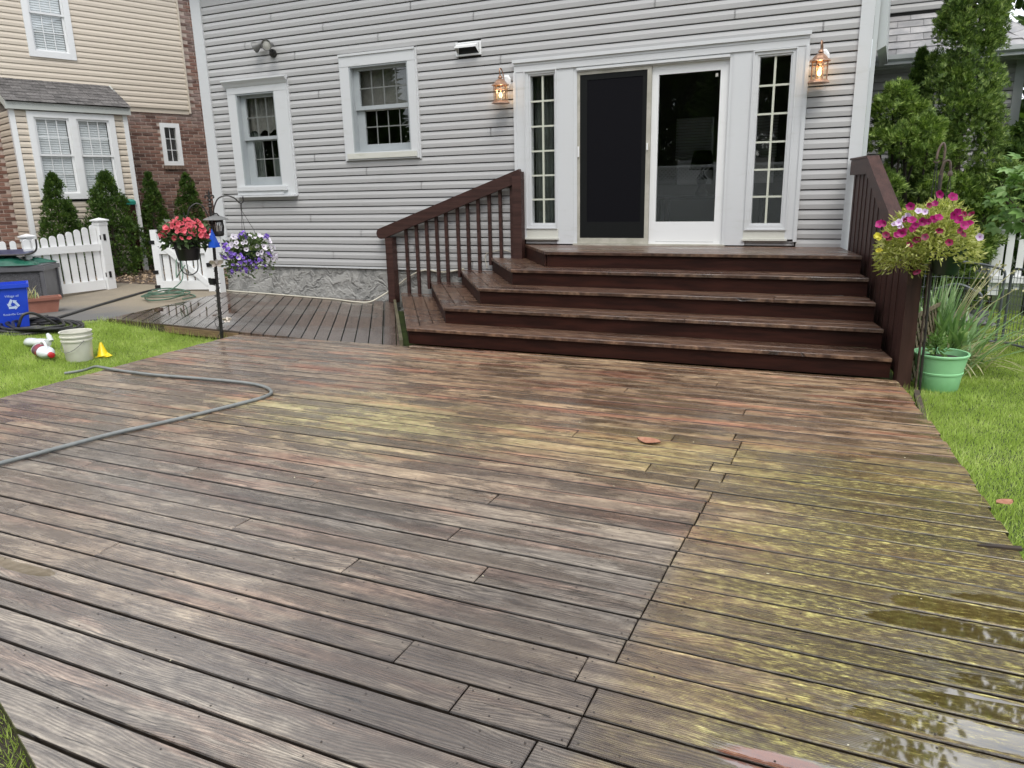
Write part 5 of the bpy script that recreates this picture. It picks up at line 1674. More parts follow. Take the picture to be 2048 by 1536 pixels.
def broad_tree(name, label, x, y, h, r, n, size, mat, group=None, z0=-0.1, base=0.35, trunk=True):
    root = thing(name, label, 'tree', (x, y, z0), 0, group)
    nb_ = 26
    c = unit(rng.normal(size=(nb_, 3))) * (rng.random((nb_, 1)) ** 0.5) * np.array([r * 0.75, r * 0.75, h * (1 - base) * 0.40])
    c += np.array([x, y, z0 + h * (base + (1 - base) * 0.5)])
    br = r * (0.28 + 0.2 * rng.random(nb_))
    idx = rng.integers(0, nb_, n)
    u = unit(rng.normal(size=(n, 3)))
    pos = c[idx] + u * (br[idx] * (0.6 + 0.5 * rng.random(n)))[:, None]
    X, Y, Z = axes_from(u + rng.normal(0, 0.8, (n, 3)))
    V, F = scatter(LEAF_V, LEAF_F, pos, X, Y, Z, size * (0.6 + 0.8 * rng.random(n)))
    np_mesh('crown', V, F, mat, root)
    if trunk:
        mb = MB().tube([(x, y, z0 - 0.1), (x + 0.1, y, z0 + h * 0.35), (x, y + 0.1, z0 + h * 0.7)], [r * 0.09, r * 0.06, r * 0.02], 8)
        for i in range(7):
            e = Vector(c[i])
            mb.tube([(x + 0.05, y, z0 + h * (0.3 + 0.04 * i)), (Vector((x, y, z0 + h * 0.4)) + e) / 2, e], [r * 0.035, r * 0.025, r * 0.008], 6)
        emit('trunk', mb, M['bark'], root)
    return root
broad_tree('leafy_tree', 'leafy green tree rising beyond the slate roof at the top right corner', 4.3, 13.5, 12.2, 3.4, 15000, 0.30, M['tree'])
broad_tree('leafy_tree', 'tree mirrored in the puddle, beyond the right side of the garden', 9.0, 13.0, 11.5, 3.6, 9000, 0.34, M['tree'])
broad_tree('leafy_tree', 'tallest tree behind the houses, seen only mirrored in the puddles of the deck', 0.4, 13.5, 15.5, 4.3, 16000, 0.34, M['tree'])
broad_tree('leafy_tree', 'low leafy tree beyond the wing, under the taller crown at the right edge', 3.6, 7.5, 5.3, 1.6, 7000, 0.17, M['tree'], base=0.2)

# ------------------------------------------------------------------ lawn
def in_poly(x, y, poly):
    r = np.zeros(len(x), bool)
    j = len(poly) - 1
    for i in range(len(poly)):
        xi, yi = poly[i]
        xj, yj = poly[j]
        r ^= ((yi > y) != (yj > y)) & (x < (xj - xi) * (y - yi) / (yj - yi + 1e-12) + xi)
        j = i
    return r
BL_V = [(-0.5, 0, 0), (0.5, 0, 0), (-0.36, 0.5, 0.06), (0.36, 0.5, 0.06), (-0.04, 1.0, 0.28), (0.04, 1.0, 0.28)]
BL_F = [(0, 1, 3, 2), (2, 3, 5, 4)]
def lawn(name, poly, dens, hmin, hmax, width, holes=()):
    xs, ys = [p[0] for p in poly], [p[1] for p in poly]
    area = (max(xs) - min(xs)) * (max(ys) - min(ys))
    n = int(area * dens)
    x = rng.uniform(min(xs), max(xs), n)
    y = rng.uniform(min(ys), max(ys), n)
    k = in_poly(x, y, poly)
    for cx, cy, rr_ in holes:
        k &= (x - cx) ** 2 + (y - cy) ** 2 > rr_ ** 2
    x, y = x[k], y[k]
    n = len(x)
    z = np.array([gz(a, b) for a, b in zip(x, y)])
    pos = np.stack([x, y, z - 0.004], 1)
    clump = 0.5 + 0.5 * np.sin(x * 5.1 + 2 * np.sin(y * 3.3)) * np.sin(y * 4.7 + 1.7 * np.sin(x * 2.9))
    d = np.stack([rng.normal(0, 0.38, n), rng.normal(0, 0.38, n), np.ones(n)], 1)
    X, Y, Z = axes_from(d)
    L = (hmin + (hmax - hmin) * rng.random(n)) * (0.75 + 0.5 * clump)
    w = width / L
    V = (np.asarray(BL_V)[None, :, 0, None] * (X * w[:, None])[:, None, :] + np.asarray(BL_V)[None, :, 1, None] * Y[:, None, :] + np.asarray(BL_V)[None, :, 2, None] * Z[:, None, :]) * L[:, None, None] + pos[:, None, :]
    F = np.asarray(BL_F)[None] + (np.arange(n) * 6)[:, None, None]
    o = np_mesh(name, V.reshape(-1, 3), F.reshape(-1, 4), M['grass'], None, kind='stuff')
    return o
lawn('lawn_grass', [(-8.75, -3.9), (-8.80, -3.05), (-8.62, -2.5), (-6.30, -2.53), (-6.28, -3.3), (-6.20, -4.3), (-6.10, -5.35), (-8.9, -5.35)], 13000, 0.022, 0.05, 0.0036)
lawn('lawn_grass', [(0.42, -2.45), (0.55, -3.36), (0.63, -4.07), (0.76, -5.35), (0.80, -6.0), (2.0, -6.0), (2.6, -0.2), (0.35, -0.2)], 12000, 0.020, 0.046, 0.0034)
lawn('lawn_grass', [(0.5, -0.2), (3.0, -0.2), (3.0, 2.2), (0.5, 2.2)], 3500, 0.03, 0.06, 0.006)
lawn('lawn_grass', [(-3.6, -7.35), (-2.40, -7.52), (-1.2, -7.97), (-1.4, -8.8), (-3.6, -8.6)], 8000, 0.02, 0.05, 0.0036)

# longer blades leaning over the deck edges
lawn('lawn_grass', [(-8.62, -2.47), (-6.24, -2.49), (-6.24, -3.3), (-6.15, -4.3), (-6.05, -5.35), (-6.14, -5.35), (-6.25, -4.3), (-6.33, -3.3), (-6.33, -2.58), (-8.6, -2.56)], 2200, 0.07, 0.13, 0.004)
lawn('lawn_grass', [(0.39, -2.45), (0.52, -3.36), (0.60, -4.07), (0.73, -5.35), (0.79, -5.35), (0.68, -4.07), (0.60, -3.36), (0.46, -2.45)], 3200, 0.07, 0.13, 0.004)
# mulch chips and leaf litter around the small evergreens
n = 1500
x = rng.uniform(-13.0, -9.3, n)
y = rng.uniform(0.12, 2.6, n)
pos = np.stack([x, y, np.array([gz(a, b) for a, b in zip(x, y)]) + 0.025], 1)
X, Y, Z = axes_from(np.stack([rng.normal(size=n), rng.normal(size=n), rng.normal(0, 0.25, n)], 1))
V, F = scatter(LEAF_V, LEAF_F, pos, X, Y, Z, 0.035 + 0.05 * rng.random(n))
np_mesh('leaf_litter', V, F, M['chip'], None, kind='stuff')
# petals and seed husks scattered over the deck, steps and platform
n = 170
x = rng.uniform(-5.9, 0.5, n)
y = -2.45 - 5.0 * rng.random(n) ** 1.6
pos = np.stack([x, y, np.full(n, 0.004)], 1)
sx = rng.uniform(-3.9, 0.1, 70)
kk = rng.integers(1, 6, 70)
sy = np.array([FRONT[int(k)] for k in kk]) + rng.uniform(0.05, 0.30, 70)
p2 = np.stack([np.maximum(sx, np.array([LEFTX[int(k)] for k in kk]) + 0.1), sy, kk * RISE + 0.004], 1)
x3 = rng.uniform(-8.2, -5.0, 40)
y3 = rng.uniform(-2.4, -1.2, 40)
p3_ = np.stack([x3, y3, np.array([plz(a, b) for a, b in zip(x3, y3)]) + 0.004], 1)
pos = np.concatenate([pos, p2, p3_])
pos = pos[(pos[:, 0] < 0.4) & (pos[:, 0] > -6.0 - 2.4 * (pos[:, 1] > -2.45))]
n = len(pos)
X, Y, Z = axes_from(np.stack([rng.normal(size=n), rng.normal(size=n), np.full(n, 0.05)], 1), np.tile(np.array([[0, 0, 1.0]]), (n, 1)))
V, F = scatter(LEAF_V, LEAF_F, pos, X, Y, Z, 0.005 + 0.012 * rng.random(n) ** 2.5)
np_mesh('petal_litter', V, F, M['debris'], None, kind='stuff')

# ------------------------------------------------------------------ white picket gates and fence on the left
def vec(x, y, z):
    return Vector((x, y, z))
GW = 'white picket gate leaves'
def picket(mb_top, root, a, d, n, s, zb, zt, w=0.095, th=0.022, name='picket'):
    """rounded-top picket centred at a + d*s, in the plane of d, thickness along n"""
    c = a + d * s
    ring = [c + d * (-w / 2) + vec(0, 0, zb), c + d * (w / 2) + vec(0, 0, zb)]
    for i in range(7):
        t = math.pi * i / 6
        ring.append(c + d * (math.cos(t) * w / 2) + vec(0, 0, zt - w / 2 + math.sin(t) * w / 2))
    return emit(name, MB().prism([p - n * th / 2 for p in ring], n * th), M['white'], root)
def fpost(root, p, h, w=0.13, name='post'):
    mb = MB().box(p.x - w / 2, p.x + w / 2, p.y - w / 2, p.y + w / 2, p.z, p.z + h - 0.06)
    po = emit(name, mb, M['white'], root)
    c = w / 2 + 0.025
    z = p.z + h
    emit('post_cap', MB().box(p.x - w / 2 - 0.008, p.x + w / 2 + 0.008, p.y - w / 2 - 0.008, p.y + w / 2 + 0.008, z - 0.115, z - 0.075).add(
        [(p.x - c, p.y - c, z - 0.055), (p.x + c, p.y - c, z - 0.055), (p.x + c, p.y + c, z - 0.055), (p.x - c, p.y + c, z - 0.055),
         (p.x - c, p.y - c, z - 0.035), (p.x + c, p.y - c, z - 0.035), (p.x + c, p.y + c, z - 0.035), (p.x - c, p.y + c, z - 0.035), (p.x, p.y, z)],
        [(3, 2, 1, 0), (0, 1, 5, 4), (1, 2, 6, 5), (2, 3, 7, 6), (3, 0, 4, 7), (4, 5, 8), (5, 6, 8), (6, 7, 8), (7, 4, 8)]), M['white'], po)
    return po
# left leaf: swung open towards us from the tall post
PG = vec(-11.16, -0.36, 0.05)
g1 = thing('picket_gate', 'white picket gate leaf with tall capped post, scalloped top rising right, behind the deck box', 'gate', tuple(PG), 0, GW)
fpost(g1, PG, 1.19, 0.15, 'gate_post')
gd = (vec(-11.33, -1.62, 0) - vec(PG.x, PG.y, 0)).normalized()
gn = vec(-gd.y, gd.x, 0)
if gn.x < 0:
    gn = -gn
ga = vec(PG.x, PG.y, 0)
for i in range(9):
    s = 0.135 + i * 0.128
    zt = 0.97 + 0.19 * max(0, 1 - s / 0.95) ** 1.2
    picket(None, g1, ga, gd, gn, s, 0.15, zt if i else 1.13)
def rail_bar(root, a, d, n, s0, s1, z0, z1, off, th=0.035, name='rail'):
    q = [a + d * s0 + n * off + vec(0, 0, z0), a + d * s1 + n * off + vec(0, 0, z0), a + d * s1 + n * off + vec(0, 0, z1), a + d * s0 + n * off + vec(0, 0, z1)]
    return emit(name, MB().prism(q, n * th), M['white'], root)
rail_bar(g1, ga, gd, gn, 0.08, 1.22, 0.72, 0.83, 0.0115)
rail_bar(g1, ga, gd, gn, 0.08, 1.22, 0.10, 0.25, 0.0115)
for zz in (0.33, 0.93):
    emit('hinge', MB().box(PG.x + 0.058, PG.x + 0.082, PG.y - 0.03, PG.y + 0.012, zz - 0.05, zz + 0.05).box(PG.x + 0.055, PG.x + 0.078, PG.y - 0.080, PG.y - 0.0755, zz - 0.035, zz + 0.035), M['black'], g1)
# right leaf: standing between the drive and the house corner
A2, B2 = vec(-9.96, -0.40, 0), vec(-9.06, -0.06, 0)
g2 = thing('picket_gate', 'white picket gate leaf with diagonal brace and black hinges beside the grey house corner', 'gate', (A2.x, A2.y, 0.06), 0, GW)
d2 = (B2 - A2).normalized()
n2 = vec(d2.y, -d2.x, 0)
L2 = (B2 - A2).length
for i in range(8):
    s = 0.05 + (L2 - 0.1) * i / 7
    t = i / 7
    w = 0.095
    picket(None, g2, A2, d2, n2, s, 0.13, (1.04, 0.93, 0.88, 0.85, 0.85, 0.88, 0.93, 1.0)[i], w)
rail_bar(g2, A2, d2, n2, 0.0, L2, 0.68, 0.78, 0.012)
rail_bar(g2, A2, d2, n2, 0.0, L2, 0.12, 0.26, 0.012)
emit('stile', MB().bar(A2 + d2 * 0.045 + n2 * 0.032 + vec(0, 0, 0.09), A2 + d2 * 0.045 + n2 * 0.032 + vec(0, 0, 1.05), 0.10, 0.045, n2), M['white'], g2)
emit('stile', MB().bar(A2 + d2 * (L2 - 0.07) + n2 * 0.032 + vec(0, 0, 0.09), A2 + d2 * (L2 - 0.07) + n2 * 0.032 + vec(0, 0, 1.02), 0.13, 0.045, n2), M['white'], g2)
emit('brace', MB().bar(A2 + d2 * 0.10 + n2 * 0.040 + vec(0, 0, 0.86), A2 + d2 * (L2 - 0.13) + n2 * 0.040 + vec(0, 0, 0.20), 0.08, 0.03, n2), M['white'], g2)
for zz in (0.17, 0.40, 0.86):
    emit('hinge', MB().bar(A2 - d2 * 0.035 + n2 * 0.058 + vec(0, 0, zz), A2 + d2 * 0.05 + n2 * 0.058 + vec(0, 0, zz), 0.055, 0.012, n2), M['black'], g2)
emit('latch', MB().bar(A2 + d2 * (L2 - 0.12) + n2 * 0.06 + vec(0, 0, 0.50), A2 + d2 * (L2 + 0.06) + n2 * 0.06 + vec(0, 0, 0.52), 0.06, 0.02, n2), M['black'], g2)
# post against the house corner
gp_ = thing('gate_post', 'white gate post standing against the stucco corner of the grey house', 'post', (-8.985, -0.085, 0.06))
emit('shaft', MB().box(-9.05, -8.93, -0.15, -0.04, 0.04, 0.93), M['white'], gp_)
emit('cap', MB().box(-9.065, -8.915, -0.165, -0.036, 0.931, 0.965), M['white'], gp_)
# low fence further left
fn = thing('picket_fence', 'low white picket fence running out of the left edge of the picture', 'fence', (-11.9, -1.2, 0.05))
fpost(fn, vec(-11.78, -1.18, 0.05), 0.98, 0.13)
fa, fd = vec(-11.86, -1.25, 0), vec(-0.62, -0.78, 0).normalized()
fnn = vec(fd.y, -fd.x, 0)
if fnn.x < 0:
    fnn = -fnn
for i in range(9):
    picket(None, fn, fa, fd, fnn, 0.10 + i * 0.135, 0.12, 0.93, 0.085)
rail_bar(fn, fa, fd, fnn, 0.0, 1.35, 0.66, 0.75, 0.012)
rail_bar(fn, fa, fd, fnn, 0.0, 1.35, 0.18, 0.28, 0.012)

# ------------------------------------------------------------------ deck box with the things lying on it
DBX = vec(-10.86, -1.62, gz(-10.9, -1.7))
bd_ = (vec(-0.80, -0.60, 0)).normalized()               # along the front, towards the left of the picture
bn = vec(0.60, -0.80, 0)                                # front normal
box = thing('deck_box', 'dark grey woven resin storage box beside the white gate', 'storage box', tuple(DBX))
def bp(s, o, z):
    return DBX + bd_ * s - bn * o + vec(0, 0, z)
def bbox(mb, s0, s1, o0, o1, z0, z1):
    vs = [bp(s, o, z) for s in (s0, s1) for o in (o0, o1) for z in (z0, z1)]
    return mb.add(vs, [(0, 1, 3, 2), (4, 6, 7, 5), (0, 4, 5, 1), (2, 3, 7, 6), (0, 2, 6, 4), (1, 5, 7, 3)])
emit('body', bbox(MB(), 0.02, 1.5, 0.02, 0.58, 0.0, 0.47), M['greyplastic'], box)
emit('corner_post', bbox(bbox(MB(), 0.0, 0.055, -0.012, 0.05, 0.0, 0.47), 0.0, 0.055, 0.55, 0.60, 0.0, 0.47), M['greyplastic'], box)
wv = MB()
rowz = 0.02
j = 0
while rowz < 0.44:
    s = 0.06 + (0.022 if j % 2 else 0)
    while s < 1.48:
        bbox(wv, s, s + 0.038, 0.004, 0.02, rowz, rowz + 0.014)
        s += 0.046
    rowz += 0.017
    j += 1
emit('weave', wv, M['wicker'], box, kind='stuff')
emit('lid', bbox(bbox(MB(), -0.02, 1.52, -0.03, 0.62, 0.475, 0.535), 0.01, 1.49, 0.0, 0.59, 0.536, 0.556), M['greyplastic'], box)
emit('handle', bbox(MB(), 0.66, 0.95, -0.036, -0.031, 0.46, 0.515), M['black'], box)
def drape(name, label, cat, cs, co, rs, ro, z, hh, mat, seed):
    """crumpled sheet lying on the lid"""
    q = random.Random(seed)
    n = 22
    V, F = [], []
    ph = [q.uniform(0, 6.28) for _ in range(6)]
    for j in range(n + 1):
        for i in range(n + 1):
            u, v = i / n * 2 - 1, j / n * 2 - 1
            rr_ = math.sqrt(u * u + v * v)
            ang_ = math.atan2(v, u)
            edge = 1 + 0.12 * math.sin(3 * ang_ + ph[0]) + 0.08 * math.sin(7 * ang_ + ph[1])
            fold = 0.5 + 0.5 * math.sin(u * 7 + 3 * math.sin(v * 3 + ph[2])) * math.sin(v * 6 + ph[3] + 2 * u)
            zz = hh * max(0.0, 1 - (max(abs(u), abs(v))) ** 2.4) * (0.62 + 0.5 * fold)
            V.append(bp(cs + u * rs * edge, co + v * ro * edge, z + zz))
    for j in range(n):
        for i in range(n):
            a = j * (n + 1) + i
            F.append((a, a + 1, a + n + 2, a + n + 1))
    o = emit(name, MB().add(V, F), mat, None, smooth=True, origin=bp(cs, co, z))
    return setp(o, label, cat)
drape('plastic_sheet', 'crumpled shiny dark green plastic sheet lying on the deck box lid', 'plastic sheet', 0.80, 0.28, 0.72, 0.26, 0.562, 0.16, M['greentarp'], 3)
ch = thing('lounge_frame', 'dark navy flat panel with bent black tube ends lying on top of the green sheet', 'panel', tuple(bp(0.8, 0.3, 0.72)))
emit('panel', MB().prism([bp(0.22, 0.05, 0.70), bp(1.5, 0.05, 0.70), bp(1.5, 0.55, 0.745), bp(0.22, 0.55, 0.745)], (0, 0, 0.022)), M['navy'], ch)
for s in (0.06, 0.62):
    emit('tube_end', MB().tube(smooth_path([bp(s + 0.55, 0.04, 0.715), bp(s + 0.18, 0.04, 0.712), bp(s + 0.05, 0.05, 0.74), bp(s, 0.06, 0.80), bp(s - 0.01, 0.06, 0.93)], 5), 0.013, 8), M['blackmetal'], ch, smooth=True)

# teal lidded bin and terracotta pot half hidden between the arborvitae
tb = thing('lidded_bin', 'dark bin with teal lid half hidden between the arborvitae', 'bin', (-12.92, 1.62, gz(-12.9, 1.6)))
emit('body', MB().lathe([(0.12, 0.0), (0.15, 1.30)], (-12.92, 1.62, gz(-12.9, 1.6)), 4, phase=R(30)), M['riser'], tb)
emit('lid', MB().lathe([(0.17, 1.30), (0.175, 1.36), (0.12, 1.40), (0.001, 1.41)], (-12.92, 1.62, gz(-12.9, 1.6)), 4, phase=R(30)), simple('teal_plastic', g3(0.02, 0.22, 0.17), None, rough=0.4), tb)

# ------------------------------------------------------------------ recycling bin
BC = vec(-9.21, -3.24, gz(-9.21, -3.24) + 0.008)
rb = thing('recycling_bin', 'bright blue recycling bin with white printed loop emblem beside the coiled black hose', 'recycling bin', tuple(BC))
bx = vec(0.55, 0.835, 0).normalized()                    # along the printed face, left to right in the picture
by = vec(-bx.y, bx.x, 0)                                 # away from the camera
def rbp(a, b, z):
    return BC + bx * a + by * b + vec(0, 0, z)
def shell(w0, d0, w1, d1, z0, z1, t=0.006):
    mb = MB()
    lo = [(-w0, -d0), (w0, -d0), (w0, d0), (-w0, d0)]
    hi = [(-w1, -d1), (w1, -d1), (w1, d1), (-w1, d1)]
    vs = [rbp(a, b, z0) for a, b in lo] + [rbp(a, b, z1) for a, b in hi] + [rbp(a * (1 - t / w1), b * (1 - t / d1), z1) for a, b in hi] + [rbp(a * (1 - t / w0), b * (1 - t / d0), z0 + t) for a, b in lo]
    fs = [(3, 2, 1, 0), (12, 13, 14, 15)]
    for i in range(4):
        j = (i + 1) % 4
        fs += [(i, j, 4 + j, 4 + i), (4 + i, 4 + j, 8 + j, 8 + i), (8 + i, 8 + j, 12 + j, 12 + i)]
    return mb.add(vs, fs)
emit('body', shell(0.20, 0.145, 0.245, 0.185, 0.0, 0.505), M['bluebin'], rb)
mb = MB()
for a0, a1, b0, b1 in ((-0.262, 0.262, -0.203, -0.187), (-0.262, 0.262, 0.187, 0.203), (-0.262, -0.247, -0.187, 0.187), (0.247, 0.262, -0.187, 0.187)):
    vs = [rbp(a, b, z) for a in (a0, a1) for b in (b0, b1) for z in (0.470, 0.515)]
    mb.add(vs, [(0, 1, 3, 2), (4, 6, 7, 5), (0, 4, 5, 1), (2, 3, 7, 6), (0, 2, 6, 4), (1, 5, 7, 3)])
emit('rim', mb, M['bluebin'], rb)
# printed words and the three-arrow loop on the sloping front
def face_pt(a, h):
    """point on the printed face (in front of it by 2 mm) at lateral a, height h"""
    b = -0.145 - (0.185 - 0.145) * h / 0.505
    return rbp(a, b - 0.0025, h)
mb = MB()
for i in range(3):
    t0 = R(90 + 120 * i)
    cen = (0.075, 0.275)
    P = [(math.cos(t0 + R(120 * k)), math.sin(t0 + R(120 * k))) for k in range(2)]
    r0 = 0.070
    a = (P[0][0] * r0, P[0][1] * r0)
    b = (P[1][0] * r0, P[1][1] * r0)
    d = (b[0] - a[0], b[1] - a[1])
    l = math.hypot(*d)
    d = (d[0] / l, d[1] / l)
    nn_ = (-d[1], d[0])
    if nn_[0] * (a[0] + b[0]) + nn_[1] * (a[1] + b[1]) < 0:
        nn_ = (-nn_[0], -nn_[1])
    w = 0.014
    s0, s1, s2 = l * 0.10, l * 0.62, l * 0.86
    pts = [(s0, -w), (s1, -w), (s1, -w * 2.0), (s2, 0), (s1, w * 2.0), (s1, w), (s0, w)]
    q = [face_pt(cen[0] + a[0] + d[0] * s_ + nn_[0] * o_, cen[1] + a[1] + d[1] * s_ + nn_[1] * o_) for s_, o_ in pts]
    n = len(mb.v)
    mb.add(q, [(0, 1, 5, 6), (2, 3, 4)])
emit('loop_emblem', mb, M['bluelight'], rb)
def print_text(txt, a, h, size):
    cu = bpy.data.curves.new('printed_text', 'FONT')
    cu.body = txt
    cu.size = size
    cu.align_x = 'CENTER'
    cu.extrude = 0.0004
    o = bpy.data.objects.new('printed_text', cu)
    COL.objects.link(o)
    up_ = (face_pt(0, 0.4) - face_pt(0, 0.1)).normalized()
    nz = bx.cross(up_).normalized()
    fr = Matrix((bx, up_, nz)).transposed().to_4x4()
    fr.translation = face_pt(a, h) + nz * 0.0012
    dg = bpy.context.evaluated_depsgraph_get()
    me = bpy.data.meshes.new_from_object(o.evaluated_get(dg))
    bpy.data.objects.remove(o, do_unlink=True)
    me.materials.clear()
    me.materials.append(M['bluelight'])
    t = bpy.data.objects.new('printed_text', me)
    COL.objects.link(t)
    t.parent = rb
    t.matrix_local = WM[rb].inverted() @ fr
    WM[t] = fr
print_text('Village of', 0.075, 0.365, 0.038)
print_text('Rockville Centre', 0.075, 0.150, 0.034)

# ------------------------------------------------------------------ terracotta trough planter
TPc = vec(-10.04, -2.46, gz(-10.04, -2.46) + 0.006)
tdir = vec(0.50, 0.86, 0).normalized()
tp = thing('trough_planter', 'long terracotta trough planter with sprouting grassy plant behind the blue bin', 'planter', tuple(TPc))
tn = vec(-tdir.y, tdir.x, 0)
def tpp(a, b, z):
    return TPc + tdir * a + tn * b + vec(0, 0, z)
mb = MB()
def ring4(w, d, z):
    return [tpp(-w, -d, z), tpp(w, -d, z), tpp(w, d, z), tpp(-w, d, z)]
rings = [ring4(0.33, 0.085, 0.0), ring4(0.37, 0.105, 0.165), ring4(0.395, 0.125, 0.165), ring4(0.40, 0.13, 0.205), ring4(0.37, 0.102, 0.205), ring4(0.365, 0.10, 0.17)]
vs = [p for r_ in rings for p in r_]
fs = [(3, 2, 1, 0)]
for i in range(5):
    for j in range(4):
        l = (j + 1) % 4
        fs.append((4 * i + j, 4 * i + l, 4 * i + 4 + l, 4 * i + 4 + j))
emit('trough', mb.add(vs, fs), M['terracotta'], tp)
emit('soil', MB().add(ring4(0.366, 0.101, 0.172), [(0, 1, 2, 3)]), M['potsoil'], tp)
def blades(name, root, c, n, lmin, lmax, w, mat, spread=0.6, radius=0.05, droop=0.5, up_=1.0, dirbias=(0, 0, 0)):
    Vs, Fs = [], []
    for i in range(n):
        a = rng.uniform(0, 2 * np.pi)
        l = rng.uniform(lmin, lmax)
        d = np.array([math.cos(a) * spread * rng.uniform(0.2, 1), math.sin(a) * spread * rng.uniform(0.2, 1), up_]) + np.array(dirbias)
        d /= np.linalg.norm(d)
        p = np.array(c, float) + np.array([rng.normal(0, radius), rng.normal(0, radius), 0])
        s_ = np.cross(d, [0, 0, 1.0])
        s_ /= max(np.linalg.norm(s_), 1e-6)
        nd = droop * rng.uniform(0.3, 1.2)
        k = 6
        b0 = len(Vs)
        for j in range(k + 1):
            t = j / k
            q = p + d * l * t + np.array([d[0], d[1], 0]) * l * nd * t * t * 0.5 - np.array([0, 0, 1]) * l * nd * t ** 2.2 * 0.55
            ww = w * (0.7 + 0.6 * t) * (1 - t ** 3) + 0.0006
            Vs += [q - s_ * ww / 2, q + s_ * ww / 2]
            if j:
                Fs.append((b0 + 2 * j - 2, b0 + 2 * j - 1, b0 + 2 * j + 1, b0 + 2 * j))
    return np_mesh(name, np.array(Vs), np.array(Fs), mat, root)
blades('plant', tp, tpp(0.0, 0, 0.17), 34, 0.14, 0.30, 0.012, M['dryleaf'], 0.7, 0.07, 0.6)
blades('plant', tp, tpp(-0.05, 0, 0.17), 26, 0.10, 0.24, 0.014, M['fig'], 0.7, 0.08, 0.5)

# ------------------------------------------------------------------ bucket, jug, bag and cone on the lawn
def gobj(x, y):
    return vec(x, y, gz(x, y))
KC = gobj(-7.16, -3.85)
bk = thing('bucket', 'off-white plastic bucket with thin wire handle standing on the lawn', 'bucket', tuple(KC))
emit('body', MB().lathe([(0.001, 0.0), (0.118, 0.0), (0.124, 0.012), (0.136, 0.205), (0.145, 0.208), (0.146, 0.222), (0.138, 0.226), (0.140, 0.248), (0.150, 0.251), (0.151, 0.264), (0.142, 0.268), (0.144, 0.296), (0.152, 0.300), (0.152, 0.308), (0.138, 0.306), (0.120, 0.03), (0.001, 0.025)], KC, 36), M['bucket'], bk, smooth=True)
emit('handle', MB().tube([KC + vec(0.149 * math.cos(R(a)), 0.149 * math.sin(R(a)) , 0.232 - 0.125 * math.sin(R(180 * (a - 190) / 165.0))) for a in range(190, 356, 8)], 0.0028, 6), M['gunmetal'], bk, smooth=True)
JC = vec(-7.44, -4.02, 0)
JC.z = gz(JC.x, JC.y) + 0.085
jd = vec(0.62, -0.16, -0.05).normalized()
q = jd.to_track_quat('Z', 'Y').to_matrix().to_4x4()
jg = thing('jug', 'white plastic bottle with red cap and dark label lying on its side on the lawn', 'bottle', tuple(JC))
emit('body', MB().lathe([(0.001, -0.15), (0.070, -0.148), (0.078, -0.13), (0.079, 0.04), (0.074, 0.07), (0.050, 0.115), (0.024, 0.140), (0.022, 0.152), (0.001, 0.153)], JC, 20, q, 1.0, 0.82), M['jug'], jg, smooth=True)
emit('label', MB().lathe([(0.0800, -0.115), (0.0810, -0.10), (0.0810, -0.015), (0.0800, 0.0)], JC, 20, q, 1.0, 0.82), M['label'], jg, smooth=True)
emit('cap', MB().lathe([(0.026, 0.143), (0.029, 0.146), (0.029, 0.182), (0.024, 0.186), (0.001, 0.187)], JC, 14, q), M['redcap'], jg, smooth=True)
emit('handle', MB().tube(smooth_path([JC + q @ vec(0.0, 0.055, -0.05), JC + q @ vec(0.0, 0.095, -0.03), JC + q @ vec(0.0, 0.10, 0.03), JC + q @ vec(0.0, 0.05, 0.08)], 5), 0.013, 8), M['jug'], jg, smooth=True)
G0 = gobj(-7.98, -3.80)
gl = thing('plastic_bottle', 'clear white empty plastic bottle lying behind the red capped bottle', 'bottle', tuple(G0))
qd = vec(0.75, -0.10, 0.04).normalized().to_track_quat('Z', 'Y').to_matrix().to_4x4()
emit('body', MB().lathe([(0.001, -0.20), (0.045, -0.195), (0.062, -0.16), (0.060, -0.05), (0.056, 0.0), (0.062, 0.05), (0.060, 0.15), (0.050, 0.20), (0.001, 0.205)], G0 + vec(0.10, 0, 0.065), 16, qd, 1.0, 0.8), M['whitebag'], gl, smooth=True)
emit('neck', MB().tube([G0 + vec(0.30, 0.02, 0.09), G0 + vec(0.27, 0.03, 0.14), G0 + vec(0.25, 0.03, 0.165)], [0.030, 0.026, 0.016], 10), M['whitebag'], gl, smooth=True)
CC = gobj(-7.08, -3.66)
cn = thing('plastic_cone', 'small bright yellow plastic cone lying in the grass behind the bucket', 'cone', tuple(CC))
emit('cone', MB().lathe([(0.085, 0.0), (0.085, 0.008), (0.058, 0.010), (0.012, 0.155), (0.001, 0.158)], CC + vec(0.02, 0.0, 0.005), 18, Matrix.Rotation(R(-8), 4, 'X') @ Matrix.Rotation(R(-14), 4, 'Y')), M['yellow'], cn, smooth=True)
emit('flap', MB().prism([CC + vec(0.05, -0.05, 0.012), CC + vec(0.135, -0.035, 0.02), CC + vec(0.12, 0.03, 0.02), CC + vec(0.03, 0.03, 0.06)], (0, 0, 0.004)), M['yellow'], cn)

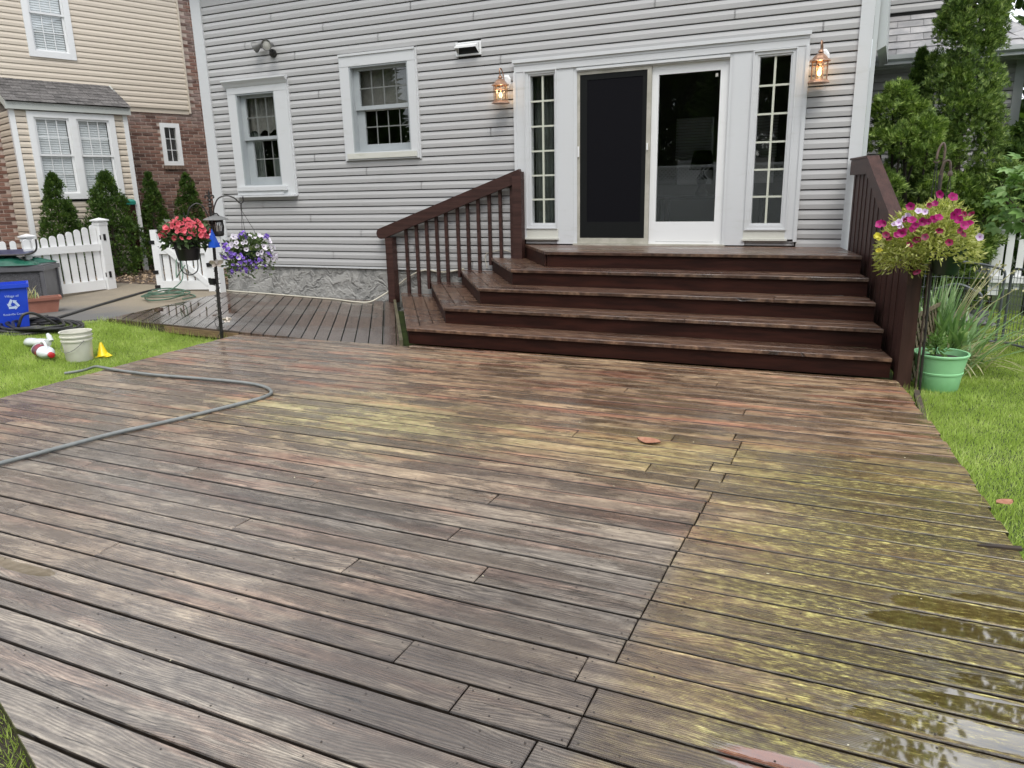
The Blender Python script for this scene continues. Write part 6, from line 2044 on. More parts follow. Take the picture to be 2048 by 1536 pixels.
# ------------------------------------------------------------------ hoses and cable
def line(name, label, cat, pts, r, mat, seg=8, n=6, end=None):
    o = emit(name, MB().tube(smooth_path(pts, n), r, seg), mat, None, smooth=True, origin=pts[0])
    return setp(o, label, cat)
hp = [(-4.55, -6.62), (-4.49, -6.30), (-4.45, -6.12), (-4.40, -5.88), (-4.34, -5.62), (-4.24, -5.36), (-4.15, -5.06), (-4.08, -4.80), (-4.04, -4.61), (-4.07, -4.47), (-4.21, -4.36), (-4.38, -4.305), (-4.61, -4.29), (-5.03, -4.31), (-5.5, -4.345), (-5.96, -4.33), (-6.20, -4.30)]
hose = [vec(x, y, 0.0145) for x, y in hp] + [vec(-6.40, -4.24, -0.005), vec(-6.58, -4.24, -0.055), vec(-6.72, -4.33, -0.075)]
line('garden_hose', 'grey garden hose curving across the deck boards from the lawn', 'hose', hose, 0.0132, M['hosegrey'], 10)
bh_ = [(-10.12, -0.23), (-10.11, -0.67), (-9.72, -1.62), (-9.28, -2.45), (-9.08, -2.85), (-8.92, -3.05)]
pts = [vec(x, y, gz(x, y) + 0.022) for x, y in bh_]
cx, cy = -8.72, -3.22
for k in range(1, 46):
    a = R(125 - k * 40)
    rr_ = 0.37 + 0.07 * math.sin(k * 1.3) - 0.0022 * k
    x, y = cx + rr_ * math.cos(a) * 1.12 + 0.03 * math.sin(k * 0.7), cy + rr_ * math.sin(a) * 1.05
    pts.append(vec(x, y, gz(x, y) + 0.022 + 0.016 * (k // 9) + 0.012 * math.sin(k * 2.1)))
line('black_hose', 'black rubber hose crossing the driveway and coiled in front of the blue bin', 'hose', pts, 0.017, M['hoseblack'], 8, 5)
line('black_hose', 'upright loop of black hose rising from the coil against the blue bin', 'hose', [vec(-8.92, -3.33, gz(-8.9, -3.3) + 0.03), vec(-8.90, -3.32, 0.12), vec(-8.88, -3.27, 0.215), vec(-8.83, -3.18, 0.225), vec(-8.76, -3.06, 0.13), vec(-8.68, -2.96, 0.02)], 0.017, M['hoseblack'], 8, 6)
line('black_hose', 'loose end of black hose arching onto the lawn beside the driveway', 'hose', [vec(-8.86, -2.96, -0.01), vec(-8.80, -2.78, 0.03), vec(-8.74, -2.62, 0.035), vec(-8.62, -2.47, 0.03), vec(-8.50, -2.46, -0.02)], 0.017, M['hoseblack'], 8, 6)
pts = []
for k in range(40):
    a = R(k * 36)
    rr_ = 0.33 + 0.05 * math.sin(k * 1.7) - 0.003 * k
    x, y = -9.30 + rr_ * math.cos(a) * 1.0 + 0.02 * math.sin(k), -0.86 + rr_ * math.sin(a) * 1.1
    pts.append(vec(x, y, gz(x, y) + 0.02 + 0.003 * k))
pts += [vec(-9.42, -0.42, 0.30), vec(-9.50, -0.33, 0.62), vec(-9.56, -0.30, 0.70), vec(-9.60, -0.33, 0.55), vec(-9.50, -0.45, 0.34), vec(-9.36, -0.52, 0.40), vec(-9.32, -0.42, 0.52)]
line('green_hose', 'green garden hose coiled on the ground and looped over the white gate', 'hose', pts, 0.0095, M['hosegreen'], 8, 5)
cp = [(-8.98, 0.0), (-8.79, -0.05), (-8.51, -0.06), (-8.09, -0.08), (-7.55, -0.12), (-7.04, -0.16), (-6.73, -0.18), (-6.35, -0.27), (-6.11, -0.22)]
pts = [vec(x, y, plz(x, y) + 0.010) for x, y in cp] + [vec(-5.98, -0.12, 0.12), vec(-5.80, -0.022, 0.24), vec(-5.55, -0.02, 0.40), vec(-5.30, -0.02, 0.49), vec(-5.0, -0.02, 0.47), vec(-4.7, -0.02, 0.52)]
line('cream_cable', 'cream cable lying along the stucco foundation and climbing behind the balusters', 'cable', pts, 0.011, M['cable'], 8, 6)
lp = [vec(-4.35, -0.03, 0.54), vec(-4.37, -0.03, 0.70), vec(-4.28, -0.03, 0.75), vec(-4.1, -0.03, 0.775), vec(-3.98, -0.03, 0.74), vec(-3.95, -0.03, 0.70)]
line('thin_cable', 'thin white cable looping behind the balusters near the door', 'cable', lp, 0.005, M['cable'], 6, 5)
def fleaf(label, x, y, z, rot, s):
    n = 8
    V, F = [], []
    for i in range(n + 1):
        t = i / n
        w = 0.30 * math.sin(math.pi * t) ** 0.8 + 0.005
        V += [(t - 0.5, -w, 0.05 + 0.10 * abs(t - 0.5)), (t - 0.5, 0, 0.0 + 0.05 * t), (t - 0.5, w, 0.07 + 0.08 * abs(t - 0.5))]
        if i:
            a = 3 * (i - 1)
            F += [(a, a + 3, a + 4, a + 1), (a + 1, a + 4, a + 5, a + 2)]
    fr = Matrix.Translation((x, y, z)) @ Matrix.Rotation(R(rot), 4, 'Z')
    mb = MB().add([fr @ Vector((v[0] * s, v[1] * s, v[2] * s)) for v in V], F)
    setp(emit('fallen_leaf', mb, M['orangeleaf'], None, smooth=True, frame=fr), label, 'leaf', 'fallen leaves')
fleaf('orange brown fallen leaf lying in the middle of the deck boards', -1.04, -4.55, 0.005, -12, 0.155)
fleaf('small orange brown fallen leaf at the right edge of the deck beside the lawn', 0.775, -4.76, -0.02, 40, 0.10)

# ------------------------------------------------------------------ flowers
def flower_mesh(lobes=5, depth=0.28, notch=0.16, k=4):
    n = lobes * k
    V = [(0, 0, -depth)]
    for i in range(n):
        a = 2 * math.pi * i / n
        V.append((0.45 * math.cos(a), 0.45 * math.sin(a), -0.10))
    for i in range(n):
        a = 2 * math.pi * i / n
        rr_ = 1 - notch * (0.5 + 0.5 * math.cos(lobes * a)) ** 2
        V.append((rr_ * math.cos(a), rr_ * math.sin(a), 0.06 * math.sin(lobes * a * 2) + 0.05))
    F = [(0, 1 + i, 1 + (i + 1) % n) for i in range(n)] + [(1 + i, 1 + n + i, 1 + n + (i + 1) % n, 1 + (i + 1) % n) for i in range(n)]
    return V, F
FV, FF = flower_mesh()
FSRC = {}
def flowers(root, places, mat, size, name='flower'):
    """places: list of (pos, outward)"""
    for p, d in places:
        d = Vector(d).normalized()
        q = d.to_track_quat('Z', 'Y').to_matrix().to_4x4() @ Matrix.Rotation(random.uniform(0, 6.28), 4, 'Z')
        s = size * random.uniform(0.75, 1.15)
        Mx = Matrix.Translation(Vector(p) - WM[root].translation) @ q @ Matrix.Diagonal((s, s * random.uniform(0.55, 1.0), s * random.uniform(0.8, 2.2), 1))
        if mat not in FSRC:
            o = emit(name, MB().add(FV, FF), mat, root, local=True, smooth=True)
            FSRC[mat] = o
            o.matrix_local = Mx
        else:
            o = inst(FSRC[mat], name, root, Mx)
def leaf_cloud(name, root, c, rx, rz, n, size, mat, down=0.0, shape=LEAF_V, faces=LEAF_F, hollow=0.5, kind='stuff', sq=1.0):
    u = unit(rng.normal(size=(n, 3)))
    u[:, 2] = np.where(u[:, 2] < -0.55, -u[:, 2], u[:, 2])
    rad = (hollow + (1.05 - hollow) * rng.random(n) ** 0.7)
    pos = np.array(c) + u * rad[:, None] * np.array([rx, rx, rz])
    pos[:, 2] -= down * (np.hypot(pos[:, 0] - c[0], pos[:, 1] - c[1]) / rx) ** 2 * rng.random(n)
    X, Y, Z = axes_from(u + rng.normal(0, 0.6, (n, 3)) + np.array([0, 0, 0.15]))
    V, F = scatter(shape, faces, pos, X, Y, Z, size * (0.6 + 0.8 * rng.random(n)))
    return np_mesh(name, V, F, mat, root, kind=kind)
def dome_places(c, rx, rz, n, lo=-0.2, hi=1.0, tilt=0.3, pr=(0, 0, 0), sector=None):
    out = []
    while len(out) < n:
        u = Vector((random.gauss(0, 1), random.gauss(0, 1), random.gauss(0, 1))).normalized()
        if not (lo < u.z < hi):
            continue
        if sector and u.dot(Vector(sector)) < 0.0:
            continue
        p = Vector(c) + Vector((u.x * rx, u.y * rx, u.z * rz)) * random.uniform(0.96, 1.10)
        out.append((p, u + Vector(pr) + Vector((random.gauss(0, tilt), random.gauss(0, tilt), random.gauss(0, tilt)))))
    return out

# ------------------------------------------------------------------ left shepherd pole with its hangings
PB = vec(-6.48, -2.575, -0.10)
PR = vec(0.694, 0.720, 0)
TOCAM = vec(0.720, -0.694, 0)
def pl(o, z, f=0.0):
    return vec(PB.x, PB.y, 0) + PR * o + TOCAM * f + vec(0, 0, z)
pole = thing('plant_pole', 'black iron plant pole with fleur-de-lis finial and curved arms at the deck corner', 'plant pole', tuple(PB))
def px_(z):
    return -0.012 + 0.05 * (z + 0.05) / 1.6
emit('shaft', MB().tube([pl(px_(z), z) for z in (-0.12, 0.4, 0.9, 1.42)], [0.019, 0.018, 0.017, 0.015], 10), M['blackmetal'], pole, smooth=True)
c = px_(1.45)
fin = MB().lathe([(0.014, 1.40), (0.026, 1.415), (0.014, 1.43), (0.020, 1.445), (0.010, 1.46), (0.018, 1.48), (0.008, 1.495)], pl(c, 0), 10)
fin.prism([pl(c + a, z, -0.006) for a, z in ((0.0, 1.49), (0.014, 1.525), (0.012, 1.55), (0.0, 1.60), (-0.012, 1.55), (-0.014, 1.525))], TOCAM * 0.012)
for sg in (1, -1):
    fin.tube(smooth_path([pl(c, 1.492), pl(c + sg * 0.016, 1.528), pl(c + sg * 0.036, 1.535), pl(c + sg * 0.046, 1.515), pl(c + sg * 0.036, 1.503)], 4), [0.007] * 16 + [0.004], 6)
fin.bar(pl(c - 0.026, 1.49), pl(c + 0.026, 1.49), 0.014, 0.014)
emit('finial', fin, M['blackmetal'], pole, smooth=True)
emit('arm', MB().tube(smooth_path([pl(px_(1.30) + 0.015, 1.25), pl(0.07, 1.40), pl(0.125, 1.50), pl(0.213, 1.527), pl(0.29, 1.50), pl(0.335, 1.452), pl(0.36, 1.447), pl(0.380, 1.465), pl(0.380, 1.515)], 5), 0.0075, 8), M['blackmetal'], pole, smooth=True)
emit('arm', MB().tube(smooth_path([pl(px_(1.30) - 0.012, 1.25), pl(-0.03, 1.40), pl(-0.10, 1.452), pl(-0.18, 1.40), pl(-0.205, 1.33), pl(-0.235, 1.32), pl(-0.245, 1.36)], 5), 0.0075, 8), M['blackmetal'], pole, smooth=True)
emit('collar', MB().lathe([(0.018, 1.22), (0.030, 1.235), (0.030, 1.27), (0.018, 1.29)], pl(px_(1.25), 0), 10), M['blackmetal'], pole, smooth=True)
emit('bracket', MB().tube(smooth_path([pl(0.03, 1.20, 0.01), pl(-0.05, 1.19, 0.02), pl(-0.09, 1.14, 0.02), pl(-0.06, 1.10, 0.02)], 4), 0.006, 6).tube(smooth_path([pl(0.03, 1.33, 0.01), pl(0.09, 1.34, 0.02), pl(0.11, 1.30, 0.02), pl(0.09, 1.27, 0.02)], 4), 0.006, 6), M['blackmetal'], pole, smooth=True)
# string of small lights wound round the shaft
wire = []
for k in range(90):
    z = 0.02 + 0.72 * k / 90
    a = k * 0.9
    wire.append(pl(px_(z) + math.cos(a) * (0.023 + 0.006 * math.sin(k * 1.7)), z + 0.01 * math.sin(k * 2.3), math.sin(a) * 0.024))
st = thing('string_light', 'black string of small bulbs wound round the lower part of the plant pole', 'string lights', tuple(pl(0, 0.4)))
emit('wire', MB().tube(wire, 0.0035, 5).tube(smooth_path([pl(0.0, 0.23, 0.02), pl(-0.06, 0.18, 0.03), pl(-0.055, 0.10, 0.03), pl(-0.01, 0.05, 0.03)], 5), 0.0035, 5).tube(smooth_path([pl(0.0, 0.05, 0.03), pl(-0.05, -0.02, 0.04), pl(-0.04, -0.07, 0.05), pl(0.02, -0.09, 0.05)], 5), 0.0035, 5), M['hoseblack'], st)
tips = MB()
for k in range(4, 90, 3):
    p = wire[k]
    d = (p - pl(px_(p.z), p.z)).normalized()
    tips.tube([p, p + d * 0.022 + vec(0, 0, 0.006)], [0.0045, 0.0025], 5)
emit('bulb', tips, M['hoseblack'], st, kind='stuff')
lt = setp(emit('light_clip', MB().box(-0.055, 0.0, -0.02, 0.02, -0.035, 0.035, Matrix.Translation(pl(-0.02, 0.60, 0.02))).box(-0.075, -0.056, -0.012, 0.012, -0.015, 0.040, Matrix.Translation(pl(-0.02, 0.60, 0.02))), M['black'], None, origin=pl(-0.02, 0.6)), 'small black box clipped to the shaft of the plant pole at knee height', 'clip')
# feeder-like hanging lantern
ln = thing('hanging_lantern', 'dark hanging lantern with wide shallow metal roof on the plant pole', 'lantern', tuple(pl(0.085, 1.10, -0.02)))
emit('roof', MB().lathe([(0.001, 1.335), (0.02, 1.33), (0.135, 1.278), (0.137, 1.272), (0.001, 1.276)][::-1], pl(0.075, 0, -0.02), 20), M['gunmetal'], ln, smooth=True)
emit('body', MB().lathe([(0.001, 1.09), (0.050, 1.095), (0.062, 1.12), (0.060, 1.145), (0.045, 1.15)], pl(0.085, 0, -0.02), 14), M['blackmetal'], ln, smooth=True)
emit('top_ring', MB().lathe([(0.050, 1.245), (0.066, 1.25), (0.060, 1.275)], pl(0.085, 0, -0.02), 14), M['blackmetal'], ln, smooth=True)
for i in range(10):
    a = 2 * math.pi * i / 10
    o = vec(math.cos(a), math.sin(a), 0) * 0.056
    emit('bar', MB().tube([pl(0.085, 1.145, -0.02) + o, pl(0.085, 1.20, -0.02) + o * 1.12, pl(0.085, 1.25, -0.02) + o], 0.006, 5), M['blackmetal'], ln)
emit('candle', MB().lathe([(0.030, 1.14), (0.030, 1.21), (0.001, 1.212)], pl(0.085, 0, -0.02), 12), M['clearorn'], ln, smooth=True)
# blue pyramid
bp0 = pl(0.020, 0.985, 0.14)
setp(emit('pyramid_ornament', MB().add([bp0 + PR * -0.066 + TOCAM * 0.035, bp0 + PR * 0.012 + TOCAM * 0.075, bp0 + PR * 0.070 + TOCAM * -0.02, bp0 + PR * -0.01 + TOCAM * -0.06, bp0 + PR * 0.0 + vec(0, 0, 0.20)],
     [(0, 1, 4), (1, 2, 4), (2, 3, 4), (3, 0, 4), (3, 2, 1, 0)]), M['blueorn'], None, origin=bp0), 'shiny blue pyramid ornament hanging at the front of the plant pole', 'ornament')
# clear butterfly and a pale bow lower down
def bow(label, o, z, s):
    V, F = [], []
    mb = MB()
    for a, l in ((20, 1.0), (160, 1.0), (-35, 0.7), (215, 0.7), (80, 0.6)):
        c_, s_ = math.cos(R(a)), math.sin(R(a))
        ring = []
        for i in range(10):
            t = 2 * math.pi * i / 10
            u, v = 0.5 + 0.5 * math.cos(t), 0.30 * math.sin(t)
            ring.append(pl(o + s * l * (u * c_ - v * s_), z + s * l * (u * s_ + v * c_), 0.045 + 0.02 * math.sin(t + a)))
        mb.tube(ring, 0.0045, 5, closed=True)
        mb.add(ring, [tuple(range(10))])
    return setp(emit('wing_ornament', mb, M['clearorn'], None, smooth=False, origin=pl(o, z)), label, 'ornament')
bow('clear glassy butterfly ornament on the plant pole below the blue pyramid', 0.025, 0.80, 0.075)
bow('small white bow tied low on the shaft of the plant pole', 0.065, 0.165, 0.05)

# red flowers in the black pot
RC = pl(-0.25, 0, 0.03)
rp_ = thing('flower_pot', 'black pot of coral red flowers with dark pointed leaves left of the plant pole', 'flower pot', tuple(RC + vec(0, 0, 0.85)))
emit('pot', MB().lathe([(0.001, 0.85), (0.105, 0.852), (0.112, 0.87), (0.142, 1.035), (0.152, 1.037), (0.152, 1.058), (0.138, 1.058), (0.135, 1.03), (0.001, 1.025)], RC, 24), M['black'], rp_, smooth=True)
emit('support', MB().tube([RC + PR * 0.14 + vec(0, 0, 0.98), pl(0.0, 0.98, 0.02)], 0.007, 6).tube([RC + vec(0.155 * math.cos(a), 0.155 * math.sin(a), 0.985) for a in [i * 0.5236 for i in range(12)]], 0.006, 6, closed=True), M['blackmetal'], rp_)
emit('hanging_stem', MB().tube(smooth_path([RC + PR * -0.09 + vec(0, 0, 0.86), RC + PR * -0.09 + vec(0, 0, 0.75), RC + PR * -0.02 + vec(0, 0, 0.69), RC + PR * 0.07 + vec(0, 0, 0.73), RC + PR * 0.09 + vec(0, 0, 0.86)], 5), 0.006, 6).tube([RC + PR * -0.03 + vec(0, 0, 0.86), RC + PR * -0.02 + vec(0, 0, 0.70)], 0.005, 6), M['hoseblack'], rp_)
leaf_cloud('foliage', rp_, RC + vec(0, 0, 1.11), 0.235, 0.16, 560, 0.075, M['darkfol'], 0.02, hollow=0.35)
flowers(rp_, dome_places(RC + vec(0, 0, 1.09), 0.25, 0.205, 75, 0.02, 1.0, 0.3, tuple(TOCAM * 0.35), tuple(TOCAM)) + dome_places(RC + vec(0, 0, 1.09), 0.245, 0.20, 45, 0.2, 1.0, 0.3, tuple(TOCAM * 0.25)), M['f_red'], 0.0325)

# purple and white hanging basket
BK = pl(0.37, 0, 0.0)
hb = thing('hanging_basket', 'hanging basket of white and violet petunias on the right arm of the plant pole', 'hanging basket', tuple(BK + vec(0, 0, 0.8)))
emit('basket', MB().lathe([(0.001, 0.78), (0.10, 0.79), (0.15, 0.90), (0.16, 0.93), (0.14, 0.92)], BK, 20), M['darkgreen'], hb, smooth=True)
emit('hanger', MB().tube(smooth_path([pl(0.36, 1.45), pl(0.352, 1.42), pl(0.350, 1.36)], 4), 0.007, 6).tube([pl(0.350, 1.37), pl(0.335, 1.15), BK + PR * -0.13 + vec(0, 0, 0.93)], 0.0028, 5).tube([pl(0.350, 1.37), pl(0.46, 1.15), BK + PR * 0.15 + vec(0, 0, 0.93)], 0.0028, 5).tube([pl(0.350, 1.37), pl(0.36, 1.15, 0.08), BK + TOCAM * 0.15 + vec(0, 0, 0.93)], 0.0028, 5), M['blackmetal'], hb)
leaf_cloud('foliage', hb, BK + vec(0, 0, 0.93), 0.265, 0.17, 1100, 0.045, M['midfol'], 0.26, hollow=0.3)
leaf_cloud('foliage', hb, BK + PR * -0.08 + vec(0, 0, 0.78), 0.16, 0.10, 260, 0.04, M['midfol'], 0.18, hollow=0.3)
fw_ = tuple(TOCAM * 0.5)
whites = dome_places(BK + vec(0, 0, 0.92), 0.275, 0.18, 62, -0.45, 0.95, 0.25, fw_)
whites += dome_places(BK + PR * 0.17 + vec(0, 0, 0.86), 0.14, 0.15, 22, -0.8, 0.9, 0.25, fw_, tuple(TOCAM))
flowers(hb, whites, M['f_white'], 0.031)
for cc, n_, rr_ in ((pl(0.15, 0.93, 0.16), 22, 0.085), (pl(0.28, 0.83, 0.24), 26, 0.10), (pl(0.36, 0.76, 0.20), 16, 0.08), (pl(0.10, 0.99, 0.12), 8, 0.04), (pl(0.46, 0.78, 0.20), 18, 0.07), (pl(0.335, 1.09, 0.10), 14, 0.05), (pl(0.585, 1.07, 0.05), 8, 0.025), (pl(0.56, 0.86, 0.10), 8, 0.05), (pl(0.21, 0.74, 0.18), 10, 0.06)):
    flowers(hb, [(p, d) for p, d in dome_places(cc, rr_, rr_, n_, -0.8, 1.0, 0.25, fw_)], M['f_purple'], 0.021)

# ------------------------------------------------------------------ right shepherd hooks and the big basket
QB = vec(0.555, -2.47, -0.10)
QR = vec(0.9945, -0.105, 0)
QC = vec(-0.105, -0.9945, 0)
def ql(o, z, f=0.0):
    return vec(QB.x - 0.01, QB.y, 0) + QR * o + QC * f + vec(0, 0, z)
hk = thing('shepherd_hook', 'tall thin black shepherd hook carrying the magenta flower basket beside the green pot', 'plant hook', tuple(QB))
emit('shaft', MB().tube([ql(0.012, -0.12), ql(0.004, 0.4), ql(-0.006, 0.84), ql(-0.018, 1.30), ql(-0.022, 1.55)], 0.0095, 8), M['blackmetal'], hk, smooth=True)
emit('hook', MB().tube(smooth_path([ql(-0.022, 1.55), ql(-0.010, 1.62), ql(0.010, 1.648), ql(0.030, 1.64), ql(0.038, 1.60), ql(0.040, 1.565)], 5), 0.0085, 8).lathe([(0.001, 1.535), (0.016, 1.545), (0.017, 1.565), (0.010, 1.578)], ql(0.040, 0), 10), M['rustmetal'], hk, smooth=True)
h2 = thing('shepherd_hook', 'second rusty hook just behind, its curved top higher than the flower basket hook', 'plant hook', tuple(ql(-0.02, -0.1, -0.10)))
emit('shaft', MB().tube([ql(-0.02, -0.12, -0.10), ql(-0.025, 0.8, -0.10), ql(-0.012, 1.66, -0.10)], 0.009, 8), M['rustmetal'], h2, smooth=True)
emit('hook', MB().tube(smooth_path([ql(-0.012, 1.66, -0.10), ql(-0.012, 1.73, -0.10), ql(-0.026, 1.775, -0.10), ql(-0.048, 1.74, -0.09), ql(-0.058, 1.68, -0.08), ql(-0.055, 1.66, -0.08)], 5), 0.0085, 8).tube([ql(-0.055 + 0.02 * math.cos(a), 1.655 - 0.016 * math.sin(a), -0.08) for a in [i * 0.6 for i in range(6)]], 0.005, 6), M['rustmetal'], h2, smooth=True)
emit('hanger', MB().tube([ql(-0.06, 1.65, -0.08), ql(-0.062, 1.50, -0.06), ql(-0.066, 1.30, -0.04)], 0.0028, 5).tube([ql(-0.052, 1.65, -0.08), ql(-0.045, 1.50, -0.05), ql(-0.03, 1.30, -0.02)], 0.0028, 5), M['blackmetal'], h2)
MBc = ql(-0.02, 0, 0.06)
mbk = thing('hanging_basket', 'large overflowing basket of magenta petunias and lime foliage in a dark green pot', 'hanging basket', tuple(MBc + vec(0, 0, 0.85)))
emit('basket', MB().lathe([(0.001, 0.845), (0.075, 0.848), (0.085, 0.87), (0.118, 1.02), (0.122, 1.06), (0.105, 1.05)], ql(0.085, 0, 0.05), 24), M['darkgreen'], mbk, smooth=True)
emit('hanger', MB().tube([ql(0.04, 1.55), ql(0.03, 1.40), ql(-0.02, 1.06, 0.10)], 0.0028, 5).tube([ql(0.04, 1.55), ql(0.055, 1.42), ql(0.18, 1.06, 0.02)], 0.0028, 5), M['blackmetal'], mbk)
NARROW = [(0, 0, 0), (-0.14, 0.5, 0.04), (0, 1, -0.10), (0.14, 0.5, 0.04)]
leaf_cloud('foliage', mbk, MBc + vec(-0.03, 0, 1.13), 0.31, 0.20, 4200, 0.044, M['limefol'], 0.12, NARROW, LEAF_F, 0.25)
leaf_cloud('foliage', mbk, ql(-0.21, 0.98, 0.06), 0.165, 0.19, 1500, 0.045, M['limefol'], 0.06, NARROW, LEAF_F, 0.2)
leaf_cloud('foliage', mbk, ql(0.22, 1.03, 0.0), 0.075, 0.16, 420, 0.042, M['limefol'], 0.06, NARROW, LEAF_F, 0.2)
leaf_cloud('foliage', mbk, ql(0.03, 1.27, 0.0), 0.13, 0.11, 420, 0.05, M['limefol'], 0.0, NARROW, LEAF_F, 0.2)
leaf_cloud('foliage', mbk, ql(0.03, 1.04, 0.14), 0.12, 0.05, 120, 0.06, M['limefol'], 0.08, hollow=0.2)
blades('stem', mbk, ql(0.0, 1.12, 0.02), 70, 0.22, 0.36, 0.004, M['dryleaf'], 1.0, 0.08, 0.9, 0.6)
fw2 = tuple(QC * 0.7)
def spots(lst, f0=0.15):
    out = []
    for o, z in lst:
        f = 0.06 + 0.31 * math.sqrt(max(0.0, 1 - ((o + 0.04) / 0.38) ** 2 - ((z - 1.10) / 0.34) ** 2)) + random.uniform(-0.01, 0.03)
        out.append((ql(o, z, f), QC + QR * random.uniform(-0.6, 0.6) + vec(0, 0, random.uniform(-0.2, 0.8))))
    return out
def pxs(lst):
    """offsets measured in the basket's own width (0..1) and height (0..1)"""
    return [(-0.40 + 0.68 * u, 1.43 - 0.60 * v) for u, v in lst]
flowers(mbk, spots(pxs([(0.045, 0.36), (0.09, 0.35), (0.33, 0.15), (0.36, 0.30), (0.40, 0.36), (0.38, 0.40), (0.46, 0.32), (0.51, 0.32), (0.56, 0.29), (0.60, 0.27), (0.58, 0.02), (0.70, 0.05), (0.55, 0.12), (0.755, 0.22), (0.78, 0.30), (0.73, 0.25), (0.83, 0.36), (0.87, 0.34), (0.28, 0.45), (0.24, 0.47)])), M['f_magenta'], 0.032)
flowers(mbk, spots(pxs([(0.30, 0.42), (0.16, 0.52), (0.13, 0.48), (0.43, 0.52), (0.50, 0.49), (0.62, 0.42), (0.37, 0.58), (0.72, 0.55), (0.82, 0.24), (0.88, 0.24), (0.80, 0.42), (0.83, 0.46), (0.46, 0.91), (0.50, 0.14), (0.30, 0.30)]), 0.16), M['f_dark'], 0.028)
flowers(mbk, spots(pxs([(0.20, 0.35), (0.24, 0.33), (0.28, 0.29), (0.32, 0.26), (0.41, 0.20), (0.47, 0.21), (0.26, 0.38), (0.98, 0.50)]), 0.08), M['f_lilac'], 0.028)
flowers(mbk, spots(pxs([(0.02, 0.51), (0.04, 0.49), (0.06, 0.53), (0.07, 0.50), (0.07, 0.67), (0.09, 0.66)]), 0.10), M['f_yellow'], 0.022)

# ------------------------------------------------------------------ mint green pot
TP = vec(0.70, -2.19, gz(0.7, -2.19))
gpt = thing('garden_pot', 'mint green plastic pot with a small feathery seedling beside the stairs', 'plant pot', tuple(TP))
emit('pot', MB().lathe([(0.001, 0.0), (0.135, 0.0), (0.146, 0.015), (0.163, 0.14), (0.168, 0.142), (0.170, 0.155), (0.166, 0.158), (0.188, 0.278), (0.197, 0.284), (0.200, 0.296), (0.196, 0.304), (0.184, 0.302), (0.176, 0.25)], TP, 40), M['greenpot'], gpt, smooth=True)
emit('soil', MB().lathe([(0.001, 0.262), (0.10, 0.258), (0.178, 0.252)], TP, 20), M['potsoil'], gpt, smooth=True)
leaf_cloud('seedling', gpt, TP + vec(-0.04, -0.02, 0.34), 0.065, 0.10, 300, 0.05, M['fig'], 0.02, NARROW, LEAF_F, 0.1, kind=None)
emit('stem', MB().tube([TP + vec(-0.04, -0.02, 0.25), TP + vec(-0.04, -0.02, 0.40)], 0.004, 5), M['twig'], gpt)

# ------------------------------------------------------------------ clump of sword leaves behind the pot
ic = (0.85, -1.25, -0.1)
ir = thing('sword_plant', 'clump of long pale green sword leaves with dry flower stalks behind the green pot', 'plant', ic)
blades('leaf', ir, ic, 150, 0.50, 0.88, 0.032, M['iris'], 0.62, 0.10, 0.75, 1.0, (0.02, 0.0, 0))
blades('leaf', ir, (0.70, -1.25, -0.1), 130, 0.60, 0.95, 0.014, M['iris'], 0.30, 0.06, 0.2, 1.0, (0.12, 0, 0))
blades('leaf', ir, (0.88, -1.35, -0.1), 70, 0.40, 0.70, 0.020, M['dryleaf'], 1.0, 0.10, 0.95, 0.7, (0.10, -0.1, 0))
blades('leaf', ir, (0.85, -1.60, -0.08), 14, 0.70, 0.95, 0.034, M['iris'], 0.6, 0.08, 0.35, 0.9, (0.8, -0.15, 0))
stalk = MB()
pod = []
for k in range(11):
    a = random.uniform(-0.1, 0.9)
    e = Vector(ic) + vec(random.uniform(0.10, 0.50), random.uniform(-0.25, 0.2), random.uniform(0.62, 0.92))
    b0 = Vector(ic) + vec(random.uniform(-0.05, 0.05), random.uniform(-0.05, 0.05), 0)
    m = (b0 + e) / 2 + vec(-0.05, 0, 0.08)
    stalk.tube(smooth_path([b0, m, e], 5), 0.0035, 5)
    for q in range(5):
        pod.append(e + vec(random.gauss(0, 0.022), random.gauss(0, 0.02), random.gauss(0, 0.02)))
emit('flower_stalk', stalk, M['dryleaf'], ir)
pod = np.array([tuple(p) for p in pod])
X, Y, Z = axes_from(rng.normal(size=(len(pod), 3)))
V, F = scatter(LEAF_V, LEAF_F, pod, X, Y, Z, np.full(len(pod), 0.030))
np_mesh('seed_head', V, F, M['dryleaf'], ir, kind='stuff')

# ------------------------------------------------------------------ metal pet pen panels
def pen_panel(label, a, b, h, bars_h, bars_v, arch=0.0, r=0.013):
    a, b = Vector(a), Vector(b)
    root = thing('pen_panel', label, 'pet pen', tuple((a + b) / 2))
    d = (b - a).normalized()
    L = (b - a).length
    def q(s, z):
        return a + d * s + vec(0, 0, z)
    c = 0.06
    pts = [q(0, 0.02), q(0, h - c)] + [q(c * (1 - math.cos(t)), h - c + c * math.sin(t) + arch * 0) for t in (0.5, 1.0, 1.5708)]
    nseg = 10
    pts += [q(c + (L - 2 * c) * i / nseg, h + arch * math.sin(math.pi * i / nseg)) for i in range(1, nseg)]
    pts += [q(L - c * (1 - math.cos(t)), h - c + c * math.sin(t)) for t in (1.5708, 1.0, 0.5)] + [q(L, h - c), q(L, 0.02)]
    emit('frame', MB().tube(pts, r, 8).tube([q(0, 0.04), q(L, 0.04)], r * 0.9, 8), M['penmetal'], root, smooth=True)
    for i in range(1, bars_h):
        z = h * i / bars_h
        emit('cross_wire', MB().tube([q(0, z), q(L, z)], 0.0028, 5), M['penmetal'], root)
    for i in range(1, bars_v):
        s = L * i / bars_v
        emit('upright_wire', MB().tube([q(s, 0.04), q(s, h + arch * math.sin(math.pi * s / L))], 0.0025, 5), M['penmetal'], root)
    return root
PA = (1.375, -0.15, -0.1)
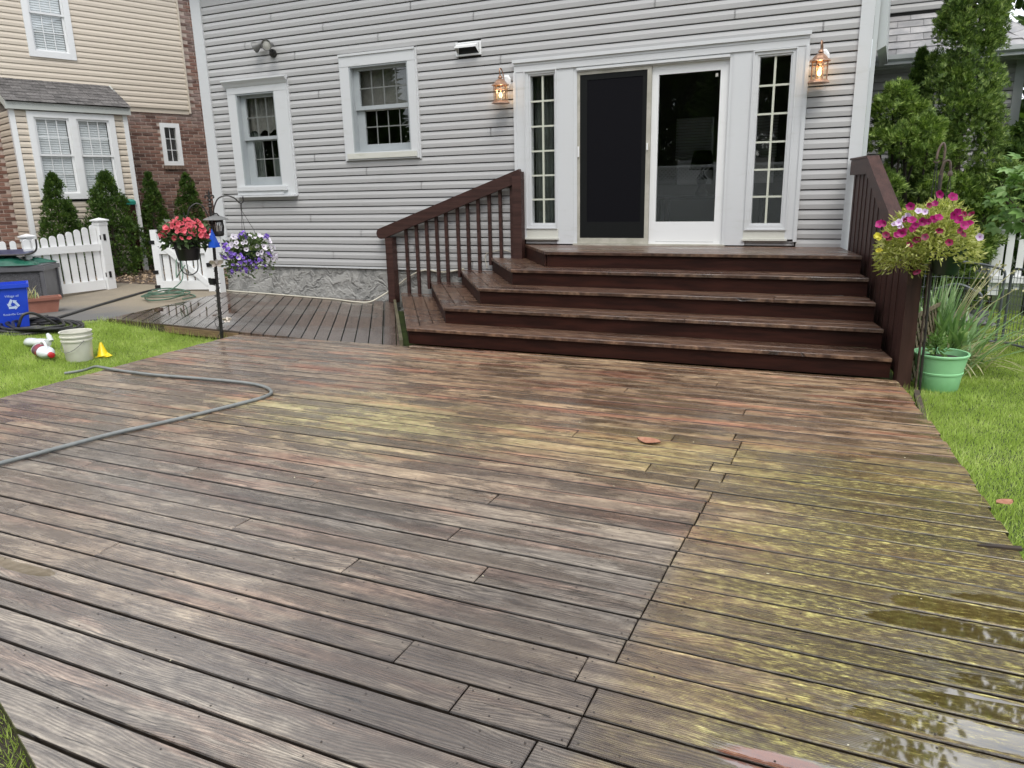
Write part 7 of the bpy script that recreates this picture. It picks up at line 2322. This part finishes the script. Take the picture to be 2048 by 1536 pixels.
pen_panel('grey metal pet pen panel with gently arched top behind the sword leaves', (0.60, 0.02, -0.1), PA, 0.77, 7, 16, 0.05)
pen_panel('grey metal pet pen panel leaving the right edge of the picture', (1.43, -0.14, -0.1), (1.80, -0.75, -0.1), 0.77, 9, 18, 0.0)
pen_panel('low arched grey pet gate inside the pen behind the dry flower stalks', (0.80, 0.30, -0.1), (1.24, 0.12, -0.1), 0.50, 2, 3, 0.06, 0.015)

# white picket panel and shed wall bits beyond the pen
wg = thing('white_garden_gate', 'white wooden garden gate under the broad leaves at the right edge', 'gate', (1.62, 0.85, -0.1))
for i, x in enumerate((1.44, 1.545, 1.65, 1.755, 1.86)):
    emit('picket', MB().box(x - (0.05 if i == 0 else 0.032), x + (0.05 if i == 0 else 0.032), 0.84, 0.862, 0.28 if i == 0 else 0.35, 1.26 if i == 0 else 1.10), M['white'], wg)
for z in (0.42, 0.98):
    emit('rail', MB().box(1.40, 1.95, 0.80, 0.838, z, z + 0.075), M['white'], wg)
sb = thing('stone_pile', 'heap of grey fieldstones on the lawn behind the pen', 'stones', (1.10, 0.95, -0.1))
for k in range(34):
    c_ = vec(random.uniform(0.75, 1.5), random.uniform(0.75, 1.25), -0.1 + random.uniform(0.02, 0.16))
    s_ = random.uniform(0.05, 0.10)
    prof = [(0.001, -0.6 * s_), (s_ * 0.7, -0.4 * s_), (s_, 0.0), (s_ * 0.75, 0.42 * s_), (0.001, 0.55 * s_)]
    mbk_ = MB().lathe(prof, (0, 0, 0), 7, None, random.uniform(0.8, 1.3), random.uniform(0.7, 1.1), random.uniform(0, 6))
    mbk_.v = [tuple(Vector(v) * random.uniform(0.9, 1.1) + c_) for v in mbk_.v]
    emit('stone', mbk_, M['stone'], sb, origin=c_)

# broad-leaved plant leaning in from the right edge
fg = thing('broad_leaved_shrub', 'shrub with broad lobed pale green leaves leaning in from the right edge', 'shrub', (1.62, -0.62, -0.1))
LV, LF = [], []
for a, l in ((-75, 0.62), (-38, 0.85), (0, 1.0), (38, 0.85), (75, 0.62)):
    c_, s_ = math.sin(R(a)), math.cos(R(a))
    n = len(LV)
    w = 0.20
    LV += [(0, 0.05, 0), (c_ * l * 0.6 - s_ * w, s_ * l * 0.6 + c_ * w + 0.05, 0.06), (c_ * l, s_ * l + 0.05, -0.06), (c_ * l * 0.6 + s_ * w, s_ * l * 0.6 - c_ * w + 0.05, 0.06)]
    LF.append((n, n + 1, n + 2, n + 3))
npos = 130
u = unit(rng.normal(size=(npos, 3)))
pos = np.array([1.46, -0.65, 1.38]) + u * np.array([0.42, 0.42, 0.42]) * (0.45 + 0.55 * rng.random((npos, 1)))
pos[:, 2] = np.maximum(pos[:, 2], 1.02 + 0.1 * rng.random(npos))
X, Y, Z = axes_from(u * 0.6 + np.array([-0.2, -0.4, 0.0]) + rng.normal(0, 0.4, (npos, 3)), np.tile(np.array([[0.0, -0.35, 1.0]]), (npos, 1)) + rng.normal(0, 0.35, (npos, 3)))
V, F = scatter(LV, LF, pos, X, Y, Z, 0.085 + 0.05 * rng.random(npos))
np_mesh('foliage', V, F, M['fig'], fg)
br_ = MB().tube(smooth_path([(1.85, -0.5, -0.1), (1.72, -0.55, 0.6), (1.55, -0.6, 1.0), (1.36, -0.64, 1.16), (1.22, -0.66, 1.32)], 5), [0.03 - 0.001 * i for i in range(21)], 7)
for k in range(9):
    e = Vector(pos[k * 11])
    br_.tube([(1.50, -0.61, 1.05), ((1.48 + e.x) / 2, (-0.62 + e.y) / 2, (1.1 + e.z) / 2), e], [0.012, 0.008, 0.003], 5)
emit('branch', br_, M['bark'], fg)

# ------------------------------------------------------------------ what the door glass mirrors: fence and evergreens behind the viewer
vf = thing('vinyl_fence', 'white vinyl fence with lattice top mirrored in the glass of the patio door', 'fence', (0, -12.6, 0))
FY = -12.6
x = -6.0
while x < 6.0:
    emit('post', MB().box(x - 0.06, x + 0.06, FY - 0.06, FY + 0.06, -0.1, 2.16), M['white'], vf)
    emit('fence_panel', MB().box(x + 0.07, x + 2.33, FY - 0.02, FY + 0.02, -0.05, 1.60), M['white'], vf)
    emit('rail', MB().box(x + 0.061, x + 2.339, FY - 0.035, FY + 0.035, 1.61, 1.70).box(x + 0.061, x + 2.339, FY - 0.035, FY + 0.035, 2.03, 2.10), M['white'], vf)
    lt = MB()
    c = -0.4
    while c < 2.4:
        for fam in (1, -1):
            pts = [(c, 1.70), (c + 0.33, 2.03)] if fam > 0 else [(c, 2.03), (c + 0.33, 1.70)]
            if pts[0][0] > 0.06 and pts[1][0] < 2.33:
                lt.bar((x + pts[0][0], FY + 0.006 * fam, pts[0][1]), (x + pts[1][0], FY + 0.006 * fam, pts[1][1]), 0.008, 0.035)
        c += 0.11
    emit('lattice', lt, M['white'], vf, kind='stuff')
    x += 2.4
hedge = []
HV, HF, off = [], [], 0
for k in range(15):
    cx_, cy_ = (-13 + k * 3.3, -17.5 + random.uniform(-1.5, 1.5)) if k < 9 else (-17 - (k - 9) * 4.2, -14 - (k - 9) * 1.2 + random.uniform(-1, 1))
    n = 2600
    hgt, rr_ = random.uniform(8.0, 11.5), random.uniform(1.9, 2.6)
    t = rng.random(n) ** 0.9
    az = rng.random(n) * 6.283
    rad = rr_ * (1 - t) ** 0.6 * (0.6 + 0.45 * rng.random(n)) + 0.05
    pos = np.stack([cx_ + rad * np.cos(az), cy_ + rad * np.sin(az), -0.1 + t * hgt], 1)
    X, Y, Z = axes_from(np.stack([np.cos(az), np.sin(az), 0.4 + rng.normal(0, 0.4, n)], 1))
    V, F = scatter(LOBES_V, LOBES_F, pos, X, Y, Z, 0.55 + 0.35 * rng.random(n))
    HV.append(V)
    HF.append(F + off)
    off += len(V)
setp(np_mesh('far_trees', np.concatenate(HV), np.concatenate(HF), M['tree'], None, kind='stuff'), 'dark mass of trees mirrored in the door glass', 'trees')
# thicket that closes the garden on the right, beyond the wing
HV, HF, off = [], [], 0
for k in range(10):
    cx_, cy_ = 2.5 + k * 1.3 + random.uniform(-0.3, 0.3), 5.5 + 0.25 * k + random.uniform(-0.8, 0.8)
    n = 2600
    u = unit(rng.normal(size=(n, 3)))
    hh, rr_ = random.uniform(1.4, 2.4), random.uniform(0.9, 1.3)
    pos = np.array([cx_, cy_, hh * 0.9]) + u * np.array([rr_, rr_, hh]) * (0.6 + 0.45 * rng.random((n, 1)))
    pos[:, 2] = np.maximum(pos[:, 2], -0.08)
    X, Y, Z = axes_from(u + rng.normal(0, 0.7, (n, 3)))
    V, F = scatter(LEAF_V, LEAF_F, pos, X, Y, Z, 0.16 + 0.12 * rng.random(n))
    HV.append(V)
    HF.append(F + off)
    off += len(V)
setp(np_mesh('thicket', np.concatenate(HV), np.concatenate(HF), M['tree'], None, kind='stuff'), 'leafy thicket closing the garden behind the white gate', 'trees')
